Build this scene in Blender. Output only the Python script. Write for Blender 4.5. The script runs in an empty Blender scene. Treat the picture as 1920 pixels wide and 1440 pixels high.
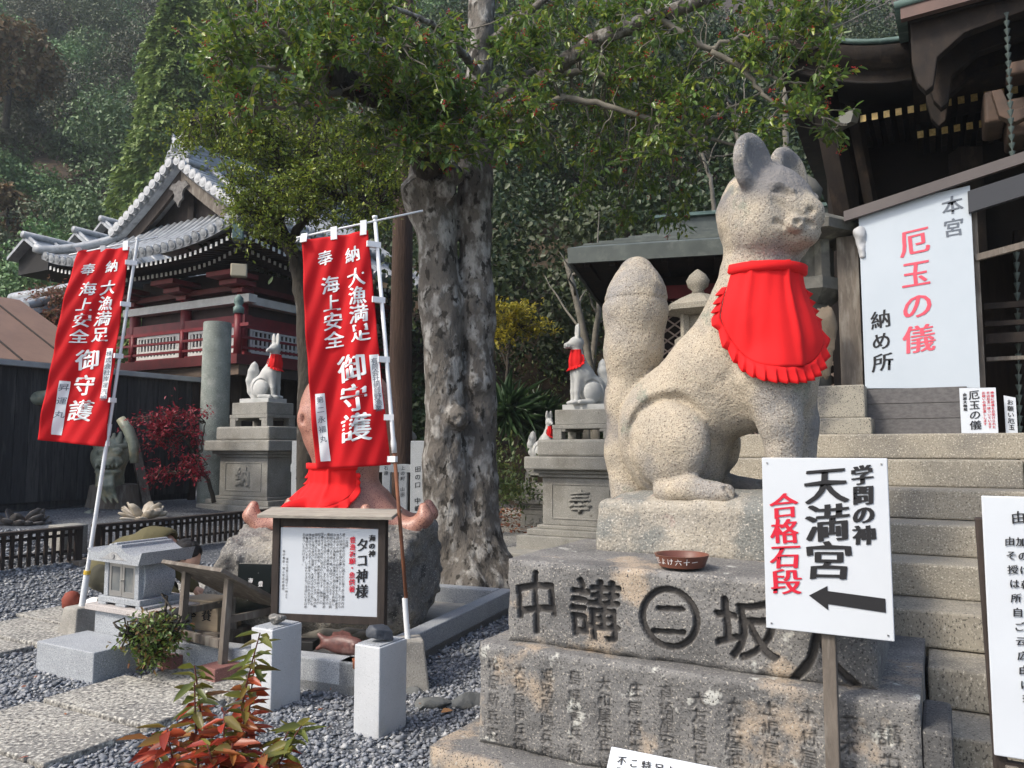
import bpy, math, random
import numpy as np
from mathutils import Vector, Matrix
S = bpy.context.scene
COL = S.collection
R = math.radians
random.seed(7); RNG = np.random.default_rng(7)

# ---------------------------------------------------------------- camera, sky, sun
CAMZ = 1.5; PITCH = R(4.76); FPX = 1442.0
cd = bpy.data.cameras.new('camera'); cam = bpy.data.objects.new('camera', cd); COL.objects.link(cam)
cam.location = (0, 0, CAMZ); cam.rotation_euler = (R(90) + PITCH, 0, 0)
cd.sensor_width = 36; cd.lens = 36 * FPX / 1920; cd.clip_end = 2000; cd.clip_start = .05
S.camera = cam
SUN = Vector((-.62, -.34, .70)).normalized()
W = bpy.data.worlds.new('World'); S.world = W; W.use_nodes = True
nt = W.node_tree; nt.nodes.clear()
sky = nt.nodes.new('ShaderNodeTexSky'); sky.sky_type = 'NISHITA'; sky.sun_disc = False
sky.sun_elevation = math.asin(SUN.z); sky.sun_rotation = math.atan2(SUN.x, SUN.y)
sky.air_density = 1.0; sky.dust_density = 3.0; sky.ozone_density = 1.0
bg = nt.nodes.new('ShaderNodeBackground'); bg.inputs[1].default_value = .15
wo = nt.nodes.new('ShaderNodeOutputWorld')
nt.links.new(sky.outputs[0], bg.inputs[0]); nt.links.new(bg.outputs[0], wo.inputs[0])
sl = bpy.data.lights.new('sun', 'SUN'); sl.energy = 1.85; sl.angle = R(10.0); sl.color = (1, .93, .82)
so = bpy.data.objects.new('sun', sl); COL.objects.link(so)
so.rotation_euler = (-SUN).to_track_quat('-Z', 'Y').to_euler(); so.location = (-20, -5, 30)
S.view_settings.view_transform = 'Standard'; S.view_settings.look = 'None'
S.view_settings.exposure = .86; S.view_settings.gamma = 1.0
S.cycles.max_bounces = 6; S.cycles.transparent_max_bounces = 8

# ---------------------------------------------------------------- geometry helpers
CP, SP = math.cos(PITCH), math.sin(PITCH)
def at(px, py, Y):
    """point at world depth Y seen at photo pixel px, py"""
    dx = (px - 960) / FPX; dy = (720 - py) / FPX
    t = Y / (CP - dy * SP)
    return np.array((dx * t, Y, CAMZ + (SP + dy * CP) * t))
def gr(px, py, z=0):
    dx = (px - 960) / FPX; dy = (720 - py) / FPX
    t = (z - CAMZ) / (SP + dy * CP)
    return np.array((dx * t, (CP - dy * SP) * t, z))
GA = R(-29)
UX = np.array((math.cos(GA), math.sin(GA), 0.)); VX = np.array((-math.sin(GA), math.cos(GA), 0.)); ZX = np.array((0, 0, 1.))
def uv(u, v, z=0): return u * UX + v * VX + z * ZX
def to_uv(p): return float(np.dot(p, UX)), float(np.dot(p, VX))
def nrm(a): a = np.asarray(a, float); return a / np.linalg.norm(a)

def _hash(i, j, k, s):
    n = (i * 374761393 + j * 668265263 + k * 2147483647 + s * 974711) & 0xffffffff
    n = ((n ^ (n >> 13)) * 1274126177) & 0xffffffff
    return ((n ^ (n >> 16)) & 0xffff) / 65535.0
def vnoise(P, s=0):
    P = np.asarray(P, float); i = np.floor(P).astype(np.int64); f = P - i; f = f * f * (3 - 2 * f); r = 0
    for a in (0, 1):
        for b in (0, 1):
            for c in (0, 1):
                w = (f[..., 0] if a else 1 - f[..., 0]) * (f[..., 1] if b else 1 - f[..., 1]) * (f[..., 2] if c else 1 - f[..., 2])
                r = r + w * _hash(i[..., 0] + a, i[..., 1] + b, i[..., 2] + c, s)
    return r * 2 - 1
def fbm(P, o=4, s=0):
    P = np.asarray(P, float); r = 0; a = 1
    for k in range(o): r = r + a * vnoise(P * 2 ** k, s + k); a *= .5
    return r

BASE = {}
def mesh_np(name, V, F, mat=None, parent=None, smooth=False, bevel=0, sharp=None, seg=2):
    """F: list of faces or one int array; V in world coordinates"""
    V = np.asarray(V, float)
    loc = BASE.get(parent.name, np.zeros(3)) if parent is not None else np.zeros(3)
    own = None
    if parent is None and len(V):
        own = np.array((V[:, 0].mean(), V[:, 1].mean(), V[:, 2].min())); loc = own
    V = V - loc
    me = bpy.data.meshes.new(name)
    if isinstance(F, np.ndarray):
        n, k = F.shape
        me.vertices.add(len(V)); me.vertices.foreach_set('co', V.astype(np.float32).ravel())
        me.loops.add(n * k); me.loops.foreach_set('vertex_index', F.astype(np.int32).ravel())
        me.polygons.add(n); me.polygons.foreach_set('loop_start', np.arange(0, n * k, k, dtype=np.int32))
        me.polygons.foreach_set('loop_total', np.full(n, k, dtype=np.int32))
        me.update(calc_edges=True); me.validate()
    else:
        me.from_pydata([tuple(v) for v in V], [], [tuple(int(i) for i in f) for f in F]); me.validate()
    if smooth or sharp:
        me.polygons.foreach_set('use_smooth', np.ones(len(me.polygons), dtype=bool))
        if sharp: me.set_sharp_from_angle(angle=R(sharp))
    if mat is not None: me.materials.append(mat)
    o = bpy.data.objects.new(name, me); COL.objects.link(o)
    if own is not None: o.location = own; BASE[o.name] = own
    if parent is not None: o.parent = parent; BASE[o.name] = loc
    if bevel:
        m = o.modifiers.new('bevel', 'BEVEL'); m.width = bevel; m.segments = seg; m.limit_method = 'ANGLE'; m.angle_limit = R(40)
    return o
def tag(o, label=None, cat=None, group=None, kind=None):
    if label: o['label'] = label
    if cat: o['category'] = cat
    if group: o['group'] = group
    if kind: o['kind'] = kind
    return o
def thing(name, label, cat, loc, group=None):
    o = bpy.data.objects.new(name, None); COL.objects.link(o); o.location = tuple(loc); o.empty_display_size = .1
    BASE[o.name] = np.array(loc, float); return tag(o, label, cat, group)
def kids(o): return [c for c in bpy.data.objects if c.parent == o]
def copy_tree(o, parent=None):
    c = o.copy(); COL.objects.link(c)
    if parent is not None: c.parent = parent
    for ch in kids(o): copy_tree(ch, c)
    return c

class MB:
    def __init__(s): s.v = []; s.f = []
    def add(s, V, F):
        b = len(s.v); s.v.extend([tuple(map(float, p)) for p in V]); s.f.extend([tuple(int(i) + b for i in f) for f in F]); return s
    def hexa(s, p):   # 8 corners: bottom ring 0-3, top ring 4-7
        return s.add(p, [(3, 2, 1, 0), (4, 5, 6, 7), (0, 1, 5, 4), (1, 2, 6, 5), (2, 3, 7, 6), (3, 0, 4, 7)])
    def obox(s, c, ax, ay, az, sx, sy, sz):   # centred oriented box
        c = np.asarray(c, float); ax, ay, az = np.asarray(ax) * sx / 2, np.asarray(ay) * sy / 2, np.asarray(az) * sz / 2
        return s.hexa([c - ax - ay - az, c + ax - ay - az, c + ax + ay - az, c - ax + ay - az, c - ax - ay + az, c + ax - ay + az, c + ax + ay + az, c - ax + ay + az])
    def ubox(s, u0, u1, v0, v1, z0, z1, tap=0):
        t = tap
        return s.hexa([uv(u0, v0, z0), uv(u1, v0, z0), uv(u1, v1, z0), uv(u0, v1, z0), uv(u0 + t, v0 + t, z1), uv(u1 - t, v0 + t, z1), uv(u1 - t, v1 - t, z1), uv(u0 + t, v1 - t, z1)])
    def bar(s, p0, p1, w, h, up=(0, 0, 1)):   # box from p0 to p1
        p0 = np.asarray(p0, float); p1 = np.asarray(p1, float); d = p1 - p0; L = np.linalg.norm(d); d = d / L
        sd = np.cross(d, up); sd = nrm(sd) if np.linalg.norm(sd) > 1e-4 else np.array((1., 0, 0)); u2 = np.cross(sd, d)
        return s.obox((p0 + p1) / 2, d, sd, u2, L, w, h)
    def tube(s, pts, rad, n=10, cap=True):
        pts = np.asarray(pts, float); m = len(pts); rad = np.broadcast_to(np.asarray(rad, float), (m,))
        T = np.gradient(pts, axis=0); T /= np.linalg.norm(T, axis=1)[:, None] + 1e-12
        ref = np.array((0, 0, 1.)) if abs(T[0][2]) < .9 else np.array((1., 0, 0))
        V = []
        a = np.cross(T[0], ref); a /= np.linalg.norm(a)
        for i in range(m):
            a = a - T[i] * np.dot(a, T[i]); a /= np.linalg.norm(a) + 1e-12; b = np.cross(T[i], a)
            for k in range(n):
                th = 2 * math.pi * k / n; V.append(pts[i] + rad[i] * (math.cos(th) * a + math.sin(th) * b))
        F = [(i * n + k, i * n + (k + 1) % n, (i + 1) * n + (k + 1) % n, (i + 1) * n + k) for i in range(m - 1) for k in range(n)]
        if cap: F += [tuple(range(n - 1, -1, -1)), tuple(range((m - 1) * n, m * n))]
        return s.add(V, F)
    def lathe(s, prof, c, n=24, rot=0):   # prof: (r, z)
        c = np.asarray(c, float); V = []; m = len(prof)
        for r, z in prof:
            for k in range(n):
                th = 2 * math.pi * (k + .5) / n + rot; V.append(c + (r * math.cos(th), r * math.sin(th), z))
        F = [(i * n + k, i * n + (k + 1) % n, (i + 1) * n + (k + 1) % n, (i + 1) * n + k) for i in range(m - 1) for k in range(n)]
        F += [tuple(range(n - 1, -1, -1)), tuple(range((m - 1) * n, m * n))]
        return s.add(V, F)
    def prism(s, poly, off):   # poly of world points, extruded by vector off
        n = len(poly); poly = [np.asarray(p, float) for p in poly]; off = np.asarray(off, float)
        V = poly + [p + off for p in poly]
        F = [tuple(range(n)), tuple(range(2 * n - 1, n - 1, -1))] + [(i, i + n, (i + 1) % n + n, (i + 1) % n) for i in range(n)]
        return s.add(V, F)
    def build(s, name, mat, parent=None, **k):
        o = mesh_np(name, np.array(s.v), s.f, mat, parent, **k)
        return o
def fixn(o):
    import bmesh
    bm = bmesh.new(); bm.from_mesh(o.data); bmesh.ops.recalc_face_normals(bm, faces=bm.faces); bm.to_mesh(o.data); bm.free(); return o

# ---------------------------------------------------------------- signed-distance sculpting
def ell(c, r, rot=None):
    c = np.array(c, np.float32); r = np.array(r, np.float32)
    def f(P):
        q = P - c
        if rot is not None: q = q @ np.array(rot, np.float32)
        k0 = np.sqrt((q / r * (q / r)).sum(-1)) + 1e-9; k1 = np.sqrt((q / r / r * (q / r / r)).sum(-1)) + 1e-9
        return k0 * (k0 - 1) / k1
    return f
def cap(a, b, ra, rb):
    a = np.array(a, np.float32); b = np.array(b, np.float32); d = b - a; L = float((d * d).sum())
    def f(P):
        q = P - a; t = np.clip((q @ d) / L, 0, 1)
        return np.sqrt(((q - t[..., None] * d) ** 2).sum(-1)) - (ra + (rb - ra) * t)
    return f
def chain(pts, rad, k=.03):
    fs = [cap(pts[i], pts[i + 1], rad[i], rad[i + 1]) for i in range(len(pts) - 1)]
    def f(P):
        r = fs[0](P)
        for g in fs[1:]: r = smin(r, g(P), k)
        return r
    return f
def rbox(c, h, r=.02, rot=None):
    c = np.array(c, np.float32); h = np.array(h, np.float32) - r
    def f(P):
        q = P - c
        if rot is not None: q = q @ np.array(rot, np.float32)
        q = np.abs(q) - h
        return np.sqrt((np.maximum(q, 0) ** 2).sum(-1)) + np.minimum(q.max(-1), 0) - r
    return f
def smin(a, b, k):
    if k <= 0: return np.minimum(a, b)
    h = np.clip(.5 + .5 * (b - a) / k, 0, 1); return b + (a - b) * h - k * h * (1 - h)
def sculpt(ops, lo, hi, h, disp=None):
    """ops: list of (op, f, k), op '+' smooth union, '-' smooth cut.  Returns V, F (quads)"""
    lo = np.array(lo, float); n = np.ceil((np.array(hi) - lo) / h).astype(int) + 1
    g = [lo[i] + h * np.arange(n[i]) for i in range(3)]
    P = np.stack(np.meshgrid(*g, indexing='ij'), -1).astype(np.float32)
    D = None
    for op, f, k in ops:
        d = f(P)
        if D is None: D = d
        elif op == '+': D = smin(D, d, k)
        else: D = -smin(-D, d, k)
    if disp is not None: D = D + disp(P)
    return surfnet(D, lo, h)
def surfnet(D, lo, h):
    s = D < 0; n = np.array(D.shape)
    acc = np.zeros(tuple(n - 1) + (3,)); cnt = np.zeros(tuple(n - 1))
    cr = [(0, 0, 0), (1, 0, 0), (0, 1, 0), (1, 1, 0), (0, 0, 1), (1, 0, 1), (0, 1, 1), (1, 1, 1)]
    def sub(A, c): return A[c[0]:c[0] + n[0] - 1, c[1]:c[1] + n[1] - 1, c[2]:c[2] + n[2] - 1]
    for a in cr:
        for ax in range(3):
            if a[ax]: continue
            b = list(a); b[ax] = 1
            da, db = sub(D, a), sub(D, b); x = (da < 0) != (db < 0)
            t = np.where(x, da / np.where(x, da - db, 1), 0)
            for i in range(3): acc[..., i] += np.where(x, a[i] + (t if i == ax else 0), 0)
            cnt += x
    act = cnt > 0; idx = -np.ones(act.shape, int); idx[act] = np.arange(act.sum())
    ijk = np.argwhere(act); V = lo + h * (ijk + acc[act] / cnt[act][:, None])
    Fs = []
    for ax in range(3):
        o1, o2 = (ax + 1) % 3, (ax + 2) % 3
        sl0 = [slice(1, -1)] * 3; sl0[ax] = slice(0, -1); sl1 = [slice(1, -1)] * 3; sl1[ax] = slice(1, None)
        x = s[tuple(sl0)] != s[tuple(sl1)]; p = np.argwhere(x)
        if not len(p): continue
        off = np.ones(3, int); off[ax] = 0; p = p + off
        fl = s[tuple(p.T)]
        def c(d1, d2):
            q = p.copy(); q[:, o1] -= d1; q[:, o2] -= d2; return idx[tuple(q.T)]
        quad = np.stack((c(1, 1), c(0, 1), c(0, 0), c(1, 0)), -1)
        quad[~fl] = quad[~fl][:, ::-1]; Fs.append(quad)
    F = np.concatenate(Fs); F = F[(F >= 0).all(1)]
    return V, F
def xf(V, loc, ang=0, sc=1.0):
    c, s = math.cos(ang), math.sin(ang); V = np.asarray(V) * sc
    return np.stack((V[:, 0] * c - V[:, 1] * s, V[:, 0] * s + V[:, 1] * c, V[:, 2]), -1) + np.asarray(loc)

# ---------------------------------------------------------------- materials
def M(name, c1, c2=None, scale=4., rough=.8, c3=None, s3=1.2, t3=.56, w3=.06, c4=None, s4=6., t4=.62, spk=None, sps=220., spd=.36, spl=.64, bump=.25, bs=50., metal=0., st=(1, 1, 1), spec=.4, island=None, transl=0., coat=0., bd=.01, attr=None):
    m = bpy.data.materials.new(name); m.use_nodes = True; N = m.node_tree.nodes; L = m.node_tree.links
    b = N['Principled BSDF']; b.inputs['Roughness'].default_value = rough; b.inputs['Metallic'].default_value = metal
    b.inputs['Specular IOR Level'].default_value = spec; b.inputs['Coat Weight'].default_value = coat
    tc = N.new('ShaderNodeTexCoord'); mp = N.new('ShaderNodeMapping'); mp.inputs['Scale'].default_value = st
    L.new(tc.outputs['Object'], mp.inputs[0]); co = mp.outputs[0]
    def noise(s, d=6, r=.6):
        n = N.new('ShaderNodeTexNoise'); n.inputs['Scale'].default_value = s; n.inputs['Detail'].default_value = d; n.inputs['Roughness'].default_value = r
        L.new(co, n.inputs[0]); return n.outputs[0]
    def mix(f, a, c, cl=None):
        x = N.new('ShaderNodeMix'); x.data_type = 'RGBA'
        if isinstance(f, float): x.inputs[0].default_value = f
        else: L.new(f, x.inputs[0])
        for sck, v in ((x.inputs[6], a), (x.inputs[7], c)):
            if isinstance(v, tuple): sck.default_value = (*v, 1)
            else: L.new(v, sck)
        return x.outputs[2]
    def ramp(f, lo, hi):
        r = N.new('ShaderNodeMapRange'); r.inputs[1].default_value = lo; r.inputs[2].default_value = hi; L.new(f, r.inputs[0]); r.clamp = True; return r.outputs[0]
    if island:
        g = N.new('ShaderNodeNewGeometry'); cr = N.new('ShaderNodeValToRGB'); L.new(g.outputs['Random Per Island'], cr.inputs[0])
        e = cr.color_ramp.elements
        while len(e) < len(island): e.new(.5)
        for i, cc in enumerate(island): e[i].position = i / (len(island) - 1) if len(island) > 1 else 0; e[i].color = (*cc, 1)
        c = cr.outputs[0]
        if c2: c = mix(ramp(noise(scale), .45, .65), c, c2)
    else:
        c = mix(ramp(noise(scale), .35, .65), c1, c2 or c1)
    if c3: c = mix(ramp(noise(s3), t3 - w3, t3 + w3), c, c3)
    if c4: c = mix(ramp(noise(s4, 4), t4 - .03, t4 + .03), c, c4)
    if spk:
        n = noise(sps, 2, .5); c = mix(ramp(n, spd + .03, spd - .03), c, spk[0]); c = mix(ramp(n, spl - .03, spl + .03), c, spk[1])
    if attr:
        a = N.new('ShaderNodeAttribute'); a.attribute_name = attr[0]; c = mix(a.outputs['Fac'], c, attr[1])
    if isinstance(c, tuple): b.inputs['Base Color'].default_value = (*c, 1)
    else: L.new(c, b.inputs['Base Color'])
    if bump:
        bp = N.new('ShaderNodeBump'); bp.inputs['Strength'].default_value = bump; bp.inputs['Distance'].default_value = bd
        L.new(noise(bs, 5), bp.inputs['Height']); L.new(bp.outputs[0], b.inputs['Normal'])
    if transl:
        tr = N.new('ShaderNodeBsdfTranslucent'); mx = N.new('ShaderNodeMixShader'); mx.inputs[0].default_value = transl
        if isinstance(c, tuple): tr.inputs[0].default_value = (*c, 1)
        else: L.new(c, tr.inputs[0])
        L.new(b.outputs[0], mx.inputs[1]); L.new(tr.outputs[0], mx.inputs[2]); L.new(mx.outputs[0], N['Material Output'].inputs[0])
    return m
m_foxstone = M('fox granite', (.46, .395, .30), (.36, .32, .255), 6, .92, (.25, .245, .24), 1.8, .565, .09, (.24, .25, .20), 3.4, .64, ((.15, .12, .095), (.56, .50, .40)), 135, .385, .655, .75, 62, bd=.015, attr=('lichen', (.165, .162, .165)))
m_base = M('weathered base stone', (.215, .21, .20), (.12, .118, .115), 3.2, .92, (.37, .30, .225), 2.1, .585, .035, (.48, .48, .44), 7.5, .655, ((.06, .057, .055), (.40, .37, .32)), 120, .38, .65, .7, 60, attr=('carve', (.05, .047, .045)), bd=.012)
m_plinth = M('plinth stone', (.40, .36, .29), (.30, .28, .24), 5, .9, (.19, .195, .18), 2.0, .52, .04, (.34, .25, .22), 3, .66, ((.12, .11, .10), (.50, .46, .40)), 110, .36, .64, .8, 50, bd=.015)
m_step = M('step granite', (.34, .305, .24), (.26, .24, .195), 2.5, .88, (.17, .16, .145), 1.3, .60, .09, None, 6, .6, ((.15, .13, .10), (.52, .48, .40)), 120, .37, .63, .5, 70)
m_step2 = M('stained step granite', (.32, .29, .23), (.24, .22, .18), 2.5, .88, (.045, .045, .047), 1.7, .50, .07, None, 6, .6, ((.10, .09, .075), (.48, .44, .37)), 120, .38, .65, .5, 70, st=(1, 1, .6))
m_stepdark = M('black stained stone', (.10, .10, .10), (.05, .05, .052), 3, .85, (.30, .28, .23), 1.4, .56, .06, None, 6, .6, ((.03, .03, .03), (.26, .25, .22)), 120, .38, .68, .6, 60)
m_granite = M('grey granite', (.33, .35, .37), (.29, .31, .33), 5, .8, None, 1, .5, .05, None, 1, .5, ((.14, .145, .15), (.50, .52, .54)), 170, .38, .62, .3, 120)
m_ped = M('old pedestal stone', (.31, .30, .265), (.23, .225, .205), 3, .9, (.19, .18, .155), 1.8, .57, .08, (.12, .11, .09), 10, .70, ((.16, .15, .13), (.46, .45, .41)), 120, .36, .65, .5, 60)
m_whitestone = M('white fox stone', (.52, .52, .50), (.42, .43, .42), 4, .75, (.30, .31, .30), 3, .62, .08, None, 6, .6, None, bump=.2, bs=60)
m_red = M('red cotton', (.70, .006, .008), (.62, .005, .007), 3, .85, bump=.15, bs=300, bd=.002)
m_flag = M('red flag cloth', (.68, .004, .010), (.62, .004, .010), 2, .8, bump=.1, bs=400, bd=.002, transl=.25)
m_flagwhite = M('white print', (.82, .82, .82), None, 4, .8, bump=0)
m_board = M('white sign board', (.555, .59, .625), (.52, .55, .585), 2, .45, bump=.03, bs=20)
m_boardshade = M('shade tinted sign board', (.46, .515, .565), (.43, .485, .535), 2, .45, bump=.03, bs=20)  # darker, bluer copy of the board: shade painted into its colour
m_ink = M('black ink', (.012, .012, .014), None, 4, .6, bump=0)
m_inkred = M('red ink', (.55, .008, .03), None, 4, .6, bump=0)
m_inkpink = M('sun faded red ink', (.66, .10, .14), (.60, .06, .10), 2, .6, bump=0)
m_inkgrey = M('sun faded black ink', (.10, .12, .15), (.14, .16, .19), 2, .6, bump=0)
m_wood = M('grey weathered wood', (.17, .145, .12), (.10, .085, .07), 6, .85, (.24, .22, .19), 5, .6, .08, st=(3, 3, .6), bump=.4, bs=40)
m_paleplank = M('pale weathered plank', (.40, .36, .30), (.28, .25, .21), 8, .85, st=(1, 8, 8), bump=.4, bs=30)
m_darkwood = M('dark brown wood', (.045, .033, .027), (.025, .019, .016), 6, .8, st=(3, 3, .6), bump=.35, bs=40)
m_blackwall = M('charred black boards', (.020, .020, .022), (.020, .020, .022), 7, .85, (.06, .058, .056), 4, .62, .06, st=(4, 4, .4), bump=.6, bs=25, island=[(.022, .022, .024), (.045, .045, .048), (.030, .030, .032), (.060, .058, .058), (.026, .026, .028)])
m_shrine = M('old shrine timber', (.024, .016, .011), (.010, .007, .006), 5, .8, (.046, .030, .021), 3, .64, .06, st=(2, 2, 1), bump=.3, bs=30)
m_copper = M('verdigris copper', (.12, .19, .175), (.07, .115, .105), 3, .6, (.20, .28, .255), 5, .6, st=(1, 1, 3), bump=.1)
m_coppergrey = M('grey green copper roof', (.115, .135, .125), (.08, .095, .09), 3, .6, (.16, .18, .165), 4, .6, .1, bump=.1)
m_tile = M('silver roof tile', (.36, .38, .40), (.24, .255, .27), 4, .42, (.16, .165, .17), 5, .62, .08, spec=.6, bump=.2, bs=30)
m_crimson = M('dark crimson lacquer', (.18, .012, .018), (.12, .01, .014), 4, .5, bump=.05)
m_whitepaint = M('old white paint', (.66, .66, .63), (.55, .55, .52), 5, .7, bump=.1)
m_concrete = M('concrete', (.36, .34, .30), (.27, .26, .235), 4, .92, (.20, .19, .17), 3, .6, .1, spk=((.15, .14, .12), (.45, .43, .38)), sps=150, bump=.4, bs=90)
m_column = M('green grey concrete column', (.25, .28, .25), (.17, .19, .17), 4, .9, (.33, .34, .31), 3, .62, .08, spk=((.1, .11, .1), (.4, .41, .38)), sps=90, bump=.4, bs=60)
m_pillar = M('white painted stone', (.50, .515, .53), (.43, .445, .46), 3, .7, (.36, .35, .33), 2.5, .66, .1, bump=.15, bs=80, spk=((.3, .31, .32), (.58, .60, .61)), sps=160, spd=.33, spl=.68)
m_boulder = M('boulder granite', (.25, .24, .22), (.14, .136, .13), 4, .92, (.36, .33, .27), 2, .58, .1, (.08, .08, .077), 5, .62, ((.10, .095, .09), (.44, .42, .38)), 80, .37, .64, 1.0, 30, bd=.03)
m_octo = M('red brown granite', (.44, .225, .165), (.34, .165, .125), 6, .42, None, 1, .5, .05, None, 1, .5, ((.14, .055, .045), (.44, .24, .18)), 120, .40, .60, .15, 40, spec=.5)
m_bark = M('lichen bark', (.15, .136, .118), (.09, .08, .068), 4, .95, (.34, .33, .305), 8, .555, .07, (.04, .036, .03), 11, .59, st=(1, 1, .55), bump=1.0, bs=16, bd=.04)
m_barkdark = M('dark bark', (.065, .055, .042), (.035, .03, .024), 6, .95, (.15, .145, .13), 7, .66, .05, st=(1, 1, .5), bump=1, bs=20, bd=.03)
m_cedarbark = M('cedar bark', (.10, .062, .045), (.055, .036, .028), 9, .95, st=(4, 4, .25), bump=1, bs=18, bd=.03)
m_branch = M('pale twig bark', (.22, .20, .165), (.13, .12, .095), 8, .9, bump=.3, bs=60)
m_soil = M('dark soil', (.05, .04, .028), (.035, .03, .02), 3, 1, bump=.6, bs=20)
m_plastic = M('white plastic pole', (.72, .74, .75), (.66, .68, .69), 3, .45, bump=0)
m_rust = M('rusted pole', (.22, .085, .04), (.12, .05, .03), 9, .8, bump=.2, bs=60)
# ---------------------------------------------------------------- terrain
def sstep(a, b, x): t = np.clip((x - a) / (b - a), 0, 1); return t * t * (3 - 2 * t)
def gz(x, y):
    x = np.asarray(x, float); y = np.asarray(y, float)
    z = np.interp(UX[0] * x + UX[1] * y, (-20, -11.5, -9.7, -8.7, -7, 0), (.7, .6, .5, .2, 0, 0))
    y0 = 17.5 + 13 * sstep(-3, -9, x)
    s = np.clip(y - y0, 0, 200); z = z + s * (1.0 - .28 * sstep(-9, -3, x)) * sstep(0, 6, s)
    q = np.stack((x / 9, y / 9, x * 0), -1)
    return z + sstep(1, 8, s) * 1.2 * fbm(q, 3, 3)
xs = np.concatenate((-np.geomspace(150, 14, 50), np.linspace(-13.5, 13.5, 109), np.geomspace(14, 150, 50)))
ys = np.concatenate((np.linspace(-40, -2, 14), np.linspace(-1.5, 17, 75), np.geomspace(17.4, 170, 70)))
X, Y = np.meshgrid(xs, ys, indexing='ij'); Z = gz(X, Y); nx, ny = X.shape
V = np.stack((X, Y, Z), -1).reshape(-1, 3)
I = np.arange(nx * ny).reshape(nx, ny)
F = np.stack((I[:-1, :-1], I[1:, :-1], I[1:, 1:], I[:-1, 1:]), -1).reshape(-1, 4)
def ground_mat():
    m = M('gravel ground', (.13, .14, .155), (.09, .098, .11), 1.2, .9, None, spk=((.04, .045, .05), (.26, .27, .28)), sps=38, spd=.40, spl=.60, bump=1, bs=38, bd=.03)
    N = m.node_tree.nodes; L = m.node_tree.links; b = N['Principled BSDF']
    src = b.inputs['Base Color'].links[0].from_socket
    tc = N.new('ShaderNodeNewGeometry'); sp = N.new('ShaderNodeSeparateXYZ'); L.new(tc.outputs['Position'], sp.inputs[0])
    n = N.new('ShaderNodeTexNoise'); n.inputs['Scale'].default_value = .5; L.new(tc.outputs['Position'], n.inputs[0])
    ad = N.new('ShaderNodeMath'); ad.operation = 'MULTIPLY_ADD'; L.new(n.outputs[0], ad.inputs[0]); ad.inputs[1].default_value = 4; L.new(sp.outputs[1], ad.inputs[2])
    mr = N.new('ShaderNodeMapRange'); mr.inputs[1].default_value = 18; mr.inputs[2].default_value = 20; L.new(ad.outputs[0], mr.inputs[0])
    mx = N.new('ShaderNodeMix'); mx.data_type = 'RGBA'; L.new(mr.outputs[0], mx.inputs[0]); L.new(src, mx.inputs[6])
    n2 = N.new('ShaderNodeTexNoise'); n2.inputs['Scale'].default_value = 2.5; n2.inputs['Detail'].default_value = 8; L.new(tc.outputs['Position'], n2.inputs[0])
    cr = N.new('ShaderNodeValToRGB'); L.new(n2.outputs[0], cr.inputs[0]); e = cr.color_ramp.elements
    e[0].position = .35; e[0].color = (.02, .016, .01, 1); e[1].position = .7; e[1].color = (.085, .055, .03, 1)
    L.new(cr.outputs[0], mx.inputs[7]); L.new(mx.outputs[2], b.inputs['Base Color']); return m
g = mesh_np('ground', V, F, ground_mat(), smooth=True); tag(g, kind='structure')

# ---------------------------------------------------------------- paving slabs
m_slab = M('chiselled paving stone', (.36, .345, .305), (.27, .26, .235), 3, .9, (.20, .195, .18), 2, .60, .1, spk=((.11, .105, .10), (.54, .52, .46)), sps=46, spd=.41, spl=.59, bump=1.0, bs=40, st=(1, 1, 1), bd=.015)
SLABS = [(-4.65, -3.70, 1.05, 1.60), (-4.65, -3.70, 1.62, 2.15), (-4.66, -3.70, 2.17, 2.70), (-4.66, -3.71, 2.72, 3.26), (-4.55, -3.70, 3.28, 3.80), (-4.55, -3.7, 3.82, 4.3),
         (-7.0, -5.95, 2.82, 3.40), (-7.0, -5.94, 3.42, 3.90), (-7.2, -6.2, 3.92, 4.50), (-7.2, -6.2, 4.52, 5.1)]
def slab(u0, u1, v0, v1, z=.042, parent=None):
    b = MB(); j = lambda: random.uniform(-.012, .012)
    c = [(u0 + j(), v0 + .012 + j()), (u1 + j(), v0 + .012 + j()), (u1 + j(), v1 - .012 + j()), (u0 + j(), v1 - .012 + j())]
    b.hexa([uv(u, v, -.05) for u, v in c] + [uv(u, v, z + j() * .3) for u, v in c])
    o = b.build('paving_slab', m_slab, bevel=.008); tag(o, kind='structure'); return o
for s in SLABS: slab(*s)
for px, py in ((378, 1108), (350, 1128)):
    p = gr(px, py); u, v = to_uv(p); slab(u - .45, u + .45, v - .2, v + .2)
# paved walk beyond the big tree
b = MB(); u0, v0 = to_uv(np.array((1.0, 11.0, 0)))
for i in range(5):
    for k in range(2):
        c = [(-.2 + k * 1.25, 10.6 + i * 1.3), (1.0 + k * 1.25, 10.6 + i * 1.3), (1.0 + k * 1.25, 11.86 + i * 1.3), (-.2 + k * 1.25, 11.86 + i * 1.3)]
        b.hexa([(x, y, gz(x, y) - .03) for x, y in c] + [(x, y, gz(x, y) + .03) for x, y in c])
tag(b.build('path', m_slab, bevel=.01), kind='structure')

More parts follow.
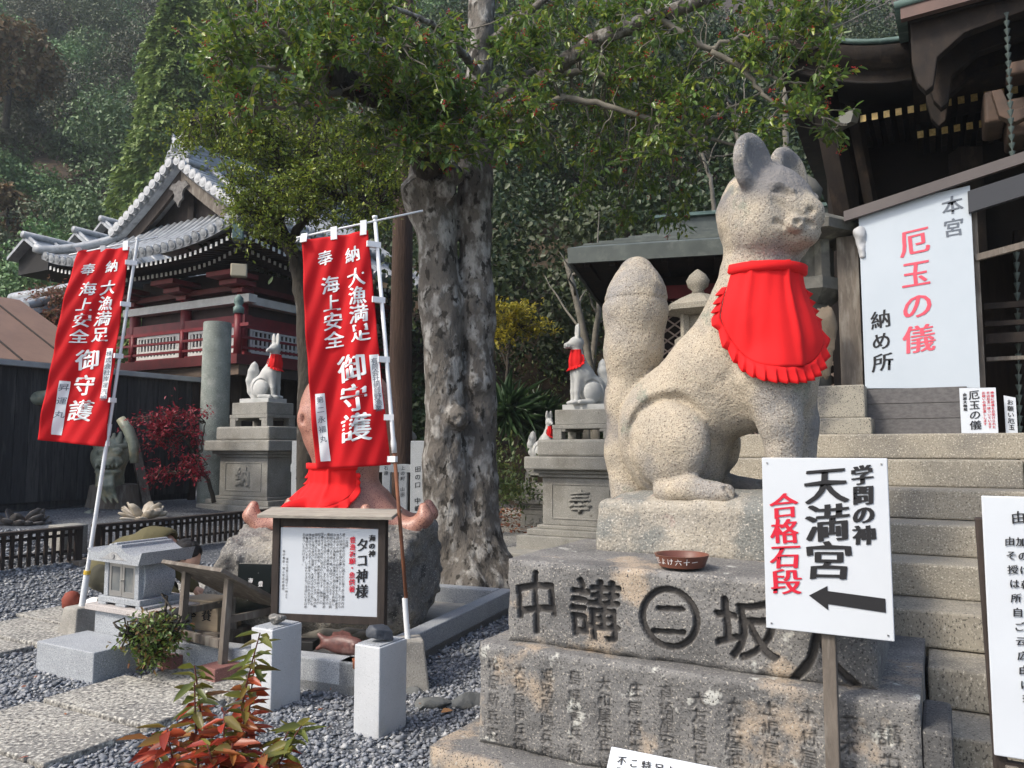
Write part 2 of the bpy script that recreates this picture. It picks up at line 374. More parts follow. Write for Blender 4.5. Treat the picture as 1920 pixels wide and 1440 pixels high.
# ---------------------------------------------------------------- gravel stones (nobody could count them)
def in_rect(p, q):   # inside a (u,v) rectangle
    return (p[:, 0] > q[0]) & (p[:, 0] < q[1]) & (p[:, 1] > q[2]) & (p[:, 1] < q[3])
GRAVEL_HOLES = [s for s in SLABS] + [(-2.15, .4, 3.0, 6), (-.2, 3, 3.2, 6)]
def gravel(n, y0, y1, size):
    Yp = np.sqrt(RNG.uniform(y0 ** 2, y1 ** 2, n)); Xp = RNG.uniform(-.98, .42, n) * Yp
    U = np.stack((Xp * UX[0] + Yp * UX[1], Xp * VX[0] + Yp * VX[1]), -1); keep = np.ones(n, bool)
    for h in GRAVEL_HOLES: keep &= ~in_rect(U, h)
    Xp, Yp = Xp[keep], Yp[keep]; n = len(Xp)
    o = np.array(((1, 0, 0), (-1, 0, 0), (0, 1, 0), (0, -1, 0), (0, 0, 1), (0, 0, -1)), float)
    f = np.array(((0, 2, 4), (2, 1, 4), (1, 3, 4), (3, 0, 4), (2, 0, 5), (1, 2, 5), (3, 1, 5), (0, 3, 5)))
    r = size * RNG.lognormal(0, .28, n)
    D = o[None] * r[:, None, None] * RNG.uniform(.55, 1.15, (n, 6, 1)) + RNG.normal(0, .22, (n, 6, 3)) * r[:, None, None]
    a = RNG.uniform(0, 6.28, n); c, s = np.cos(a), np.sin(a)
    D = np.stack((D[..., 0] * c[:, None] - D[..., 1] * s[:, None], D[..., 0] * s[:, None] + D[..., 1] * c[:, None], D[..., 2] * .62), -1)
    P = np.stack((Xp, Yp, gz(Xp, Yp) + r * RNG.uniform(.1, .55, n)), -1)
    return (P[:, None] + D).reshape(-1, 3), (f[None] + 6 * np.arange(n)[:, None, None]).reshape(-1, 3)
a = gravel(40000, 2.4, 5.6, .0145); b_ = gravel(36000, 5.6, 9.5, .019)
gv = np.concatenate((a[0], b_[0])); gf = np.concatenate((a[1], b_[1] + len(a[0])))
m_gravel = M('crushed gravel', (.2,) * 3, rough=.85, island=[(.095, .105, .12), (.22, .235, .26), (.15, .165, .185), (.31, .32, .34), (.18, .185, .19), (.45, .455, .45), (.13, .14, .16), (.25, .265, .29)], bump=.3, bs=120, scale=60)
tag(mesh_np('gravel', gv, gf, m_gravel), kind='stuff')

# ---------------------------------------------------------------- stone stairway up to the landing
st = thing('stone_stairway', 'broad granite stairway climbing to the shrine landing at the right', 'stairs', uv(.5, 4.5, 0))
for i in range(1, 10):
    v0 = 3.283 + .345 * (i - 1); u0 = -.09 if i < 4 else -1.75
    z1 = .178 * i; z0 = z1 - .175; b = MB(); u = u0; u_end = 3.2
    L = [1.25, .95, 1.45, 1.1]; k = i
    while u < u_end - .1:
        w = L[k % 4]; k += 1; e = min(u + w, u_end)
        b.ubox(u + .003, e - .003, v0 + random.uniform(-.006, .006), v0 + .42 if i < 9 else v0 + .45, z0 if i > 1 else -.1, z1 + random.uniform(-.003, .003)); u = e
    o = b.build('step', m_step if i > 4 else m_step2, st, bevel=.012)
b = MB(); b.ubox(-1.75, 9, 6.46, 22, -.1, 1.600); b.build('landing', m_step, st)
b = MB(); b.ubox(-.1, .0, 3.22, 3.62, -.05, .49); tag(b.build('stone_block', m_stepdark, bevel=.015), 'black stained stone block between fox base and stairway foot', 'stone block')

# ---------------------------------------------------------------- lettering
GLY = {}
_fc = bpy.data.curves.new('glyph', 'FONT'); _fo = bpy.data.objects.new('glyph', _fc); COL.objects.link(_fo); _fo['kind'] = 'helper'
def glyph(ch, bold=0.0):
    if (ch, bold) in GLY: return GLY[ch, bold]
    _fc.body = ch; _fc.size = 1; _fc.offset = bold; _fc.resolution_u = 3
    dg = bpy.context.evaluated_depsgraph_get(); dg.update()
    me = bpy.data.meshes.new_from_object(_fo.evaluated_get(dg)); me.calc_loop_triangles()
    v = np.zeros(len(me.vertices) * 3); me.vertices.foreach_get('co', v); v = v.reshape(-1, 3)[:, :2] - (.5, .38)
    t = np.zeros(len(me.loop_triangles) * 3, np.int32); me.loop_triangles.foreach_get('vertices', t); t = t.reshape(-1, 3)
    bpy.data.meshes.remove(me); GLY[ch, bold] = (v, t); return v, t
def hand(v, seed, sl=.10, wob=.02):   # hand-lettered slant and wobble
    x, y = v[:, 0], v[:, 1]; a = seed * 1.7
    return np.stack((x * (1 + .06 * np.sin(a)) + wob * np.sin(6 * y + a) + .02 * y, y + sl * x + wob * np.sin(5 * x + a * 2) - .06 * x * x), -1)
def text2d(items, bold=.012, sl=.10, wob=.018):
    """items: (string, x, y_top, size, pitch, width) vertical columns, or + 'h' for rows.  Returns 2-D verts, tris"""
    Vs, Ts, n, sd = [], [], 0, 1
    for it in items:
        s, x, y, size = it[:4]; pitch = it[4] if len(it) > 4 and it[4] else size * 1.04; wd = it[5] if len(it) > 5 else 1.0; hz = len(it) > 6
        for k, ch in enumerate(s):
            if ch in ' \u3000': continue
            v, t = glyph(ch, bold); sd += 1
            q = hand(v, sd, sl, wob) * (size * wd, size)
            if ch in 'ー…' and not hz: q = np.stack((q[:, 1] * .9, -q[:, 0]), -1)
            q = q + ((x + k * pitch, y - size / 2) if hz else (x, y - size / 2 - k * pitch))
            Vs.append(q); Ts.append(t + n); n += len(v)
    return np.concatenate(Vs), np.concatenate(Ts)
def letter(parent, O, ex, ey, items, mat, off=.003, name='lettering', label=None, **k):
    bold = k.pop('bold', .02); v, t = text2d(items, bold=0, **k); ex, ey = nrm(ex), nrm(ey); n = np.cross(ex, ey)
    sz = max(i[3] for i in items) * bold; Ps = []; sh = ((0, 0), (.34, .07), (-.34, -.05), (.68, .15), (-.68, -.12)) if bold else ((0, 0),)
    for i, (a, b) in enumerate(sh): Ps.append(np.asarray(O)[None] + (v[:, :1] + a * sz) * ex + (v[:, 1:] + b * sz) * ey + n * (off + i * .0003))
    t = np.concatenate([t + i * len(v) for i in range(len(sh))]); P = np.concatenate(Ps)
    o = mesh_np(name, P, t, mat, parent)
    if label: o['label'] = label
    return o

# ---------------------------------------------------------------- carved stone blocks
def raster(items, w, h, res, bold=.0, **k):
    nx, nz = int(w / res) + 1, int(h / res) + 1; mk = np.zeros((nx, nz))
    v, t = text2d(items, bold=0, **k); v = v / res
    for tri in t:
        p = v[tri]; lo = np.maximum(np.floor(p.min(0)).astype(int), 0); hi = np.minimum(np.ceil(p.max(0)).astype(int) + 1, (nx, nz))
        if (hi <= lo).any(): continue
        gx, gy = np.meshgrid(np.arange(lo[0], hi[0]), np.arange(lo[1], hi[1]), indexing='ij')
        d = [(p[(i + 1) % 3, 0] - p[i, 0]) * (gy - p[i, 1]) - (p[(i + 1) % 3, 1] - p[i, 1]) * (gx - p[i, 0]) for i in range(3)]
        ins = ((d[0] >= 0) & (d[1] >= 0) & (d[2] >= 0)) | ((d[0] <= 0) & (d[1] <= 0) & (d[2] <= 0))
        mk[lo[0]:hi[0], lo[1]:hi[1]] = np.maximum(mk[lo[0]:hi[0], lo[1]:hi[1]], ins)
    for _ in range(int(round(bold / res))):
        p = np.pad(mk, 1); mk = np.max([p[1:-1, 1:-1], p[:-2, 1:-1], p[2:, 1:-1], p[1:-1, :-2], p[1:-1, 2:]], 0)
    return mk
def blur(a, n=1):
    for _ in range(n):
        p = np.pad(a, 1, mode='edge'); a = (p[:-2, 1:-1] + p[2:, 1:-1] + p[1:-1, :-2] + p[1:-1, 2:] + 2 * p[1:-1, 1:-1]) / 6
    return a
def carved_block(name, mat, u0, u1, v0, v1, z0, z1, mask, res, depth, parent, rough=.006, soot=1.0, nb=2, seed=1):
    """block whose front (v0) face is a fine grid with the mask cut into it; edges chipped by noise"""
    w, h = u1 - u0, z1 - z0; nx, nz = int(w / res) + 1, int(h / res) + 1
    gu, gz_ = np.linspace(u0, u1, nx), np.linspace(z0, z1, nz); U, Zz = np.meshgrid(gu, gz_, indexing='ij')
    mk = blur(mask[:nx, :nz], nb) if mask is not None else np.zeros((nx, nz))
    Q = np.stack((U * 7, Zz * 7, U * 0 + seed * 9.7), -1)
    e = np.minimum(np.minimum(U - u0, u1 - U), np.minimum(Zz - z0, z1 - Zz))
    vv = v0 + rough * fbm(Q, 4, seed) + depth * mk + .018 * np.clip(1 - e / .03, 0, 1) ** 2 * (1 + .6 * vnoise(Q * 3, seed + 5))
    Pf = U[..., None] * UX + vv[..., None] * VX + Zz[..., None] * ZX
    # top face grid
    nv = max(3, int((v1 - v0) / .03)); gv_ = np.linspace(0, 1, nv)
    Ut, T = np.meshgrid(gu, gv_[1:], indexing='ij'); Vt = vv[:, -1][:, None] * (1 - T) + v1 * T
    zt = z1 + .004 * fbm(np.stack((Ut * 6, Vt * 6, Ut * 0), -1), 3, seed + 2) - .012 * np.clip(1 - T * (v1 - v0) / .03, 0, 1)
    Pt = Ut[..., None] * UX + Vt[..., None] * VX + zt[..., None] * ZX
    V = np.concatenate((Pf.reshape(-1, 3), Pt.reshape(-1, 3))); I = np.arange(nx * nz).reshape(nx, nz); J = nx * nz + np.arange(nx * (nv - 1)).reshape(nx, nv - 1)
    J = np.concatenate((I[:, -1:], J), 1)
    Fq = np.concatenate([np.stack((A[:-1, :-1], A[1:, :-1], A[1:, 1:], A[:-1, 1:]), -1).reshape(-1, 4) for A in (I, J)])
    F = [tuple(q) for q in Fq]
    # sides and bottom down from the grids
    nb0 = len(V); V = np.concatenate((V, [uv(u0, v1, z0), uv(u1, v1, z0)]))
    F.append(tuple([nb0, I[0, 0]][::1]) + tuple(I[0, 1:]) + tuple(J[0, 1:])); F.append(tuple([nb0 + 1]) + tuple(J[-1, ::-1][:-1]) + tuple(I[-1, ::-1]))
    o = mesh_np(name, V, F, mat, parent, sharp=35)
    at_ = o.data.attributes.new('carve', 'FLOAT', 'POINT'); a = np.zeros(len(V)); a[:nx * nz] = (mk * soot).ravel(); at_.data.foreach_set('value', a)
    return o
def ring_mask(mk, cx, cz, r, w, res):
    nx, nz = mk.shape; X, Z = np.meshgrid(np.arange(nx) * res, np.arange(nz) * res, indexing='ij')
    d = np.abs(np.hypot(X - cx, Z - cz) - r); return np.maximum(mk, d < w / 2)

FB = thing('statue_pedestal', 'tiered grey stone base with carved writing under the big granite fox', 'stone base', uv(-1.05, 3.7, 0))
# bottom slab
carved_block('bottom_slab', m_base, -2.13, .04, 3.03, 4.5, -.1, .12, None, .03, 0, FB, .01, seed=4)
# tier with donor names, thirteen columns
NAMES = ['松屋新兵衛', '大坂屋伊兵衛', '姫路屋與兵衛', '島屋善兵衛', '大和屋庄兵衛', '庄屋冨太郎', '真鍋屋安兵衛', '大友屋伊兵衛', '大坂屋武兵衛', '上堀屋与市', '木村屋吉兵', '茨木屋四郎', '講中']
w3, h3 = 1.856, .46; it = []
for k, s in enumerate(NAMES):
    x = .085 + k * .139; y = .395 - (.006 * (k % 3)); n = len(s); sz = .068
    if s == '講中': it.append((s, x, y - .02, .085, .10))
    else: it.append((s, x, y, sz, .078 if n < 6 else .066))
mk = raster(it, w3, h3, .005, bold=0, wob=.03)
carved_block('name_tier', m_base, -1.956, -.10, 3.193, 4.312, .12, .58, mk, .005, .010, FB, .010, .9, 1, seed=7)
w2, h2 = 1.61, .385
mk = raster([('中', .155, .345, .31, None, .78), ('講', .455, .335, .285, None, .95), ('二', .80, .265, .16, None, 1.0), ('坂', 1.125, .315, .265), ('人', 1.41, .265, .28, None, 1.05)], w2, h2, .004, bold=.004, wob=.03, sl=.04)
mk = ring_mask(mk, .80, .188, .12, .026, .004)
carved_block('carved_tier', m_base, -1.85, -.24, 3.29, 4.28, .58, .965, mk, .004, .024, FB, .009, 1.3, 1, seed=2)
# rough plinth and mound
def plinth():
    ops = [('+', rbox((.66, .36, .115), (.66, .36, .15), .05), 0), ('+', ell((.62, .36, .25), (.6, .33, .07)), .06), ('+', ell((1.02, .3, .25), (.3, .28, .06)), .05)]
    V, F = sculpt(ops, (-.1, -.1, -.06), (1.42, .84, .4), .018, lambda P: .012 * fbm(P * 5, 4, 11).astype(np.float32))
    return V, F
V, F = plinth(); V = xf(V, uv(-1.62, 3.824, .965), GA)
mesh_np('plinth', V, F, m_plinth, FB, smooth=True)

# ---------------------------------------------------------------- big granite fox
def sdf(ops):
    def f(P):
        D = None
        for op, g, k in ops:
            d = g(P); D = d if D is None else smin(D, d, k) if op == '+' else -smin(-D, d, k)
        return D
    return f
def surf(f, p, d, n=200, L=.5):   # first point on the surface from p along d
    d = nrm(d); t = np.linspace(0, L, n); P = (np.asarray(p)[None] + t[:, None] * d).astype(np.float32); D = f(P)
    i = int(np.argmax(D < 0)); return P[i].astype(float)
BIGFOX = {}
def big_fox():
    hy = R(-17); ch, sh = math.cos(hy), math.sin(hy)
    hc = np.array((.535, -.01, 1.50))
    def H(f, s, z): return hc + np.array((ch * f - sh * s, sh * f + ch * s, z))   # head frame
    rh = np.array(((ch, -sh, 0), (sh, ch, 0), (0, 0, 1)))
    def erot(a, b):   # ear: yaw with the head, lean
        ca, sa = math.cos(a), math.sin(a)
        return rh @ np.array(((1, 0, 0), (0, ca, -sa), (0, sa, ca))) @ np.array(((math.cos(b), 0, math.sin(b)), (0, 1, 0), (-math.sin(b), 0, math.cos(b))))
    o = []
    A = lambda f, k=.08: o.append(('+', f, k)); C = lambda f, k=.02: o.append(('-', f, k))
    A(ell((-.02, 0, .33), (.29, .29, .36)))
    A(chain([(.0, 0, .42), (.24, 0, .66), (.44, 0, .93)], [.27, .26, .235], .05), .1)
    A(ell((.57, 0, .74), (.215, .245, .32)), .1)
    A(cap((.45, 0, .95), (.525, 0, 1.38), .225, .178), .1)
    A(ell((.10, 0, .20), (.17, .2, .20)), .08)
    A(cap((.25, 0, .50), (.55, 0, .55), .19, .16), .1)
    A(ell(hc, (.255, .24, .262), rh), .05)
    A(cap(H(.04, 0, -.06), H(.19, 0, -.085), .185, .125), .06)
    A(ell(H(.235, 0, -.045), (.075, .085, .07), rh), .04)
    A(ell(H(.03, -.11, -.12), (.15, .13, .12), rh), .06); A(ell(H(.03, .11, -.12), (.15, .13, .12), rh), .06)
    A(ell(H(.17, 0, -.17), (.12, .09, .06), rh), .03)
    for s in (-1, 1):
        A(ell(H(.045, s * .158, .225), (.055, .15, .175), erot(s * .10, -.06)), .025)
        C(ell(H(.108, s * .158, .245), (.05, .11, .125), erot(s * .10, -.06)), .02)
    A(ell(hc, (.24, .23, .255), rh), .01)
    f0 = sdf(list(o))
    def skin(f, s, z, sg):   # point of the head surface reached from the side and front
        a = H(f + .25, sg * (s + .25), z); b = H(f, sg * s, z); return surf(f0, a, b - a, L=.7)
    for s in (-1, 1):
        C(chain([skin(*q, s) for q in ((.115, .105, -.105), (.14, .085, -.125), (.165, .065, -.125), (.20, .03, -.115), (.23, -.02, -.125))], [.016] * 5, 0), .008)
        eye = [skin(*q, s) for q in ((.085, .105, .050), (.112, .075, .052), (.138, .048, .038), (.160, .025, .014))]
        C(chain(eye, [.006, .015, .015, .007], 0), .005)
        A(chain([p + np.array((0, 0, .040)) for p in eye], [.005, .009, .010, .008], 0), .018)
        C(chain([skin(*q, s) for q in ((.105, .105, .0), (.135, .08, -.04), (.15, .07, -.085))], [.010, .020, .014], 0), .035)
        C(ell(skin(.26, .012, -.058, s), (.022, .018, .014), rh), .010)
        C(chain([skin(*q, s) for q in ((.16, .06, -.05), (.19, .03, -.075), (.23, .0, -.085))], [.007] * 3, 0), .008)
    jw = skin(.185, .045, -.122, -1)
    A(ell(jw, (.045, .045, .045), rh), .008); C(ell(jw + np.array((.012, -.042, 0)), (.018, .03, .016), rh), .008)
    for s in (-1, 1):
        y = s * .14
        A(chain([(.57, y, .62), (.625, y, .40), (.64, y, .16), (.645, y, .05)], [.155, .105, .075, .085], .04), .06)
        A(ell((.69, y, .05), (.14, .095, .07)), .04)
        for d in (-.04, 0, .04): C(cap((.77, y + d, .06), (.84, y + d, .03), .010, .010), .01)
        C(ell((.075, s * .275, .31), (.255, .10, .265)), .02)
        A(ell((.065, s * .225, .295), (.225, .125, .228)), .015)
        A(chain([(.06, s * .255, .055), (.20, s * .275, .065), (.38, s * .275, .045)], [.066, .064, .058], .03), .022)
        for d in (-.03, .015): C(cap((.39, s * .275 + d, .08), (.45, s * .275 + d, .02), .009, .009), .01)
    A(chain([(-.30, .03, .0), (-.335, .03, .25), (-.31, .03, .55), (-.265, .03, .85), (-.25, .03, 1.08), (-.235, .03, 1.21), (-.235, .03, 1.325)], [.115, .10, .115, .160, .175, .145, .07], .07), .02)
    def groove(P): return np.where((P[..., 0] < -.02), .008 * np.exp(-((P[..., 2] - 1.13 + .02 * P[..., 0]) / .008) ** 2), 0).astype(np.float32)
    BIGFOX['f'] = sdf(o)
    V, F = sculpt(o, (-.55, -.45, -.05), (.98, .45, 2.02), .0108, lambda P: (.0048 * fbm(P * 13, 4, 5) + .006 * vnoise(P * 4, 9)).astype(np.float32) + groove(P))
    return V, F
FOXA = R(-36); FOXO = np.array((.91, 4.30, 1.225))
V, F = big_fox(); V = xf(V, FOXO, FOXA)
BF = thing('fox_statue', 'huge granite fox statue with red bib sitting on the tiered carved base', 'fox statue', FOXO)
_fb = mesh_np('fox_body', V, F, m_foxstone, BF, smooth=True); _h = V[:, 2] - FOXO[2]; _n = fbm(V * 8, 5, 77) + .3 * vnoise(V * 45, 8); _a = _fb.data.attributes.new('lichen', 'FLOAT', 'POINT')
_l = np.clip((_h - 1.49) / .10, 0, 1) * np.clip(.70 + 1.5 * _n, 0, 1) + .8 * np.clip(fbm(V * 3.1, 4, 78) * 2.4 - .75, 0, 1) + np.clip((_h - 1.02) / .25, 0, 1) * ((V[:, 0] - FOXO[0]) * .809 - (V[:, 1] - FOXO[1]) * .588 < -.04) * np.clip(.45 + 1.5 * _n, 0, 1) * .8
_a.data.foreach_set('value', np.clip(_l, 0, .85).astype(np.float32))
def bib(name, f, axis, hs, hem, thc, half, parent, O, ang, sc, mat, rmax=.6, band=True, ruf=.075, nr=22, off=.014, sag=.27, pow_=2.6, ruffle=True):
    """cloth bib draped on a sculpted body: hs = (top, lowest) heights, axis(h) -> centre line in the body's own frame"""
    NT, NH, NR = 97, 60, 70
    us = np.linspace(-1.16, 1.16, NT); hh = np.linspace(hs[0], hs[1] - .09, NH); rr = np.linspace(.02, rmax, NR)
    U, Hh, Rr = np.meshgrid(us, hh, rr, indexing='ij'); th = thc + U * half; ax = np.array([axis(h) for h in hh])
    P = np.stack((ax[None, :, None, 0] + Rr * np.cos(th), ax[None, :, None, 1] + Rr * np.sin(th), Hh), -1).astype(np.float32)
    ins = f(P) < off; k = np.where(ins.any(-1), NR - 1 - np.argmax(ins[..., ::-1], -1), 0); rs = rr[k]
    rs = np.maximum.accumulate(rs, 1); rs = blur(rs, 8)
    def at_(u, h, o=0):
        x = np.clip((u - us[0]) / (us[1] - us[0]), 0, NT - 1.001); y = np.clip((h - hh[0]) / (hh[1] - hh[0]), 0, NH - 1.001)
        i, j = x.astype(int), y.astype(int); a, b = x - i, y - j
        r = rs[i, j] * (1 - a) * (1 - b) + rs[i + 1, j] * a * (1 - b) + rs[i, j + 1] * (1 - a) * b + rs[i + 1, j + 1] * a * b
        t = thc + u * half; r = r + o; cx = np.interp(-h, -hh, ax[:, 0]); cy = np.interp(-h, -hh, ax[:, 1])
        return np.stack((cx + r * np.cos(t), cy + r * np.sin(t), h), -1)
    n, m = 80, 40; u = np.linspace(-1, 1, n); w = np.linspace(0, 1, m); Uu, Ww = np.meshgrid(u, w, indexing='ij')
    hb = hem + sag * np.abs(Uu) ** pow_; Hq = hs[0] + (hb - hs[0]) * Ww
    pl = .004 * np.sin(Uu * 9 + 1.2) * Ww + .020 * np.exp(-((Uu - .22) / .055) ** 2) * (1 - .5 * Ww) + .012 * np.exp(-((Uu + .55) / .06) ** 2) * (1 - Ww) + .0015 * np.sin(Uu * 23 + Ww * 3)
    G = at_(Uu, Hq, .012 + pl); I = np.arange(n * m).reshape(n, m)
    q = lambda I: np.stack((I[:-1, :-1], I[1:, :-1], I[1:, 1:], I[:-1, 1:]), -1).reshape(-1, 4)
    root = mesh_np(name, xf(G.reshape(-1, 3), O, ang, sc), q(I), mat, parent, smooth=True)
    s_ = root.modifiers.new('thick', 'SOLIDIFY'); s_.thickness = .004 * sc; s_.offset = 0
    if ruffle:
        T = nr * 8 + 1; t = np.linspace(0, 1, T); side = .16
        ub = np.where(t < side, -1, np.where(t > 1 - side, 1, -1 + 2 * (t - side) / (1 - 2 * side))); h1 = hem + sag; h0 = h1 + .20 * (hs[0] - h1) / .35
        hbb = np.where(t < side, h0 + (h1 - h0) * t / side, np.where(t > 1 - side, h1 + (h0 - h1) * (t - 1 + side) / side, hem + sag * np.abs(ub) ** pow_))
        nx_ = np.sign(ub) * np.abs(ub) ** 3; nz_ = -(1 - np.abs(ub) ** 6); rows = []
        ph = (t * nr) % 1; zig = np.where(ph < .75, ph / .75, (1 - ph) / .25)
        for wq in np.linspace(0, 1, 5):
            rows.append(at_(ub + nx_ * ruf * 1.5 * wq, hbb + nz_ * ruf * wq - .010 * zig * wq, .014 + wq * (.030 * zig)))
        Gr = np.stack(rows, 1); I = np.arange(T * 5).reshape(T, 5)
        r_ = mesh_np('ruffle', xf(Gr.reshape(-1, 3), O, ang, sc), q(I), mat, root, sharp=30)
        s_ = r_.modifiers.new('thick', 'SOLIDIFY'); s_.thickness = .003 * sc; s_.offset = 0
    if band:
        t = np.linspace(-1.16, 1.16, 70) if half > 2 else np.linspace(-1.03, 1.03, 60); rows = []
        for h, o in ((hs[0] + .0, .014), (hs[0] - .005, .032), (hs[0] - .045, .032), (hs[0] - .055, .016)): rows.append(at_(t, np.full_like(t, h), o))
        Gr = np.stack(rows, 1); I = np.arange(len(t) * 4).reshape(len(t), 4)
        mesh_np('neck_band', xf(Gr.reshape(-1, 3), O, ang, sc), q(I), mat, root, smooth=True)
    return root
bib('bib', BIGFOX['f'], lambda h: (np.interp(h, (.6, .95, 1.3), (.46, .46, .50)), 0), (1.215, .63), .665, R(-47), R(60), BF, FOXO, FOXA, 1, m_red)
# ================================================================ signs and boards near the steps
def board(name, c, w, h, th, parent, mat=m_board, ex=UX, ey=ZX, bevel=.003):
    """board whose front face centre is c"""
    ex, ey = nrm(ex), nrm(ey); n = np.cross(ex, ey); b = MB(); b.obox(np.asarray(c) - n * th / 2, ex, ey, n, w, h, th)
    return b.build(name, mat, parent, bevel=bevel)
# --- wooden post sign with black and red brush characters and an arrow
u0, u1, vf, z0, z1 = -.602, -.166, 3.07, .822, 1.463
T = thing('direction_sign', 'white board on a single grey wooden post with a bold black arrow pointing left', 'sign', uv(-.383, vf + .03, .12))
b = MB(); b.ubox(-.41, -.362, vf + .022, vf + .07, .10, 1.2); b.build('post', m_wood, T, bevel=.004)
B = board('sign_board', uv((u0 + u1) / 2, vf, (z0 + z1) / 2), u1 - u0, z1 - z0, .020, T)
O = uv(u0, vf, z0); W_, H_ = u1 - u0, z1 - z0
letter(B, O, UX, ZX, [('学問の神', .352, .618, .074, .0715), ('天満宮', .228, .618, .146, .139, 1.12)], m_ink, bold=.05)
letter(B, O, UX, ZX, [('合格石段', .078, .510, .099, .0935, 1.1)], m_inkred, bold=.05, name='red_lettering')
ar = [(.157, .135), (.222, .175), (.222, .157), (.412, .147), (.412, .098), (.222, .110), (.222, .088)]
o = mesh_np('arrow', [O + x * UX + z * ZX - VX * .003 for x, z in ar], [tuple(range(len(ar)))], m_ink, B)
b = MB()
for x in (.02, W_ - .02):
    for z in (.02, H_ - .02): b.obox(O + x * UX + z * ZX - VX * .002, UX, VX, ZX, .005, .004, .005)
b.build('nail', M('nail', (.3, .3, .3), rough=.4, metal=1, bump=0), B)

# --- tall information board at the right edge
c = at(1840, 932, 2.2); u0, v0 = to_uv(c)
T = thing('information_board', 'tall white notice board of black handwriting leaning on dark posts', 'notice board', uv(u0 + .3, v0, 0))
zt, zb = 1.365, .655
B = board('sign_board', uv(u0 + .31, v0, (zt + zb) / 2), .62, zt - zb, .014, T)
b = MB(); b.bar(uv(u0 + .03, v0 + .05, 0), uv(u0 - .0, v0 + .05, 1.30), .05, .035); b.build('post', m_darkwood, T, bevel=.004)
b = MB(); b.bar(uv(u0 + .58, v0 + .05, 0), uv(u0 + .6, v0 + .05, 1.30), .05, .035); b.build('post', m_darkwood, T, bevel=.004)
b = MB(); b.ubox(u0 + .01, u0 + .62, v0 + .024, v0 + .046, zb - .10, zb - .02); b.build('rail', m_darkwood, T, bevel=.003)
b = MB(); b.bar(uv(u0 + .04, v0 - .004, zb - .02), uv(u0 + .05, v0 - .15, .0), .03, .03); b.build('front_leg', m_wood, T, bevel=.003)
rows = ['由加山蓮台寺と由加神社本', 'その昔日本三大権現の一つ', '授ける霊山として信仰され', 'は朝廷の祈願所となり備前', '所として岡山藩主池田家が', '自ら参拝されたお社です。', 'ご本殿は厄除けの総本山と', '云われ、金毘羅との両参り', '広がり江戸時代より大勢の', '由加山に参れば金毘羅も参', 'ば必ず願いが叶うと云う。', '現在は全国に五十二社の御', '分社があり厄除けの信仰', 'をお受けください。']
it = [('由加神社本宮御由緒', .085, .672, .036, .040, 1, 'h')] + [(s, .062 + .002 * k, .600 - k * .0385, .026, .0275, 1, 'h') for k, s in enumerate(rows)]
letter(B, uv(u0, v0, zb), UX, ZX, it, m_ink, bold=.025)
# --- small tilted notice at the bottom edge
ptl = at(1146, 1399, 2.55); ey = nrm(.78 * ZX + .62 * VX); n = np.cross(UX, ey); hh = .42; ww = .40
T = thing('tilted_notice', 'small tilted white notice standing in front of the fox base', 'notice', ptl - .45 * ey + .2 * UX - np.array((0, 0, ptl[2] - .3)))
B = board('sign_board', ptl + UX * ww / 2 - ey * hh / 2, ww, hh, .012, T, ey=ey)
letter(B, ptl - ey * hh, UX, ey, [(s, .045 + k * .040, hh - .022, .030, .034) for k, s in enumerate(['不思議なこの石', 'この石を撫でて', '特に足腰の痛み', '足の神様として', 'お参りください', '心をこめて祈願', 'なで石の由来'])], m_ink, bold=.04)
b = MB()
for x in (.06, ww - .06):
    p = ptl + UX * x - ey * .2 - n * .014; b.bar(p, np.array((p[0], p[1], 0)) , .03, .03)
b.build('stand', m_darkwood, T)
# --- unglazed bowl on the base
BC = uv(-1.03, 3.425, .972)
T = thing('coin_bowl', 'shallow brown pottery bowl with white writing on the carved base ledge', 'bowl', BC)
m_clay = M('brown pottery', (.17, .065, .04), (.13, .05, .035), 8, .45, bump=.1, bs=90)
b = MB(); b.lathe([(.085, 0), (.10, .004), (.118, .05), (.121, .056), (.114, .056), (.108, .050), (.092, .012), (.0005, .010)], BC, 48); b.build('bowl_body', m_clay, T, sharp=40)
v, t = text2d([('厄よけ六十一', 0, .044, .030, .036, 1, 'h')], bold=0); th = (v[:, 0] - .09) / .113
ca = math.atan2(-VX[1], -VX[0]); r = .102 + .018 * (v[:, 1] / .05) + .0025
mesh_np('lettering', np.stack((BC[0] + r * np.cos(ca + th), BC[1] + r * np.sin(ca + th), BC[2] + .004 + v[:, 1]), -1), t, m_flagwhite, T)

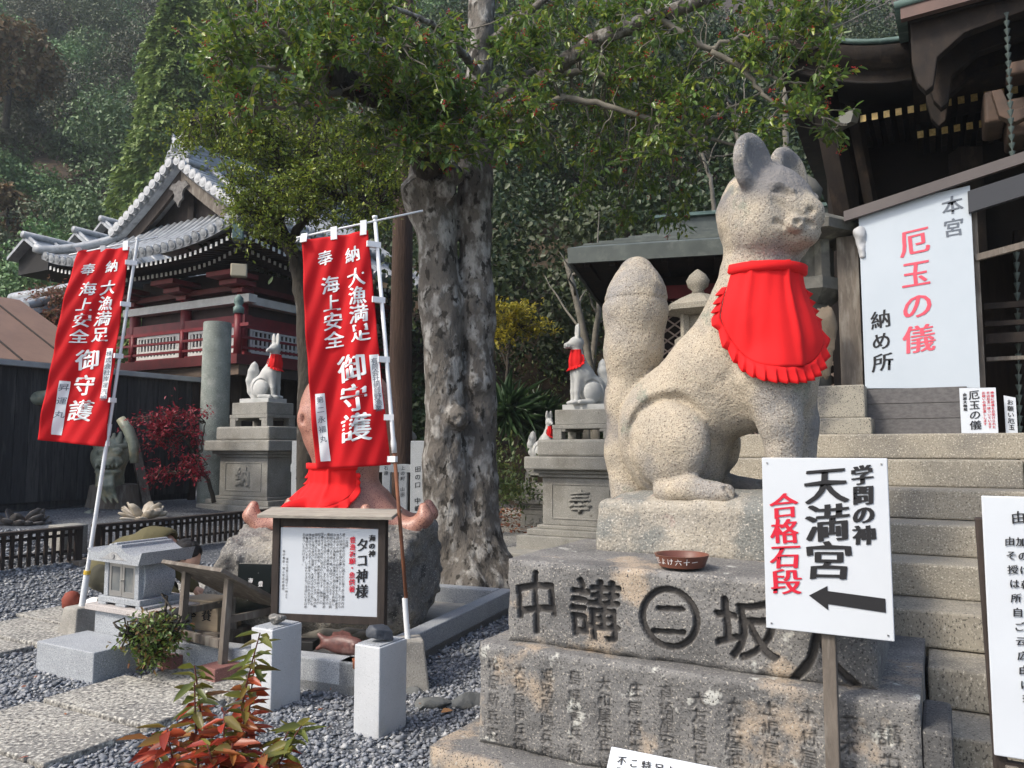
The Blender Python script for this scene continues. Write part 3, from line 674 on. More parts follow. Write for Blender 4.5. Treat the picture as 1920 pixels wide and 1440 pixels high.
# ================================================================ banners
def banner(label, tl, tr, br, bl, Y, pole_top, pole_base, rod, block_px, block_h, tabs_r, texts, strips, lower=None, seed=0):
    TL, TR, BR, BL = [at(*p, Y) for p in (tl, tr, br, bl)]
    T = thing('nobori_banner', label, 'banner', at(*pole_base, Y)); n = nrm(np.cross(TR - TL, TL - BL))
    if n[1] > 0: n = -n
    def Sf(a, b_, off=0.):
        a = np.asarray(a, float)[..., None]; b_ = np.asarray(b_, float)[..., None]
        P = TL * (1 - a) * (1 - b_) + TR * a * (1 - b_) + BL * (1 - a) * b_ + BR * a * b_
        w = .022 * np.sin(a * 6.5 + b_ * 3.2 + seed) * (.3 + b_) + .014 * np.sin(b_ * 9 - a * 3 + seed * 2) * (1 - a) + .007 * np.sin(a * 15 + b_ * 7 + seed) + .05 * np.sin(3.1 * b_) * (1 - a) + .006 * np.sin((a + b_ * 1.3) * 24 + seed)
        e = .010 * np.sin(b_ * 11 + seed) * (1 - a)
        return P + n * (w + off) + (TR - TL) * e
    nx, ny = 40, 90; A, B_ = np.meshgrid(np.linspace(0, 1, nx), np.linspace(0, 1, ny), indexing='ij'); I = np.arange(nx * ny).reshape(nx, ny)
    F = np.stack((I[:-1, :-1], I[1:, :-1], I[1:, 1:], I[:-1, 1:]), -1).reshape(-1, 4)
    cl = mesh_np('cloth', Sf(A, B_).reshape(-1, 3), F, m_flag, T, smooth=True); s_ = cl.modifiers.new('thick', 'SOLIDIFY'); s_.thickness = .002; s_.offset = 0
    Wd, Hd = np.linalg.norm(TR - TL), np.linalg.norm(TL - BL)
    Vs, Ts, k = [], [], 0
    for s, a, b0, size, pitch in texts:   # size, pitch in metres
        v, t = text2d([(s, a * Wd, -b0 * Hd, size, pitch)], bold=0, sl=.06)
        for i, (dx, dy) in enumerate(((0, 0), (.025, .01), (-.025, -.005), (.005, .02))):
            q = v + np.array((dx, dy)) * size; Vs.append(Sf(q[:, 0] / Wd, -q[:, 1] / Hd, .004 + i * .0003)); Ts.append(t + k); k += len(v)
    mesh_np('lettering', np.concatenate(Vs), np.concatenate(Ts), m_flagwhite, cl)
    for (a0, a1, b0, b1, s, size, pitch, ax) in strips:
        A, B_ = np.meshgrid(np.linspace(a0, a1, 6), np.linspace(b0, b1, 30), indexing='ij'); I = np.arange(180).reshape(6, 30)
        F = np.stack((I[:-1, :-1], I[1:, :-1], I[1:, 1:], I[:-1, 1:]), -1).reshape(-1, 4)
        st_ = mesh_np('name_strip', Sf(A, B_, .005).reshape(-1, 3), F, m_flagwhite, cl)
        v, t = text2d([(s, ax * Wd, -(b0 + .012) * Hd, size, pitch)], bold=0); mesh_np('strip_lettering', Sf(v[:, 0] / Wd, -v[:, 1] / Hd, .007), t, m_inkgrey, st_)
    pt, pb = at(*pole_top, Y + .02), at(*pole_base, Y + .02)
    if lower:
        mid = at(*lower, Y + .02); b = MB(); b.tube([pb + (0, 0, .1), mid], .012, 12); b.build('lower_pole', m_rust, T, smooth=True)
        b = MB(); b.tube([mid - (pt - mid) * .04, mid, mid + (pt - mid) * .03, pt], [.017, .019, .014, .013], 12); b.tube([pt, pt + (pt - mid) * .012], .018, 12); b.build('upper_pole', m_plastic, T, smooth=True, )
        b = MB(); b.tube([pb, pb + (mid - pb) * .21], .019, 16); b.build('socket', m_plastic, T, sharp=40)
    else:
        md = pb * .52 + pt * .48; b = MB(); b.tube([pb, md], .016, 12); b.build('lower_pole', m_plastic, T, sharp=40)
        b = MB(); b.tube([md, pt], .0125, 12); b.tube([pt, pt + (pt - md) * .012], .017, 12); b.tube([md - (pt - md) * .03, md + (pt - md) * .03], .019, 12); b.build('upper_pole', m_plastic, T, sharp=40)
        b = MB(); b.tube([pb, pb + (md - pb) * .2], .024, 16); b.build('socket', m_plastic, T, sharp=40)
        yl = pb + (md - pb) * .205; b = MB(); b.tube([yl, yl + (md - pb) * .02], .0255, 16); b.build('tape', M('yellow tape', (.6, .4, .05), bump=0), T)
    b = MB(); b.tube([at(*rod[0], Y), at(*rod[1], Y + .02)], [.007, .006], 10); b.build('top_rod', m_plastic, T, smooth=True)
    f = lambda x: at(rod[0][0] + (rod[1][0] - rod[0][0]) * x, rod[0][1] + (rod[1][1] - rod[0][1]) * x, Y)
    for a in (.03, .48, .93):
        p = Sf(a, 0.0); rx = (tl[0] + (tr[0] - tl[0]) * a - rod[0][0]) / (rod[1][0] - rod[0][0]); q = f(np.clip(rx, .01, .99)); q = q + (0, 0, .012); d = nrm(TR - TL)
        b = MB(); b.obox((p + q) / 2 + nrm(p - q) * .01, nrm(p - q), d, n, np.linalg.norm(p - q) + .035, .042, .018); b.build('tab', m_flagwhite, T)
    for b_ in tabs_r:
        p = Sf(.985, b_); s = (pb[2] - p[2]) / (pb[2] - pt[2]); q = pb + (pt - pb) * s
        b = MB(); b.bar(p + (p - q) * .15, q + (q - p) * .12 + nrm(q - p) * .015, .03, .038); b.build('tab', m_flagwhite, T)
    g = gr(*block_px); w = .105; h = block_h; bb = MB()
    ex, ey = nrm((1, .25, 0)), nrm((-.25, 1, 0)); c = np.array((pb[0], pb[1], 0))
    if seed == 0: ex, ey = UX, VX
    R_ = lambda r, z: [c + ex * sx * r + ey * sy * r + (0, 0, z) for sx, sy in ((-1, -1), (1, -1), (1, 1), (-1, 1))]
    bb.hexa(R_(w * 1.22, -.03) + R_(w * .86, h)); blk = bb.build('concrete_weight', m_concrete, T, bevel=.012)
    return T
banner('red banner with white writing nearest the middle, right half of a pair, by the octopus', (567, 452), (690, 432), (731, 872), (592, 880), 4.97, (703, 410), (765, 1200), ((556, 446), (793, 395)), (787, 1290), .30, (.06, .30, .555, .80, .975),
       [('奉', .33, .060, .105, .1), ('納', .74, .060, .105, .1), ('大漁満足', .765, .155, .122, .119), ('海上安全', .385, .175, .118, .119), ('御守護', .60, .52, .185, .190)],
       [(.86, .99, .535, .765, '有限会社網師野漁業', .043, .0375, .925), (.07, .20, .68, .968, '第二永福丸', .045, .062, .135)], lower=(738, 832), seed=1)
banner('red banner with white writing at the left in front of the black board wall', (147, 470), (243, 463), (198, 838), (73, 825), 6.27, (258, 450), (152, 1148), ((130, 478), (296, 444)), (140, 1195), .24, (.08, .29, .55, .77, .985),
       [('奉', .29, .075, .105, .1), ('納', .70, .060, .105, .1), ('大漁満足', .70, .165, .125, .128), ('海上安全', .36, .175, .120, .130), ('御守護', .55, .52, .175, .205)],
       [(.845, .955, .515, .765, '株式会社岸運汽船', .045, .050, .90), (.17, .31, .69, .965, '昇運丸', .062, .11, .24)], seed=0)

# ================================================================ white pillars with a stone on top, basin curb
m_darkstone = M('blue black stone', (.06, .068, .082), (.035, .04, .05), 9, .55, (.16, .17, .18), 12, .64, bump=.5, bs=40)
def rock(name, label, c, r, mat, res=.012, seed=1, amp=.22, fr=2.2, cat='stone', parent=None, group=None, flat=None):
    r = np.array(r); rr = np.random.default_rng(seed); cuts = [(nrm(rr.normal(0, 1, 3)), rr.uniform(.42, .80)) for _ in range(14)]
    def f(P):
        d = np.sqrt((P / r * (P / r)).sum(-1)) - 1
        for n_, o_ in cuts: d = np.maximum(d, (P / r) @ n_ - o_)
        return (d + amp * fbm(P / r.max() * fr, 4, seed) * .5).astype(np.float32)
    V, F = sculpt([('+', f, 0)], -r * 1.35, r * 1.35, res); V = V + np.asarray(c)
    o = mesh_np(name, V, F, mat, parent, sharp=30)
    return tag(o, label, cat, group) if parent is None else o
def pillar(front, w, d, h, label, stone_label, seed):
    u, v = to_uv(front); b = MB(); b.ubox(u - w, u, v, v + d, -.05, h); T = thing('stone_pillar', label, 'pillar', uv(u - w / 2, v + d / 2, 0), 'white square pillars')
    b.build('shaft', m_pillar, T, bevel=.006)
    b = MB(); b.ubox(u - w + .012, u - .012, v + .012, v + d - .012, h, h + .006); b.build('top_face', m_granite, T)
    return T, uv(u - w * .45, v + d * .45, h)
T, p = pillar(gr(710, 1388), .17, .235, .463, 'white square stone pillar nearer the fox base with a blue black stone on top', '', 1)
rock('stone', 'blue black stone lying on the pillar nearer the fox base', p + (0, 0, .048), (.085, .062, .060), m_darkstone, .005, 3, .06)
T, p = pillar(gr(507, 1337), .17, .235, .458, 'white square stone pillar beside the wooden lectern half behind red leaves', '', 2)
rock('stone', 'pale stone on the pillar beside the lectern', p + (0, 0, .035), (.065, .05, .048), m_boulder, .005, 8, .08)
A_, B_ = np.array((-.944, 4.79, 0)), np.array((0.02, 7.25, 0)); ev = nrm(B_ - A_); eu = np.array((ev[1], -ev[0], 0)); Lb = np.linalg.norm(B_ - A_); wb = 1.62
CB = thing('basin_curb', 'low grey granite curb around the octopus boulder', 'curb', A_)
def curb(p, q, t=.13, z=.2):
    b = MB(); d = nrm(q - p); sd = np.array((d[1], -d[0], 0)); b.hexa([p + (0, 0, -.05), q + (0, 0, -.05), q - sd * t + (0, 0, -.05), p - sd * t + (0, 0, -.05), p + (0, 0, z), q + (0, 0, z), q - sd * t + (0, 0, z), p - sd * t + (0, 0, z)])
    o = fixn(b.build('curb_stone', m_granite, CB, bevel=.01)); return o
C_, D_ = B_ - eu * wb, A_ - eu * wb
curb(D_, A_ - eu * .003); curb(A_, B_); curb(B_ - eu * .135, C_); curb(C_, D_ + ev * .133)
b = MB(); b.hexa([p + (0, 0, -.04) for p in (A_, B_, C_, D_)] + [p + (0, 0, .06) for p in (A_, B_, C_, D_)]); b2 = b.build('basin_floor', m_concrete, CB)
# boulder, split top
def boulder():
    cuts = [((0, -.2, 1), .40), ((-.95, -.2, .3), .80), ((.9, -.3, .1), .80), ((.1, -1, .25), .70), ((-.55, -.8, .1), .80), ((.6, -.75, -.1), .78), ((.2, .1, -1), .5)]
    cuts = [(nrm(a), o) for a, o in cuts]
    def f(P):
        d = np.sqrt((P / (.98, .75, .62)) ** 2 @ np.ones(3)) - 1; d = d * .6
        for n_, o_ in cuts: d = smin(d, d * 0 - 9, 0) if False else np.maximum(d, P @ n_ - o_)
        return (d + .075 * fbm(P * 2.0, 5, 21) + .022 * fbm(P * 9, 4, 4)).astype(np.float32)
    return sculpt([('+', f, 0)], (-1.15, -.9, -.65), (1.15, .9, .7), .022)
V, F = boulder(); tag(mesh_np('boulder', V + (-1.47, 6.35, .46), F, m_boulder, smooth=True), 'large rough split boulder inside the low granite curb carrying the octopus', 'boulder')

# ================================================================ octopus sculpture
OC = np.array((-1.38, 6.45, .80)); OCT = thing('octopus_statue', 'polished red granite octopus wearing a red bib on the boulder', 'octopus statue', OC)
def octo():
    o = []; A = lambda f, k=.06: o.append(('+', f, k)); Cc = lambda f, k=.015: o.append(('-', f, k))
    A(ell((.0, .0, .98), (.40, .36, .44))); A(cap((0, 0, .75), (0, 0, .45), .30, .23), .12); A(cap((0, 0, .45), (0, 0, .10), .24, .42), .12); A(ell((0, 0, .10), (.55, .42, .16)), .1)
    for a, L in ((200, .76), (240, .62), (270, .55), (300, .62), (340, .76), (20, .7), (90, .6), (150, .7)):
        ca, sa = math.cos(R(a)), math.sin(R(a)); A(chain([(ca * .25, sa * .22, .22), (ca * L * .6, sa * L * .5, .08), (ca * L * .88, sa * L * .7, .06), (ca * L * 1.02, sa * L * .78, .15), (ca * L * 1.0, sa * L * .76, .23)], [.16, .105, .08, .062, .042], .04), .06)
    for sx in (-1, 1):
        e = np.array((sx * .25, -.215, .93)); A(ell(e, (.085, .075, .10)), .08); Cc(ell(e + (sx * .02, -.075, 0), (.022, .03, .045)), .005)
        Cc(chain([e + (.10 * math.cos(t) + sx * .0, -.045 + .02 * math.cos(t) * sx, .125 * math.sin(t)) for t in np.linspace(0, 5.6, 14)], [.009] * 14, 0), .008)
    A(cap((-.02, -.28, .70), (-.02, -.42, .66), .075, .06), .04); Cc(cap((-.02, -.42, .66), (-.02, -.52, .65), .03, .03), .01)
    return o
oo = octo(); V, F = sculpt(oo, (-.95, -.75, -.1), (.95, .72, 1.48), .02); mesh_np('octopus_body', xf(V, OC, R(-8)), F, m_octo, OCT, smooth=True)
bib('bib', sdf(oo), lambda h: (0, 0), (.58, .24), .235, R(-108), R(52), OCT, OC, R(-8), 1.0, m_red, rmax=.75, ruf=.07, nr=13, sag=.16, off=.02)
b = MB()
for k in range(90):
    a = random.uniform(-.3, 6.6); r = random.uniform(.5, .72); p = OC + (math.cos(a) * r * 1.0, math.sin(a) * r * .7, .005 + random.uniform(-.01, .015)); q = random.uniform(.012, .028)
    b.lathe([(q * .4, -q * .5), (q, 0), (q * .6, q * .5)], p, 6, random.random())
tag(b.build('white_pebbles', m_whitestone), kind='stuff')
# --- octopus story board
pl, pr = at(517, 1170, 5.15), at(716, 1195, 5.02); ex = nrm((pr - pl) * (1, 1, 0)); L_ = np.linalg.norm((pr - pl)[:2]); pl[2] = 0; n_ = np.cross(ex, ZX)
T = thing('story_board', 'roofed white story board on dark posts in front of the octopus boulder', 'notice board', pl + ex * L_ / 2)
zt, zb = 1.045, .455
for x, zz in ((0, .0), (L_, .0)):
    b = MB(); b.obox(pl + ex * x + (0, 0, .53), ex, n_, ZX, .05, .06, 1.06); b.build('post', m_darkwood, T, bevel=.004)
b = MB(); b.obox(pl + ex * (L_ / 2) + (0, 0, 1.015), ex, n_, ZX, L_ - .052, .045, .06); b.build('top_rail', m_darkwood, T, bevel=.003)
b = MB(); b.obox(pl + ex * (L_ / 2) + (0, 0, .40), ex, n_, ZX, L_ - .052, .04, .05); b.build('bottom_rail', m_darkwood, T, bevel=.003)
cx = pl + ex * (L_ / 2); rn = nrm(n_ * .93 - ZX * .16)
b = MB(); b.obox(cx + (0, 0, 1.075) + n_ * .01, ex, rn, np.cross(ex, rn) * -1, .92, .20, .022); b.build('roof_plank', m_paleplank, T, bevel=.003)
bw, bh = L_ - .055, .555
B = board('sign_board', cx + n_ * .018 + (0, 0, .425 + bh / 2), bw, bh, .014, T, ex=ex)
O = cx - ex * bw / 2 + n_ * .018 + (0, 0, .425)
letter(B, O, ex, ZX, [('海の神', bw - .040, .520, .045, .049), ('タコ神様', bw - .105, .500, .092, .098, .9)], m_ink, bold=.05)
letter(B, O, ex, ZX, [('豊漁祈願・魚供養', bw - .172, .505, .043, .0445)], m_inkred, bold=.05, name='red_lettering')
story = ['ご由緒', '昔この児島の辺りは海に囲まれた島であり瀬戸内の', '人々は海の幸を頂き暮らしておりました。古くから', '漁師の守り神として由加の大神様に手を合わせ豊漁', '今も多くの漁業者が大漁満足と海上安全を祈願し', '和船の時代より続く篤い信仰でございます。この蛸', '備前の海で獲れる真蛸を形どり八本の足で四方の', '八方の福を招くと云われ、また魚たちの御霊を慰め', '供養をするため石に刻まれたものです。毎年この', '船の安全、家内安全、商売繁盛を祈り大勢の方が', '頭を撫で手を合わせてお参りくださいます。海の神', '豊かな海の恵みに感謝し、未来の子供らの為にも', '漁場が守られますよう毎年七月に行われます祭り', '供養祭を行います。どなたさまもご自由に心を込め', 'お参りいただけます。']
it = [(s, bw - .212 - k * .0212, (.528 - (.03 if k == 0 else random.uniform(0, .012))), .0215, .0208) for k, s in enumerate(story)] + [('毎年七月第三日曜日十一時より', .052, .36, .0175, .0190), ('魚供養祭・海上安全祈願祭', .028, .41, .0185, .022)]
letter(B, O, ex, ZX, it, m_ink, bold=.0)
# --- small black plaque leaning on the boulder
c = at(475, 1105, 5.62); T = thing('black_plaque', 'polished black stone plaque with white writing leaning on the boulder', 'plaque', c)
B = board('plaque_slab', c, .26, .36, .03, T, mat=M('polished black stone', (.008, .012, .013), None, rough=.15, bump=0), ex=ex, ey=nrm((0, .12, 1)))
letter(B, c - ex * .13 - nrm((0, .12, 1)) * .18, ex, nrm((0, .12, 1)), [('豊漁', .185, .24, .04, .055), ('海上安全', .105, .26, .038, .040)], m_flagwhite, bold=.02)
# --- ceramic fish, driftwood and pot in the basin
m_fish = M('pink brown pottery', (.15, .062, .052), (.09, .042, .038), 30, .4, (.22, .13, .11), 12, .6, bump=.25, bs=60)
fc = gr(636, 1232, .2) + (0, .10, 0); T = thing('fish_statue', 'pink brown pottery sea bream lying inside the granite curb', 'fish statue', fc)
V, F = sculpt([('+', ell((0, 0, .05), (.135, .045, .062)), 0), ('+', ell((.09, 0, .045), (.06, .04, .05)), .03), ('+', chain([(-.11, 0, .055), (-.18, 0, .10)], [.025, .012], 0), .03), ('+', chain([(-.12, 0, .05), (-.19, 0, .01)], [.025, .012], 0), .03), ('-', cap((.14, -.05, .035), (.11, -.05, .03), .012, .008), .01), ('+', ell((.105, -.036, .062), (.012, .01, .012)), .003)], (-.22, -.08, -.02), (.18, .08, .18), .006)
mesh_np('fish_body', xf(V, fc, R(-20)), F, m_fish, T, smooth=True)
fp = [(-.09, .09), (-.07, .125), (-.03, .128), (-.01, .140), (.03, .132), (.05, .128), (.085, .085), (.0, .095)]
mesh_np('dorsal_fin', xf(np.array([(x, -.004, z) for x, z in fp] + [(x, .004, z) for x, z in fp]), fc, R(-20)), [tuple(range(8)), tuple(range(15, 7, -1))] + [(i, i + 8, (i + 1) % 8 + 8, (i + 1) % 8) for i in range(8)], m_fish, T)
c = gr(660, 1250, .2) + (.02, .08, -.03); b = MB(); b.lathe([(.030, 0), (.034, .05), (.036, .055), (.030, .055), (.027, .02), (.001, .018)], c, 24); tag(b.build('clay_cup', M('terracotta', (.35, .12, .06), rough=.7, bump=.1), smooth=True), 'small terracotta cup beside the pottery fish', 'cup')
b = MB(); p = gr(610, 1215, .2) + (0, .2, 0); b.tube([p + (-.22, .05, .0), p + (-.05, .0, .05), p + (.12, .05, .02), p + (.3, .02, .05)], [.03, .035, .028, .012], 8); b.tube([p + (-.1, .1, .0), p + (.1, .02, .06), p + (.25, .1, .03)], [.02, .024, .01], 8); tag(b.build('driftwood', m_branch, smooth=True), 'pale driftwood lying behind the pottery fish', 'driftwood')
b = MB(); p = gr(560, 1222, .2); b.obox(p + (0, .15, .01), ex, n_, ZX, .16, .10, .06); tag(b.build('black_tray', M('black box', (.01, .01, .01), rough=.6, bump=0), bevel=.006), 'small black tray inside the curb beside the pottery fish', 'tray')
# ================================================================ little stone incense house, its pedestal and step
K = np.array((-2.662, 5.02, 0)); ku, kv = to_uv(K)
b = MB(); b.ubox(ku - .63, ku, kv, kv + .36, -.04, .20); tag(b.build('stone_block', m_granite, bevel=.008), 'low grey granite step block in front of the incense house pedestal', 'stone block')
T = thing('stone_pedestal', 'grey granite pedestal with a pale top slab carrying the small incense house', 'pedestal', uv(-5.05, 3.7, 0))
b = MB(); b.ubox(-5.33, -4.77, kv + .365, 3.97, -.04, .353); b.build('pedestal_block', m_granite, T, bevel=.006)
b = MB(); b.ubox(-5.40, -4.70, 3.43, 4.02, .353, .392); b.build('top_slab', M('pale pink granite', (.46, .42, .40), (.40, .37, .35), 5, .8, spk=((.25, .23, .22), (.6, .57, .55)), sps=170, bump=.2, bs=90), T, bevel=.004)
hu0, hu1, hv0, hv1 = -5.30, -4.855, 3.48, 3.78; hz = .392
T = thing('incense_house', 'small grey granite house shrine for incense with glass doors', 'stone house', uv((hu0 + hu1) / 2, (hv0 + hv1) / 2, hz))
b = MB(); b.ubox(hu0 - .01, hu1 + .01, hv0 - .01, hv1 + .01, hz + .02, hz + .06)
for a, c in ((0, .09), (.2, .31), (.42, .51)): b.ubox(hu0 - .01 + a, hu0 - .01 + c, hv0 - .01, hv1 + .01, hz, hz + .02)
b.build('foot_plinth', m_granite, T, bevel=.004)
du0, du1 = hu0 + .075, hu1 - .075
def bulge(za, zb, ua, ub, va, vb):
    bb = MB(); n = 9; R_ = []
    for i in range(n):
        t = i / (n - 1); k = .028 * math.sin(math.pi * t) - .004; z = za + (zb - za) * t
        R_.append([uv(ua - k, va, z), uv(ub + k, va, z), uv(ub + k, vb + k * .5, z), uv(ua - k, vb + k * .5, z)])
    V = [p for r in R_ for p in r]; F = [(i * 4 + j, i * 4 + (j + 1) % 4, i * 4 + 4 + (j + 1) % 4, i * 4 + 4 + j) for i in range(n - 1) for j in range(4)] + [(3, 2, 1, 0), tuple(range(n * 4 - 4, n * 4))]
    return bb.add(V, F)
bulge(hz + .06, hz + .315, hu0 + .03, hu1 - .03, hv0 + .04, hv1 - .03).build('body', m_granite, T, bevel=.003)
for a, c in ((hu0 + .03, du0), (du1, hu1 - .03)):
    b = MB(); b.ubox(a, c, hv0 + .005, hv0 + .045, hz + .06, hz + .315); b.build('door_jamb', m_granite, T, bevel=.003)
m_steel = M('brushed steel', (.45, .44, .42), rough=.4, metal=.8, bump=0); m_glass = M('smoky glass', (.10, .115, .12), (.20, .20, .19), 6, .08, spec=.8, bump=0)
dm = (du0 + du1) / 2
for a, c, kx in ((du0 + .003, dm - .002, 1), (dm + .002, du1 - .003, -1)):
    D = MB(); w = .022
    D.ubox(a, a + w, hv0 + .012, hv0 + .026, hz + .065, hz + .300); D.ubox(c - w, c, hv0 + .012, hv0 + .026, hz + .065, hz + .300); D.ubox(a + w, c - w, hv0 + .012, hv0 + .026, hz + .065, hz + .100); D.ubox(a + w, c - w, hv0 + .012, hv0 + .026, hz + .270, hz + .300)
    d = D.build('door', m_steel, T)
    b = MB(); b.ubox(a + w, c - w, hv0 + .018, hv0 + .022, hz + .10, hz + .27); b.build('pane', m_glass, d)
    if kx < 0: b = MB(); b.tube([uv(a + .012, hv0 + .012, hz + .18), uv(a + .012, hv0 - .012, hz + .18)], .007, 10); b.build('handle', m_steel, d)
# roof with a curved gable front
pts = []
for i in range(25):
    t = i / 24 * 2 - 1; pts.append((t, .045 + .075 * math.exp(-(t / .42) ** 2) + .035 * abs(t) ** 5))
poly = [uv((hu0 + hu1) / 2 + t * .305, hv0 - .06, hz + .315 + z) for t, z in pts] + [uv((hu0 + hu1) / 2 + .27, hv0 - .06, hz + .305), uv((hu0 + hu1) / 2 - .27, hv0 - .06, hz + .312)]
b = MB(); b.prism(poly, VX * .43); fixn(b.build('roof', m_granite, T, sharp=35))
b = MB(); b.prism([uv((hu0 + hu1) / 2 + t * .16, hv0 - .063, hz + .330 + .055 * math.exp(-(t / .55) ** 2)) for t in np.linspace(-1, 1, 17)], VX * .004); b.tube([uv(dm, hv0 - .061, hz + .357), uv(dm, hv0 - .069, hz + .357)], .016, 14)
fixn(b.build('gable_panel', M('carved pale panel', (.42, .42, .41), (.25, .25, .25), 40, .8, bump=.6, bs=60), T))
for k in (-1, 0, 1):
    b = MB(); b.bar(uv(dm + k * .055, hv0 - .05, hz + .432 - abs(k) * .012), uv(dm + k * .055, hv0 + .36, hz + .432 - abs(k) * .012), .03, .03); b.build('ridge_rib', m_granite, T, bevel=.004)

# ================================================================ wooden lectern, offering box
T = thing('wooden_lectern', 'weathered dark wooden slanted writing stand on red stone feet', 'lectern', at(400, 1240, 5.35) * (1, 1, 0))
pA, pB = gr(337, 1228, .10), gr(417, 1250, .10); back = nrm(VX)
m_redstone = M('red granite', (.24, .11, .095), (.19, .085, .075), 5, .6, spk=((.10, .04, .04), (.36, .2, .18)), sps=160, bump=.15)
fr = [pA, pB]; d = nrm((pB - pA) * (1, 1, 0)); sd = np.array((-d[1], d[0], 0)); sd = sd if sd[1] > 0 else -sd; dep = .42
for p in fr:
    b = MB(); b.obox(p + sd * .06 + (0, 0, -.06), d, sd, ZX, .17, .34, .16); b.build('stone_foot', m_redstone, T, bevel=.006)
    b = MB(); b.bar(p + (0, 0, .015), p + (0, 0, .555) + sd * .03, .045, .045); b.build('post', m_wood, T, bevel=.003)
    q = p + sd * dep; b = MB(); b.bar(q + (0, 0, -.1), q + (0, 0, .34), .045, .045); b.build('post', m_wood, T, bevel=.003)
for p, q in ((pA, pA + sd * dep), (pB, pB + sd * dep)):
    b = MB(); b.bar(p + sd * .03 + (0, 0, .29), q - sd * .03 + (0, 0, .29), .03, .045); b.build('side_rail', m_wood, T, bevel=.003)
b = MB(); b.bar(pA + d * .03 + (0, 0, .14), pB - d * .03 + (0, 0, .14), .03, .06); b.build('front_rail', m_wood, T, bevel=.003)
c = (pA + pB) / 2 + sd * .19 + (0, 0, .465); sl_ = nrm(sd * .86 - ZX * .50); b = MB(); b.obox(c, d, sl_, np.cross(d, sl_), np.linalg.norm(pB - pA) + .20, .66, .026); b.build('slanted_top', m_wood, T, bevel=.003)
bc = at(398, 1166, 5.75); bc[2] = .30
T = thing('offering_box', 'pale wooden offering box with two brush characters under the lectern', 'box', bc - (0, 0, .1))
m_pale = M('pale cypress wood', (.40, .32, .22), (.33, .26, .18), 6, .75, st=(.7, .7, 6), bump=.15, bs=30)
m_lid = M('box lid shadow', (.10, .08, .06), bump=0)
ex2, ey2 = nrm(UX + .1 * VX), nrm(VX - .1 * UX)
b = MB(); b.obox(bc, ex2, ey2, ZX, .33, .24, .20); BX = b.build('box_body', m_pale, T, bevel=.003)
b = MB(); b.obox(bc + (0, 0, .106), ex2, ey2, ZX, .345, .255, .012); b.build('lid', m_pale, T, bevel=.002)
letter(BX, bc - ex2 * .165 - ey2 * .12 - (0, 0, .1), ex2, ZX, [('奉', .085, .165, .10), ('賽', .23, .165, .10)], m_ink, bold=.04)
b = MB(); b.obox(bc + (0, 0, -.16), ex2, ey2, ZX, .44, .34, .12); tag(b.build('box_stand', m_wood, bevel=.004), 'low grey wooden stand under the offering box', 'stand')
b = MB(); b.lathe([(.05, 0), (.058, .05), (.062, .06), (.052, .06), (.048, .02), (.001, .018)], bc + ex2 * .05 + ey2 * .25 + (0, 0, .0), 24); b2 = b.build('flower_pot', M('terracotta pot', (.26, .10, .06), rough=.7, bump=.1), smooth=True); tag(b2, 'small terracotta pot behind the offering box', 'pot')

# ================================================================ person kneeling and bowing behind the incense house
PO = np.array((-3.20, 6.85, .10)); PA = R(-6)
P_ = thing('person', 'person in an olive hooded jacket kneeling and bending low with head down', 'person', PO)
m_skin = M('skin', (.55, .34, .25), bump=0, rough=.6); m_olive = M('olive jacket', (.115, .100, .045), (.085, .075, .035), 6, .85, bump=.4, bs=25); m_trs = M('dark olive trousers', (.05, .048, .032), (.035, .034, .024), 6, .9, bump=.3, bs=25)
m_hair = M('black hair', (.012, .011, .012), (.02, .018, .018), 30, .55, bump=.8, bs=120, st=(1, 1, 3))
def person():   # local: x forward, z up; one continuous body
    o = []; A = lambda f, k=.03: o.append(('+', f, k))
    A(chain([(-.36, 0, .30), (-.18, 0, .42), (.06, 0, .52), (.14, 0, .53)], [.155, .15, .145, .12], .05))
    A(cap((.14, 0, .53), (.28, 0, .50), .062, .058)); A(ell((.37, 0, .475), (.115, .078, .10)), .02); A(ell((.42, 0, .42), (.06, .06, .06)), .03)
    A(cap((.455, 0, .42), (.475, 0, .405), .018, .013), .012)
    for s in (-1, 1):
        A(ell((.36, s * .078, .46), (.02, .014, .03)), .01)
        A(chain([(.12, s * .17, .50), (.20, s * .22, .30), (.36, s * .16, .16)], [.062, .05, .036], .02))
        A(ell((.41, s * .145, .13), (.05, .02, .042)), .015)
        for k, L in enumerate((.055, .065, .06, .045)): A(chain([(.435, s * (.16 - .012 * k), .145 - .018 * k), (.455 + L * .4, s * (.15 - .012 * k), .125 - .018 * k), (.45 + L * .6, s * (.135 - .010 * k), .10 - .016 * k)], [.0095, .009, .0075], 0), .004)
        A(chain([(.40, s * .125, .15), (.43, s * .10, .13), (.45, s * .095, .11)], [.011, .010, .008], 0), .006)
        A(chain([(-.30, s * .11, .28), (.10, s * .15, .13), (.11, s * .15, .09)], [.115, .085, .07], .03)); A(chain([(.11, s * .15, .07), (-.30, s * .12, .075)], [.062, .048], .02)); A(cap((-.30, s * .12, .07), (-.46, s * .12, .06), .045, .035), .02)
    return o
po = person(); V, F = sculpt(po, (-.6, -.36, -.02), (.6, .36, .72), .010); mesh_np('body', xf(V, PO, PA), F, m_skin, P_, smooth=True)
def cloth(name, ops, mat, h=.012, amp=.006, lo=(-.62, -.40, .0), hi=(.55, .40, .80), fr=9): V, F = sculpt(ops, lo, hi, h, lambda P: (amp * fbm(P * (fr, fr, fr), 3, 31)).astype(np.float32)); return mesh_np(name, xf(V, PO, PA), F, mat, P_, smooth=True)
j = [('+', chain([(-.37, 0, .31), (-.18, 0, .44), (.05, 0, .54), (.13, 0, .54)], [.175, .17, .165, .135], .05), 0)]
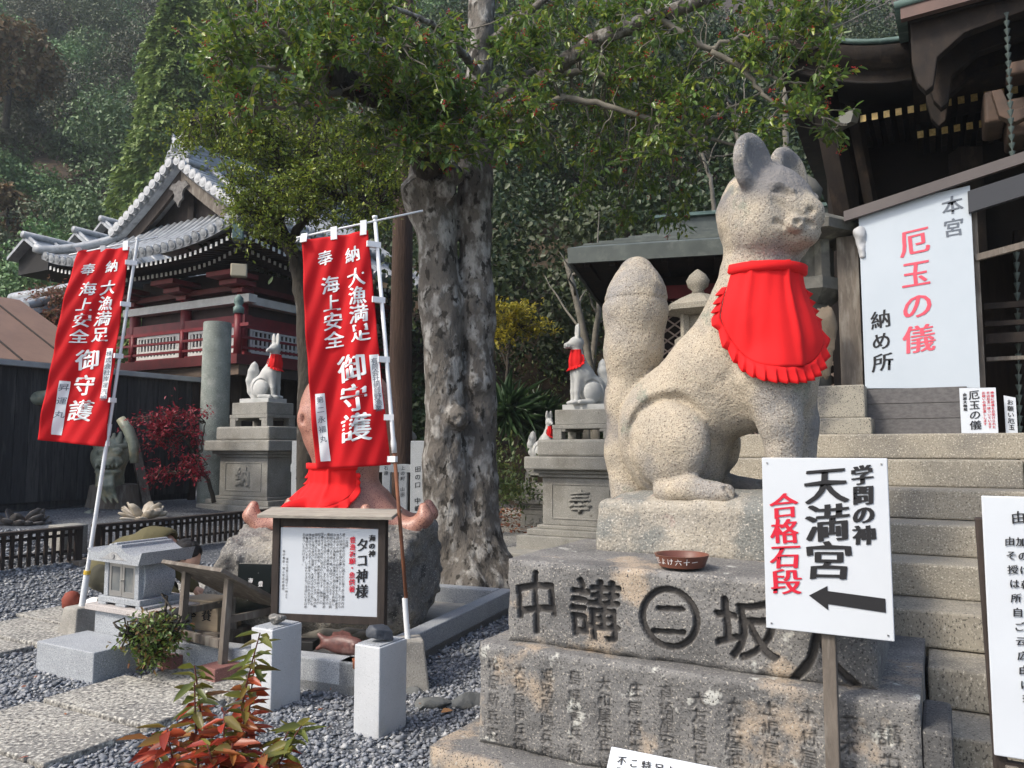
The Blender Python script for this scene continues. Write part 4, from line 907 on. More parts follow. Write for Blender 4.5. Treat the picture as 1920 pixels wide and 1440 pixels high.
for s in (-1, 1): j.append(('+', chain([(.11, s * .165, .51), (.20, s * .22, .30), (.345, s * .165, .17)], [.085, .07, .05], .03), .04))
j += [('+', ell((.13, 0, .63), (.13, .12, .075)), .03), ('-', ell((.23, 0, .58), (.07, .08, .07)), .03), ('-', cap((.2, 0, .50), (.4, 0, .46), .075, .085), .01), ('-', rbox((-.2, 0, .07), (.5, .09, .10), .02), .03)]
cloth('hooded_jacket', j, m_olive)
t_ = []
for s in (-1, 1): t_ += [('+', chain([(-.31, s * .11, .29), (.10, s * .15, .135), (.12, s * .15, .09)], [.128, .098, .085], .03), .03), ('+', chain([(.12, s * .15, .08), (-.30, s * .12, .085)], [.075, .06], .02), .02)]
cloth('trousers', t_, m_trs)
for s in (-1, 1):
    V, F = sculpt([('+', chain([(-.30, s * .12, .065), (-.40, s * .12, .06), (-.49, s * .12, .045)], [.055, .052, .042], .02), 0)], (-.6, -.25, -.02), (-.2, .25, .16), .008); mesh_np('shoe', xf(V, PO, PA), F, M('dark shoe', (.03, .03, .03), bump=0) if s > 0 else m_flagwhite, P_, smooth=True)
V, F = sculpt([('+', ell((.355, 0, .50), (.135, .100, .108)), 0), ('-', ell((.47, 0, .40), (.085, .075, .075)), .02)], (.15, -.15, .34), (.55, .15, .66), .008, lambda P: (.010 * fbm(P * 28, 3, 3)).astype(np.float32)); mesh_np('hair', xf(V, PO, PA), F, m_hair, P_, smooth=True)
c = PO + (-.62, -.05, .0); b = MB(); b.lathe([(.02, .0), (.07, .03), (.075, .10), (.05, .15), (.01, .165)], c, 18); tag(b.build('red_bag', M('red brown bag', (.22, .05, .03), bump=.2), smooth=True), 'small red brown bag on the ground behind the kneeling person', 'bag')

# ================================================================ low slatted fence
FU = -8.69
def low_fence(v0, v1, label):
    T = thing('low_fence', label, 'fence', uv(FU, (v0 + v1) / 2, .2), 'low slatted fence sections'); z = .2
    b = MB(); b.ubox(FU - .06, FU + .06, v0 - .03, v1 + .03, z + .375, z + .41); b.build('top_rail', m_darkwood, T, bevel=.003)
    for zz in (.12, .30):
        b = MB(); b.ubox(FU - .035, FU - .012, v0, v1, z + zz, z + zz + .03); b.build('back_rail', m_darkwood, T)
    n = int((v1 - v0) / .088)
    for k in range(n + 1):
        v = v0 + (v1 - v0) * k / n; e = k in (0, n)
        b = MB(); b.ubox(FU - .011, FU + .014 + (.03 if e else 0), v - (.035 if e else .019), v + (.035 if e else .019), z - (.0 if e else -.02), z + .375); b.build('post' if e else 'slat', m_darkwood, T)
    for v in (v0, v1): b = MB(); b.ubox(FU - .12, FU + .22, v - .09, v + .09, z - .06, z + .025); b.build('foot_beam', m_wood, T)
low_fence(2.9, 5.40, 'low dark slatted garden fence ending at the left banner pole')
low_fence(5.62, 9.2, 'long low dark slatted garden fence running back towards the octopus')
p = uv(FU - .35, 5.5, .25); b = MB(); b.obox(p + (0, 0, .15), UX, VX, ZX, .3, .3, .4); tag(b.build('stone_block', m_ped, bevel=.01), 'squat old stone block behind the gap in the low fence', 'stone block')

# ================================================================ black board wall, shed roof behind it
WU = -11.47
T = thing('board_wall', 'tall black charred board wall with a pale metal coping', 'wall', uv(WU, 6.5, .6))
b = MB(); v = 1.0; k = 0
while v < 9.05:
    w = random.uniform(.17, .21); e = min(v + w, 9.08); b.ubox(WU - .03, WU + random.uniform(.0, .012), v + .003, e - .003, .72, 2.66 + .0); v = e
b.build('boards', m_blackwall, T)
b = MB(); b.ubox(WU - .045, WU - .031, 1.0, 9.08, .62, 2.66); b.build('backing', m_blackwall, T)
b = MB(); b.ubox(WU - .12, WU + .10, 1.0, 9.25, 2.66, 2.74); b.build('coping', M('pale coping', (.34, .35, .36), (.26, .27, .28), 4, .5, bump=.1), T, bevel=.005)
b = MB(); b.ubox(WU - .04, WU + .03, 9.08, 9.20, .45, 2.66); b.build('corner_post', m_darkwood, T)
for v in np.arange(1.5, 9, 1.5): b = MB(); b.ubox(WU - .16, WU - .05, v, v + .1, .4, 2.6); b.build('post', m_darkwood, T)
b = MB(); b.prism([uv(WU - .4, 1, 2.75), uv(WU - .4, 7.9, 2.75), uv(WU - 2.6, 7.5, 4.05), uv(WU - 2.6, 1, 4.05)], (0, 0, .05))
T = thing('shed_roof', 'brown metal shed roof rising behind the black board wall', 'roof', uv(WU - 1.5, 5, 2.75)); fixn(b.build('roof_sheet', M('brown sheet metal', (.26, .155, .105), (.21, .125, .085), 3, .55, bump=.1), T))
for v in np.arange(1.6, 7.9, .8):
    b = MB(); b.bar(uv(WU - .4, v, 2.80), uv(WU - 2.6, v - .3 * (v / 8), 4.10), .03, .03); b.build('seam', m_darkwood, T)
b = MB(); b.ubox(WU - 2.5, WU - .5, 1, 7.4, .5, 2.74); b.build('shed_wall', m_blackwall, T)

# ================================================================ concrete column, dragon sculpture, leaning plank
c = at(397, 955, 13.3); c[2] = gz(c[0], c[1]); b = MB(); b.lathe([(.245, -.1), (.24, 1.0), (.232, 3.08), (.226, 3.11), (.001, 3.115)], c, 36); tag(b.build('stone_column', m_column, sharp=40), 'tall plain grey green round column beside the white fox pedestal', 'column')
m_drag = M('green brown glazed pottery', (.26, .28, .22), (.15, .165, .13), 7, .45, (.33, .29, .18), 4, .6, .08, bump=.35, bs=40)
DO = at(200, 985, 11.9); DO[2] = gz(DO[0], DO[1])
T = thing('dragon_statue', 'greenish pottery dragon head with open mouth on a stump by the black wall', 'dragon statue', DO)
def dragon():
    o = []; A = lambda f, k=.03: o.append(('+', f, k)); C = lambda f, k=.015: o.append(('-', f, k))
    A(ell((0, .02, .78), (.27, .25, .26))); A(ell((.04, -.20, .70), (.21, .18, .13)), .05); A(ell((.04, -.20, .56), (.19, .16, .07)), .04); A(cap((0, .05, .6), (0, .1, .2), .2, .2), .06)
    C(ell((.06, -.34, .625), (.19, .14, .035)), .012)
    for s in (-1, 1):
        A(ell((.05 + s * .10, -.20, .86), (.085, .07, .06)), .02); C(ell((.05 + s * .10, -.262, .855), (.03, .02, .028)), .006); A(cap((.05 + s * .04, -.18, .93), (.05 + s * .2, -.1, .95), .05, .04), .02); A(ell((.05 + s * .06, -.36, .735), (.045, .04, .04)), .02)
        A(chain([(s * .2, .06, .95), (s * .24, .05, 1.08), (s * .23, .05, 1.16)], [.06, .05, .035], .01), .02)
    for k, x in enumerate((-.12, -.04, .04, .12)): A(chain([(x, -.02, .98), (x * 1.15, .0, 1.12 + .03 * (k % 2))], [.055, .03], 0), .02)
    for x in np.linspace(-.10, .18, 6): A(cap((x, -.335, .66), (x, -.35, .61), .02, .008), .005)
    for x in (-.06, .02, .1): A(chain([(x, -.28, .52), (x + .02, -.34, .36), (x + .05, -.30, .22), (x + .12, -.33, .10)], [.05, .045, .035, .015], .02), .02)
    return o
V, F = sculpt(dragon(), (-.4, -.55, .0), (.42, .4, 1.3), .016, lambda P: (.006 * fbm(P * 14, 3, 8)).astype(np.float32)); mesh_np('head', xf(V, DO, R(14)), F, m_drag, T, smooth=True)
b = MB(); b.lathe([(.42, -.1), (.38, .12), (.35, .34), (.30, .36), (.001, .36)], DO + (-.05, .25, 0), 18); b.build('stump', m_wood, T, sharp=50)
pa = at(-60, 850, 11.2); pts = [at(x, y, 11.2) for x, y in ((-60, 870), (-20, 800), (20, 768), (60, 748), (92, 744))]; b = MB(); b.tube(pts, [.13, .125, .12, .11, .10], 14); b.tube([pts[-1] - (.02, 0, 0), pts[-1] + (.05, 0, 0)], .115, 14); b.build('body_coil', m_drag, T, sharp=50)
pts = [at(x, y, 11.5) for x, y in ((226, 785), (240, 805), (250, 830), (252, 868))]; b = MB(); b.tube(pts, [.065, .08, .075, .06], 12); b.build('body_coil', m_drag, T, smooth=True)
pts = [at(x, y, 11.3) for x, y in ((128, 985), (152, 975), (176, 966))]; b = MB(); b.tube(pts, [.05, .085, .10], 12); b.build('tail_tip', m_drag, T, smooth=True)
b = MB(); p = at(276, 950, 12.4); q = at(248, 815, 12.6); b.bar(p, q, .16, .05); tag(b.build('leaning_plank', m_wood, bevel=.005), 'grey weathered plank leaning on the black wall beside the dragon', 'plank')
def shell(px, py, Y, s, mat, label, seed):
    c = at(px, py, Y); rr = np.random.default_rng(seed); b = MB()
    for k in range(20):
        a = rr.uniform(0, 6.28); e = rr.uniform(.15, .9); d = np.array((math.cos(a) * math.cos(e), math.sin(a) * math.cos(e), math.sin(e))); r = nrm(np.cross(d, (0, .3, 1))) ; n = 8; V = []
        for t, w in ((0, .06), (.4, .22), (.8, .20), (1.0, .05)): 
            for j, f in enumerate((-1, 0, 1)): V.append(c + s * (d * t + r * w * f + np.cross(d, r) * (.10 * (1 - f * f)) * math.sin(3 * t)))
        b.add(V, [(i * 3 + j, i * 3 + j + 1, i * 3 + 4 + j, i * 3 + 3 + j) for i in range(3) for j in range(2)])
    o = b.build('pottery_flower', mat, smooth=True); m = o.modifiers.new('t', 'SOLIDIFY'); m.thickness = .02; tag(o, label, 'pottery flower', 'pottery flowers on the gravel')
shell(270, 978, 11.0, .36, M('cream glaze', (.55, .50, .42), (.36, .30, .22), 8, .4, bump=.1), 'cream white pottery flower cluster lying on gravel beside the dragon', 4)
shell(35, 996, 10.0, .38, M('dark iron glaze', (.06, .05, .045), (.13, .12, .11), 8, .35, bump=.1), 'dark brown pottery flower cluster behind the low fence at the left edge', 6)

# ================================================================ small white foxes on pedestals
def small_fox(hyaw, tilt=0):
    o = []; A = lambda f, k=.03: o.append(('+', f, k)); C = lambda f, k=.01: o.append(('-', f, k))
    A(ell((-.03, 0, .17), (.165, .14, .18))); A(chain([(.0, 0, .2), (.10, 0, .36), (.165, 0, .53)], [.14, .128, .092], .04), .05); A(ell((.165, 0, .42), (.085, .095, .12)), .05); A(cap((.165, 0, .53), (.175, 0, .70), .082, .064), .04)
    ch, sh = math.cos(hyaw), math.sin(hyaw); hc = np.array((.18, 0, .755)); H = lambda f, s, z: hc + np.array((ch * f - sh * s, sh * f + ch * s, z)); rh = np.array(((ch, -sh, 0), (sh, ch, 0), (0, 0, 1)))
    A(ell(hc, (.092, .08, .082), rh), .03); A(cap(H(.04, 0, -.01), H(.135, 0, -.03), .05, .026), .03); A(cap(H(.05, 0, -.04), H(.12, 0, -.055), .03, .018), .02)
    C(cap(H(.14, -.03, -.046), H(.05, -.05, -.042), .005, .005), .004); C(cap(H(.14, .03, -.046), H(.05, .05, -.042), .005, .005), .004)
    for s in (-1, 1):
        A(ell(H(-.01, s * .042, .13), (.024, .038, .105), rh), .015); C(ell(H(.02, s * .042, .14), (.016, .018, .07), rh), .008); C(chain([H(.062, s * .058, .025), H(.088, s * .045, .015), H(.10, s * .028, .002)], [.005, .008, .004], 0), .005)
        A(chain([(.17, s * .058, .38), (.20, s * .060, .16), (.205, s * .060, .03)], [.07, .040, .034], .02), .03); A(ell((.235, s * .06, .022), (.06, .04, .03)), .015)
        C(ell((.02, s * .125, .15), (.135, .05, .15)), .012); A(ell((.015, s * .105, .145), (.12, .06, .135)), .008); A(chain([(.02, s * .12, .03), (.19, s * .13, .026)], [.036, .030], .01), .012)
    A(chain([(-.14, 0, .02), (-.20, 0, .12), (-.205, 0, .28), (-.175, 0, .42), (-.165, 0, .50), (-.16, 0, .56)], [.055, .062, .082, .08, .055, .014], .02), .015)
    return o, H
def fox_on_pedestal(front, yaw, fox_ang, ch_, name_l, ped_l, hz_, w=1.3, d=.9, foxh=1.10, scroll=False, full=True, ori=(UX, VX)):
    """front: centre of the front foot of the pedestal"""
    ex, ey = ori; g = front[2]; ce = front + ey * d / 2; T = thing('stone_pedestal', ped_l, 'pedestal', (ce[0], ce[1], g), 'tall fox pedestals')
    sx = w / 1.3
    def bx(name, wd, dd, z0, z1, mat=m_ped, bev=.012): b = MB(); b.obox(ce + (0, 0, (z0 + z1) / 2 - 0), ex, ey, ZX, wd * sx, dd * sx, z1 - z0); o = b.build(name, mat, T, bevel=bev); return o
    z = 0
    for nm, wd, dd, h in (('base_step', 1.62, 1.22, .10), ('base_step', 1.42, 1.02, .08), ('base_step', 1.20, .86, .05)): bx(nm, wd, dd, z - (.1 if z == 0 else 0), z + h); z += h
    body = bx('panel_block', 1.08, .76, z, z + .62); zb = z; z += .62
    bx('cornice', 1.16, .84, z, z + .05); z += .05; bx('cornice', 1.26, .94, z, z + .05); z += .05
    bx('slab', 1.46, 1.10, z, z + .17, bev=.02); z += .172; bx('slab', 1.20, .86, z, z + .22, bev=.03); z += .222
    b = MB()   # arched foot
    for s1 in (-1, 1):
        for s2 in (-1, 1): b.obox(ce + ex * s1 * .36 * sx + ey * s2 * .24 * sx + (0, 0, z + .07), ex, ey, ZX, .13 * sx, .13 * sx, .14)
        b.obox(ce + ex * s1 * .27 * sx + (0, 0, z + .125), ex, ey, ZX, .06 * sx, .60 * sx, .05)
    b.obox(ce + (0, 0, z + .165), ex, ey, ZX, .86 * sx, .62 * sx, .055); b.build('arched_foot', m_ped, T, bevel=.008); z += .192
    bx('cap_block', .80, .58, z, z + .20); z += .20
    bx('fox_plinth', .66, .40, z, z + .07, m_whitestone, .005); z += .07
    # sunk panel with a raised character
    pw, ph = .80 * sx, .44; pc = ce - ey * .381 * sx + (0, 0, zb + .31); fr = MB(); t = .02
    fr.obox(pc + (0, 0, ph / 2), ex, ey, ZX, pw, .016, t); fr.obox(pc - (0, 0, ph / 2), ex, ey, ZX, pw, .016, t); fr.obox(pc + ex * pw / 2, ex, ey, ZX, t, .016, ph + t); fr.obox(pc - ex * pw / 2, ex, ey, ZX, t, .016, ph + t); fr.build('panel_rim', m_ped, body, bevel=.005)
    letter(body, pc - ey * .006, ex, ZX, [(ch_, 0, .165, .33)], m_ped, bold=.05, off=.006, sl=0)
    lt = [c for c in bpy.data.objects if c.parent == body and c.name.startswith('lettering')][-1]; m = lt.modifiers.new('t', 'SOLIDIFY'); m.thickness = .02; m.offset = -1
    top = ce + (0, 0, z); ops, H = small_fox(yaw); V, F = sculpt(ops, (-.32, -.24, -.01), (.36, .24, 1.02), .0085)
    FX = thing('fox_statue', name_l, 'fox statue', top, 'small white fox statues'); mesh_np('fox_body', xf(V, top, fox_ang, foxh), F, m_whitestone, FX, smooth=True)
    bib('bib', sdf(ops), lambda h: (np.interp(h, (.35, .68), (.15, .172)), 0), (.665, .42), .45, 0, R(100), FX, top, fox_ang, foxh, m_red, rmax=.3, ruf=.035, nr=18, sag=.07, off=.006, band=False)
    if scroll:
        b = MB(); b.tube(xf(np.array([H(.12, -.085, -.045), H(.12, .085, -.045)]), top, fox_ang, foxh), .022 * foxh, 14); b.build('scroll', m_whitestone, FX, sharp=40)
    else:
        b = MB(); b.lathe([(.001, -.028), (.02, -.02), (.028, 0), (.02, .02), (.001, .028)], xf(np.array([H(.15, 0, -.046)]), top, fox_ang, foxh)[0], 12); b.build('jewel', m_whitestone, FX, smooth=True)
f2 = at(447, 957, 12.3); f2[2] = gz(f2[0], f2[1]); fox_on_pedestal(f2 + ZX * 0, R(-105), R(-14), '納', 'white stone fox with red bib looking left, on the pedestal by the column', 'tall old stone pedestal beside the round column under a white fox', 0)
f3 = at(1084, 1010, 9.9); f3[2] = gz(f3[0], f3[1]) + .27; fox_on_pedestal(f3, R(-8), R(196), '奉', 'white stone fox with red bib biting a scroll between big tree and granite fox', 'tall old stone pedestal between the big tree and the granite fox', 0, foxh=1.10, scroll=True)
f4 = at(1003, 930, 14.6); f4[2] = gz(f4[0], f4[1]) - .5; fox_on_pedestal(f4, R(-60), R(-10), '納', 'farthest small grey fox with red bib behind the big tree', 'small grey pedestal with farthest fox, half hidden behind the nearer one', 0, w=.75, d=.5, foxh=.92)
b = MB(); b.obox(f3 + (-.30, -.15, -.22), UX, VX, ZX, 1.5, .55, .30); T = tag(b.build('name_slab', m_ped, bevel=.015), 'low stone slab with dark writing at the foot of the scroll fox pedestal', 'stone slab')
letter(T, f3 + (-.30, -.15, -.22) - UX * .75 - VX * .275 - (0, 0, .15), UX, ZX, [('石工', .25, .25, .09), ('今井', .45, .25, .09), ('田中', .68, .25, .09)], m_ink, bold=0)

# ================================================================ stone fence with names, stone lantern
FO = at(545, 985, 11.3); FO[2] = gz(FO[0], FO[1]); FE = at(800, 985, 11.0); FE[2] = 0.1; fx = nrm((FE - FO) * (1, 1, 0)); fy = np.array((-fx[1], fx[0], 0)); LF = np.linalg.norm((FE - FO)[:2])
T = thing('stone_fence', 'pale granite shrine fence of square posts carved with donor names', 'fence', FO)
m_fgran = M('pale fence granite', (.40, .42, .43), (.34, .36, .37), 5, .8, spk=((.2, .21, .22), (.55, .56, .57)), sps=160, bump=.25, bs=90)
b = MB(); b.obox(FO + fx * LF / 2 + (0, 0, .10), fx, fy, ZX, LF, .35, .34); b.build('footing', m_fgran, T)
for zz, hh in ((1.06, .11), (.38, .10)): b = MB(); b.obox(FO + fx * LF / 2 + (0, 0, zz), fx, fy, ZX, LF, .09, hh); b.build('rail', m_fgran, T)
nm = ['石原', '上の町 山田', '田の口 中嶋', '下村 小野', '児島 三宅']
x = .16; k = 0
while x < LF:
    big = k % 7 == 0; w = .22 if big else .12; p = FO + fx * x - fy * (.02 if big else .0)
    b = MB(); h = 1.22 if big else 1.0
    b.obox(p + (0, 0, .27 + h / 2 - .1), fx, fy, ZX, w, w if big else .085, h + (.12 if big else -.1)); o = b.build('post', m_fgran, T, bevel=.008)
    s = nm[k % 5]; letter(o, p - fx * w / 2 - fy * ((w if big else .085) / 2) + (0, 0, .25), fx, ZX, [(s, w / 2, .85, .065 if not big else .09, .075 if not big else .11)], m_ink, bold=.02)
    x += .30 if big else .245; k += 1
    if big: x += 0
def lantern(c, s, label, mat=m_ped):
    T = thing('stone_lantern', label, 'lantern', c, 'stone lanterns')
    q = lambda prof, n=24, rot=0: MB().lathe([(r * s, z * s) for r, z in prof], c, n, rot)
    q([(.30, -.1), (.30, .12), (.24, .16), (.001, .16)], 6).build('base', mat, T); q([(.13, .16), (.12, .75), (.14, .78), (.001, .78)], 16).build('shaft', mat, T, sharp=40)
    q([(.14, .78), (.25, .86), (.25, .93), (.001, .93)], 6).build('platform', mat, T)
    b = MB(); 
    for k in range(4):
        a = R(45 + 90 * k) + GA; d = np.array((math.cos(a), math.sin(a), 0)); e = np.array((-d[1], d[0], 0)); b.obox(c + d * .155 * s + (0, 0, 1.05 * s), d, e, ZX, .06 * s, .06 * s, .24 * s)
    b.lathe([(.10 * s, .93 * s), (.10 * s, 1.17 * s), (.001, 1.17 * s)], c, 4, GA); b.build('firebox', mat, T)
    q([(.20, 1.16), (.36, 1.19), (.37, 1.24), (.24, 1.31), (.10, 1.37), (.001, 1.37)], 6).build('roof', mat, T)
    q([(.07, 1.37), (.055, 1.41), (.10, 1.45), (.115, 1.51), (.08, 1.57), (.02, 1.62), (.001, 1.63)], 20).build('finial', mat, T, smooth=True)
c = at(767, 960, 12.7); c[2] = gz(c[0], c[1]); lantern(c + (0, 0, .1), 1.0, 'small mossy stone lantern standing behind the name fence')
c = at(1314, 800, 7.6); c[2] = 1.66; lantern(c, 1.0, 'tall stone lantern hidden behind the granite fox, only its pointed top showing', m_step)
# ================================================================ red two-storey gate temple at the left
TK = np.array((-6.03, 17.0, 0)); tu, tv = to_uv(TK)
def tp(s, w, z): return uv(tu - s, tv + w, z)          # s: metres left of the near corner, w: metres behind the front
TE = thing('temple_gate', 'two storey red and white wooden temple gate under a grey tiled gable roof', 'temple', tp(2, 2, .6))
def tbox(name, mat, s0, s1, w0, w1, z0, z1, par=TE, bev=0):
    b = MB(); b.ubox(tu - s1, tu - s0, tv + w0, tv + w1, z0, z1); return b.build(name, mat, par, bevel=bev)
SW, DW = 3.75, 4.6
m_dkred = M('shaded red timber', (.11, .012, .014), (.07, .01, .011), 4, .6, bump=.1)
m_wall = M('temple dark wall', (.05, .03, .026), (.035, .022, .02), 4, .8, bump=.1)
tbox('lower_wall', m_darkwood, .3, SW - .3, .3, DW, .5, 3.3)
for s in (.1, 1.3, 2.5, SW - .1): tbox('lower_post', m_darkwood, s - .14, s + .14, .0, .28, .5, 3.35)
for w in (1.4, 2.8, 4.3): tbox('lower_post', m_darkwood, -.04, .24, w - .14, w + .14, .5, 3.35)
tbox('lower_beam', M('brown beam', (.14, .10, .07), (.09, .065, .05), 5, .8, st=(1, 1, 4), bump=.2), -.9, SW + .9, -.85, -.62, 3.02, 3.24)
tbox('lower_beam', m_darkwood, -.9, -.66, -.62, DW, 3.02, 3.24)
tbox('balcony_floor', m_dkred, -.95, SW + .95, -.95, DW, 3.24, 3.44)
tbox('upper_wall', m_wall, .1, SW - .1, .1, DW, 3.44, 5.55)
posts = [(0, 0), (SW * .5, 0), (SW, 0), (0, DW * .45), (0, DW * .95)]
for s, w in posts: b = MB(); b.tube([tp(s, w, 3.4), tp(s, w, 5.1)], .13, 14); b.build('post', m_crimson, TE, smooth=True)
def beam(name, mat, z0, z1, out, s0=-.2, s1=SW + .2):
    tbox(name, mat, s0, s1, -out, .1, z0, z1); tbox(name, mat, -out, .1, .101, DW, z0, z1)
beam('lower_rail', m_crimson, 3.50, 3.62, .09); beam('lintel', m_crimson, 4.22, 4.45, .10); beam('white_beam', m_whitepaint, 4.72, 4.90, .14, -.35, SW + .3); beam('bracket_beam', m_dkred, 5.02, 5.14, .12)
# white lattice windows
def lattice(p0, d, L, z0, z1, n):
    d = nrm(d); o = np.cross(d, ZX); fr = MB(); t = .07
    for zz in (z0 + t / 2, z1 - t / 2): fr.obox(p0 + d * L / 2 + (0, 0, zz), d, o, ZX, L, .05, t)
    for x in (t / 2, L - t / 2): fr.obox(p0 + d * x + (0, 0, (z0 + z1) / 2), d, o, ZX, t, .05, z1 - z0 - 2 * t)
    f = fr.build('window_frame', m_whitepaint, TE); b = MB()
    for k in range(1, n): b.obox(p0 + d * (L * k / n) + (0, 0, (z0 + z1) / 2), d, o, ZX, .05, .03, z1 - z0 - .1)
    for zz in (.33, .66): b.obox(p0 + d * L / 2 + (0, 0, z0 + (z1 - z0) * zz), d, o, ZX, L - .1, .026, .04)
    b.build('window_bars', m_whitepaint, f)
lattice(tp(SW * .5 - .16, -.02, 0), UX, SW * .5 - .34, 3.62, 4.2, 13); lattice(tp(SW - .16, -.02, 0), UX, SW * .5 - .32, 3.62, 4.2, 13); lattice(tp(-.02, .2, 0), VX, DW * .45 - .36, 3.62, 4.2, 13)
# railing with bronze capped newel posts
for z, t in ((3.58, .05), (3.80, .05), (4.02, .07)):
    tbox('railing_bar', m_crimson, -.86 - (.3 if z > 4 else 0), SW + .9, -.86, -.80, z, z + t); tbox('railing_bar', m_crimson, -.86, -.80, -.80, DW, z, z + t)
for s, w in ((-.83, -.83), (.9, -.83), (2.6, -.83), (SW + .8, -.83), (-.83, 1.0), (-.83, 3.0)):
    capped = s < 0 and w < 0; b = MB(); b.tube([tp(s, w, 3.42), tp(s, w, 4.32 if capped else 4.06)], (.085 if capped else .05), 12); n = b.build('newel_post', m_crimson, TE, smooth=True)
    if capped: b = MB(); b.lathe([(.11, 4.30), (.11, 4.42), (.07, 4.46), (.10, 4.54), (.09, 4.62), (.02, 4.70), (.001, 4.71)], tp(s, w, 0), 16); b.build('bronze_cap', m_copper, n, smooth=True)
# brackets
for s, w in posts:
    for k in range(3): b = MB(); c = tp(s, w, 5.0 + k * .14); b.obox(c - VX * .15 * k if w == 0 else c + UX * .15 * k, UX, VX, ZX, .34 + .22 * k, .34 + .22 * k, .11); b.build('bracket_block', m_crimson, TE, bevel=.01)
# eaves: two rows of white tipped rafters on front and right side
OV = 1.5; ez = 5.62
def eave_z(x, L): t = abs(x / L * 2 - 1); return .42 * t ** 3.2
for row, (ov, zz) in enumerate(((OV - .15, ez - .12), (OV - .70, ez - .22))):
    Lf = SW + 2 * ov; tips = MB(); raf = MB(); n = int(Lf / .155); Ls = DW + ov; n2 = int(Ls / .155)
    for k in range(n + n2 + 1):
        if k <= n: s = -ov + Lf * k / n; z = zz + eave_z(s + ov, Lf) * .8; q0, q1, tc, td = tp(s, .2, z + .25), tp(s, -ov, z), tp(s, -ov - .006, z), (.066, .012, .088)
        else: w = -ov + Ls * (k - n) / n2; z = zz + eave_z((w + ov), Ls * 2) * .8; q0, q1, tc, td = tp(.2, w, z + .25), tp(-ov, w, z), tp(-ov - .006, w, z), (.012, .066, .088)
        if row == 0:
            b = MB(); b.bar(q0, q1, .07, .09); r_ = b.build('eave_rafter', m_darkwood, TE); b = MB(); b.obox(tc, UX, VX, ZX, *td); b.build('white_tip', m_whitepaint, r_)
        else: raf.bar(q0, q1, .07, .09); tips.obox(tc, UX, VX, ZX, *td)
    if row: r_ = raf.build('lower_rafters', m_darkwood, TE); r_['kind'] = 'stuff'; tips.build('white_tips', m_whitepaint, r_)['kind'] = 'stuff'
c = tp(-OV + .1, -OV + .1, ez + .16); b = MB(); b.obox(c, nrm(UX - VX), nrm(UX + VX), ZX, .35, .2, .30); b.build('corner_cap', m_copper, TE, bevel=.01)
b = MB(); b.bar(c, tp(.1, .1, ez + .3), .16, .22); b.build('hip_rafter', m_darkwood, TE)
c = tp(-1.0, -1.0, 5.15); b = MB(); b.obox(c, nrm(UX - VX), nrm(UX + VX), ZX, .2, .32, .26); b.build('flood_lamp', M('beige plastic', (.42, .38, .28), bump=0), TE, bevel=.02)
# tiled skirt roof, front and right sides, concave slope from eave to gable foot
ZT = 6.72
def skirt(side):
    a0, a1 = (-OV, SW + OV) if side == 'f' else (-OV, DW + OV); L = a1 - a0; n = int(L / .235); NS = 9; V = []; rows = []
    ts = np.linspace(0, 1, NS)
    def pt(a, t, up=0):   # a along eave, t from eave to top
        ins = 1.5 * t; aa = np.clip(a, a0 + ins, a1 - ins) if side == 'f' else max(a, a0 + ins); z = ez + .05 + eave_z(a - a0, L if side == 'f' else 2 * L) * (1 - t) ** 1.3 + (ZT - ez) * (.62 * t + .38 * t * t) + up
        return tp(aa, -OV + 1.5 * t, z) if side == 'f' else tp(-OV + 1.5 * t, aa, z)
    for k in range(n + 1):
        a = a0 + L * k / n; V += [pt(a, t) for t in ts]; rows.append(a)
    I = np.arange((n + 1) * NS).reshape(n + 1, NS); F = [tuple(q) for q in np.stack((I[:-1, :-1], I[1:, :-1], I[1:, 1:], I[:-1, 1:]), -1).reshape(-1, 4)]
    sk = mesh_np('skirt_roof', np.array(V), F, m_tile, TE); m = sk.modifiers.new('t', 'SOLIDIFY'); m.thickness = .10; m.offset = 0
    b = MB(); e = MB()
    for a in rows:
        tt = [t for t in ts if a0 + 1.5 * t <= a + 1e-6 and (side != 'f' or a <= a1 - 1.5 * t + 1e-6)]
        if len(tt) < 2: continue
        P = [pt(a, t, .085) for t in tt]; b.tube(P, .072, 8); d = nrm(np.array(P[0]) - P[1]); e.tube([P[0], P[0] + d * .05], .10, 16); e.tube([P[0] + d * .05, P[0] + d * .056], [.07, .06], 16)
    tl = b.build('round_tiles', m_tile, sk, smooth=True); e.build('eave_discs', m_tile, sk, sharp=40)
    for r in ((0,), (1,)) if side == 'f' else ((0,),):
        pts = [pt(a0 if r[0] == 0 else a1, t, .17) for t in ts]; pts = [np.array(pts[0]) + nrm(np.array(pts[0]) - pts[1]) * .16 + (0, 0, .07)] + pts; h = MB(); h.tube(pts, .115, 10); h.build('hip_ridge', m_tile, sk, smooth=True)
skirt('f'); skirt('r')
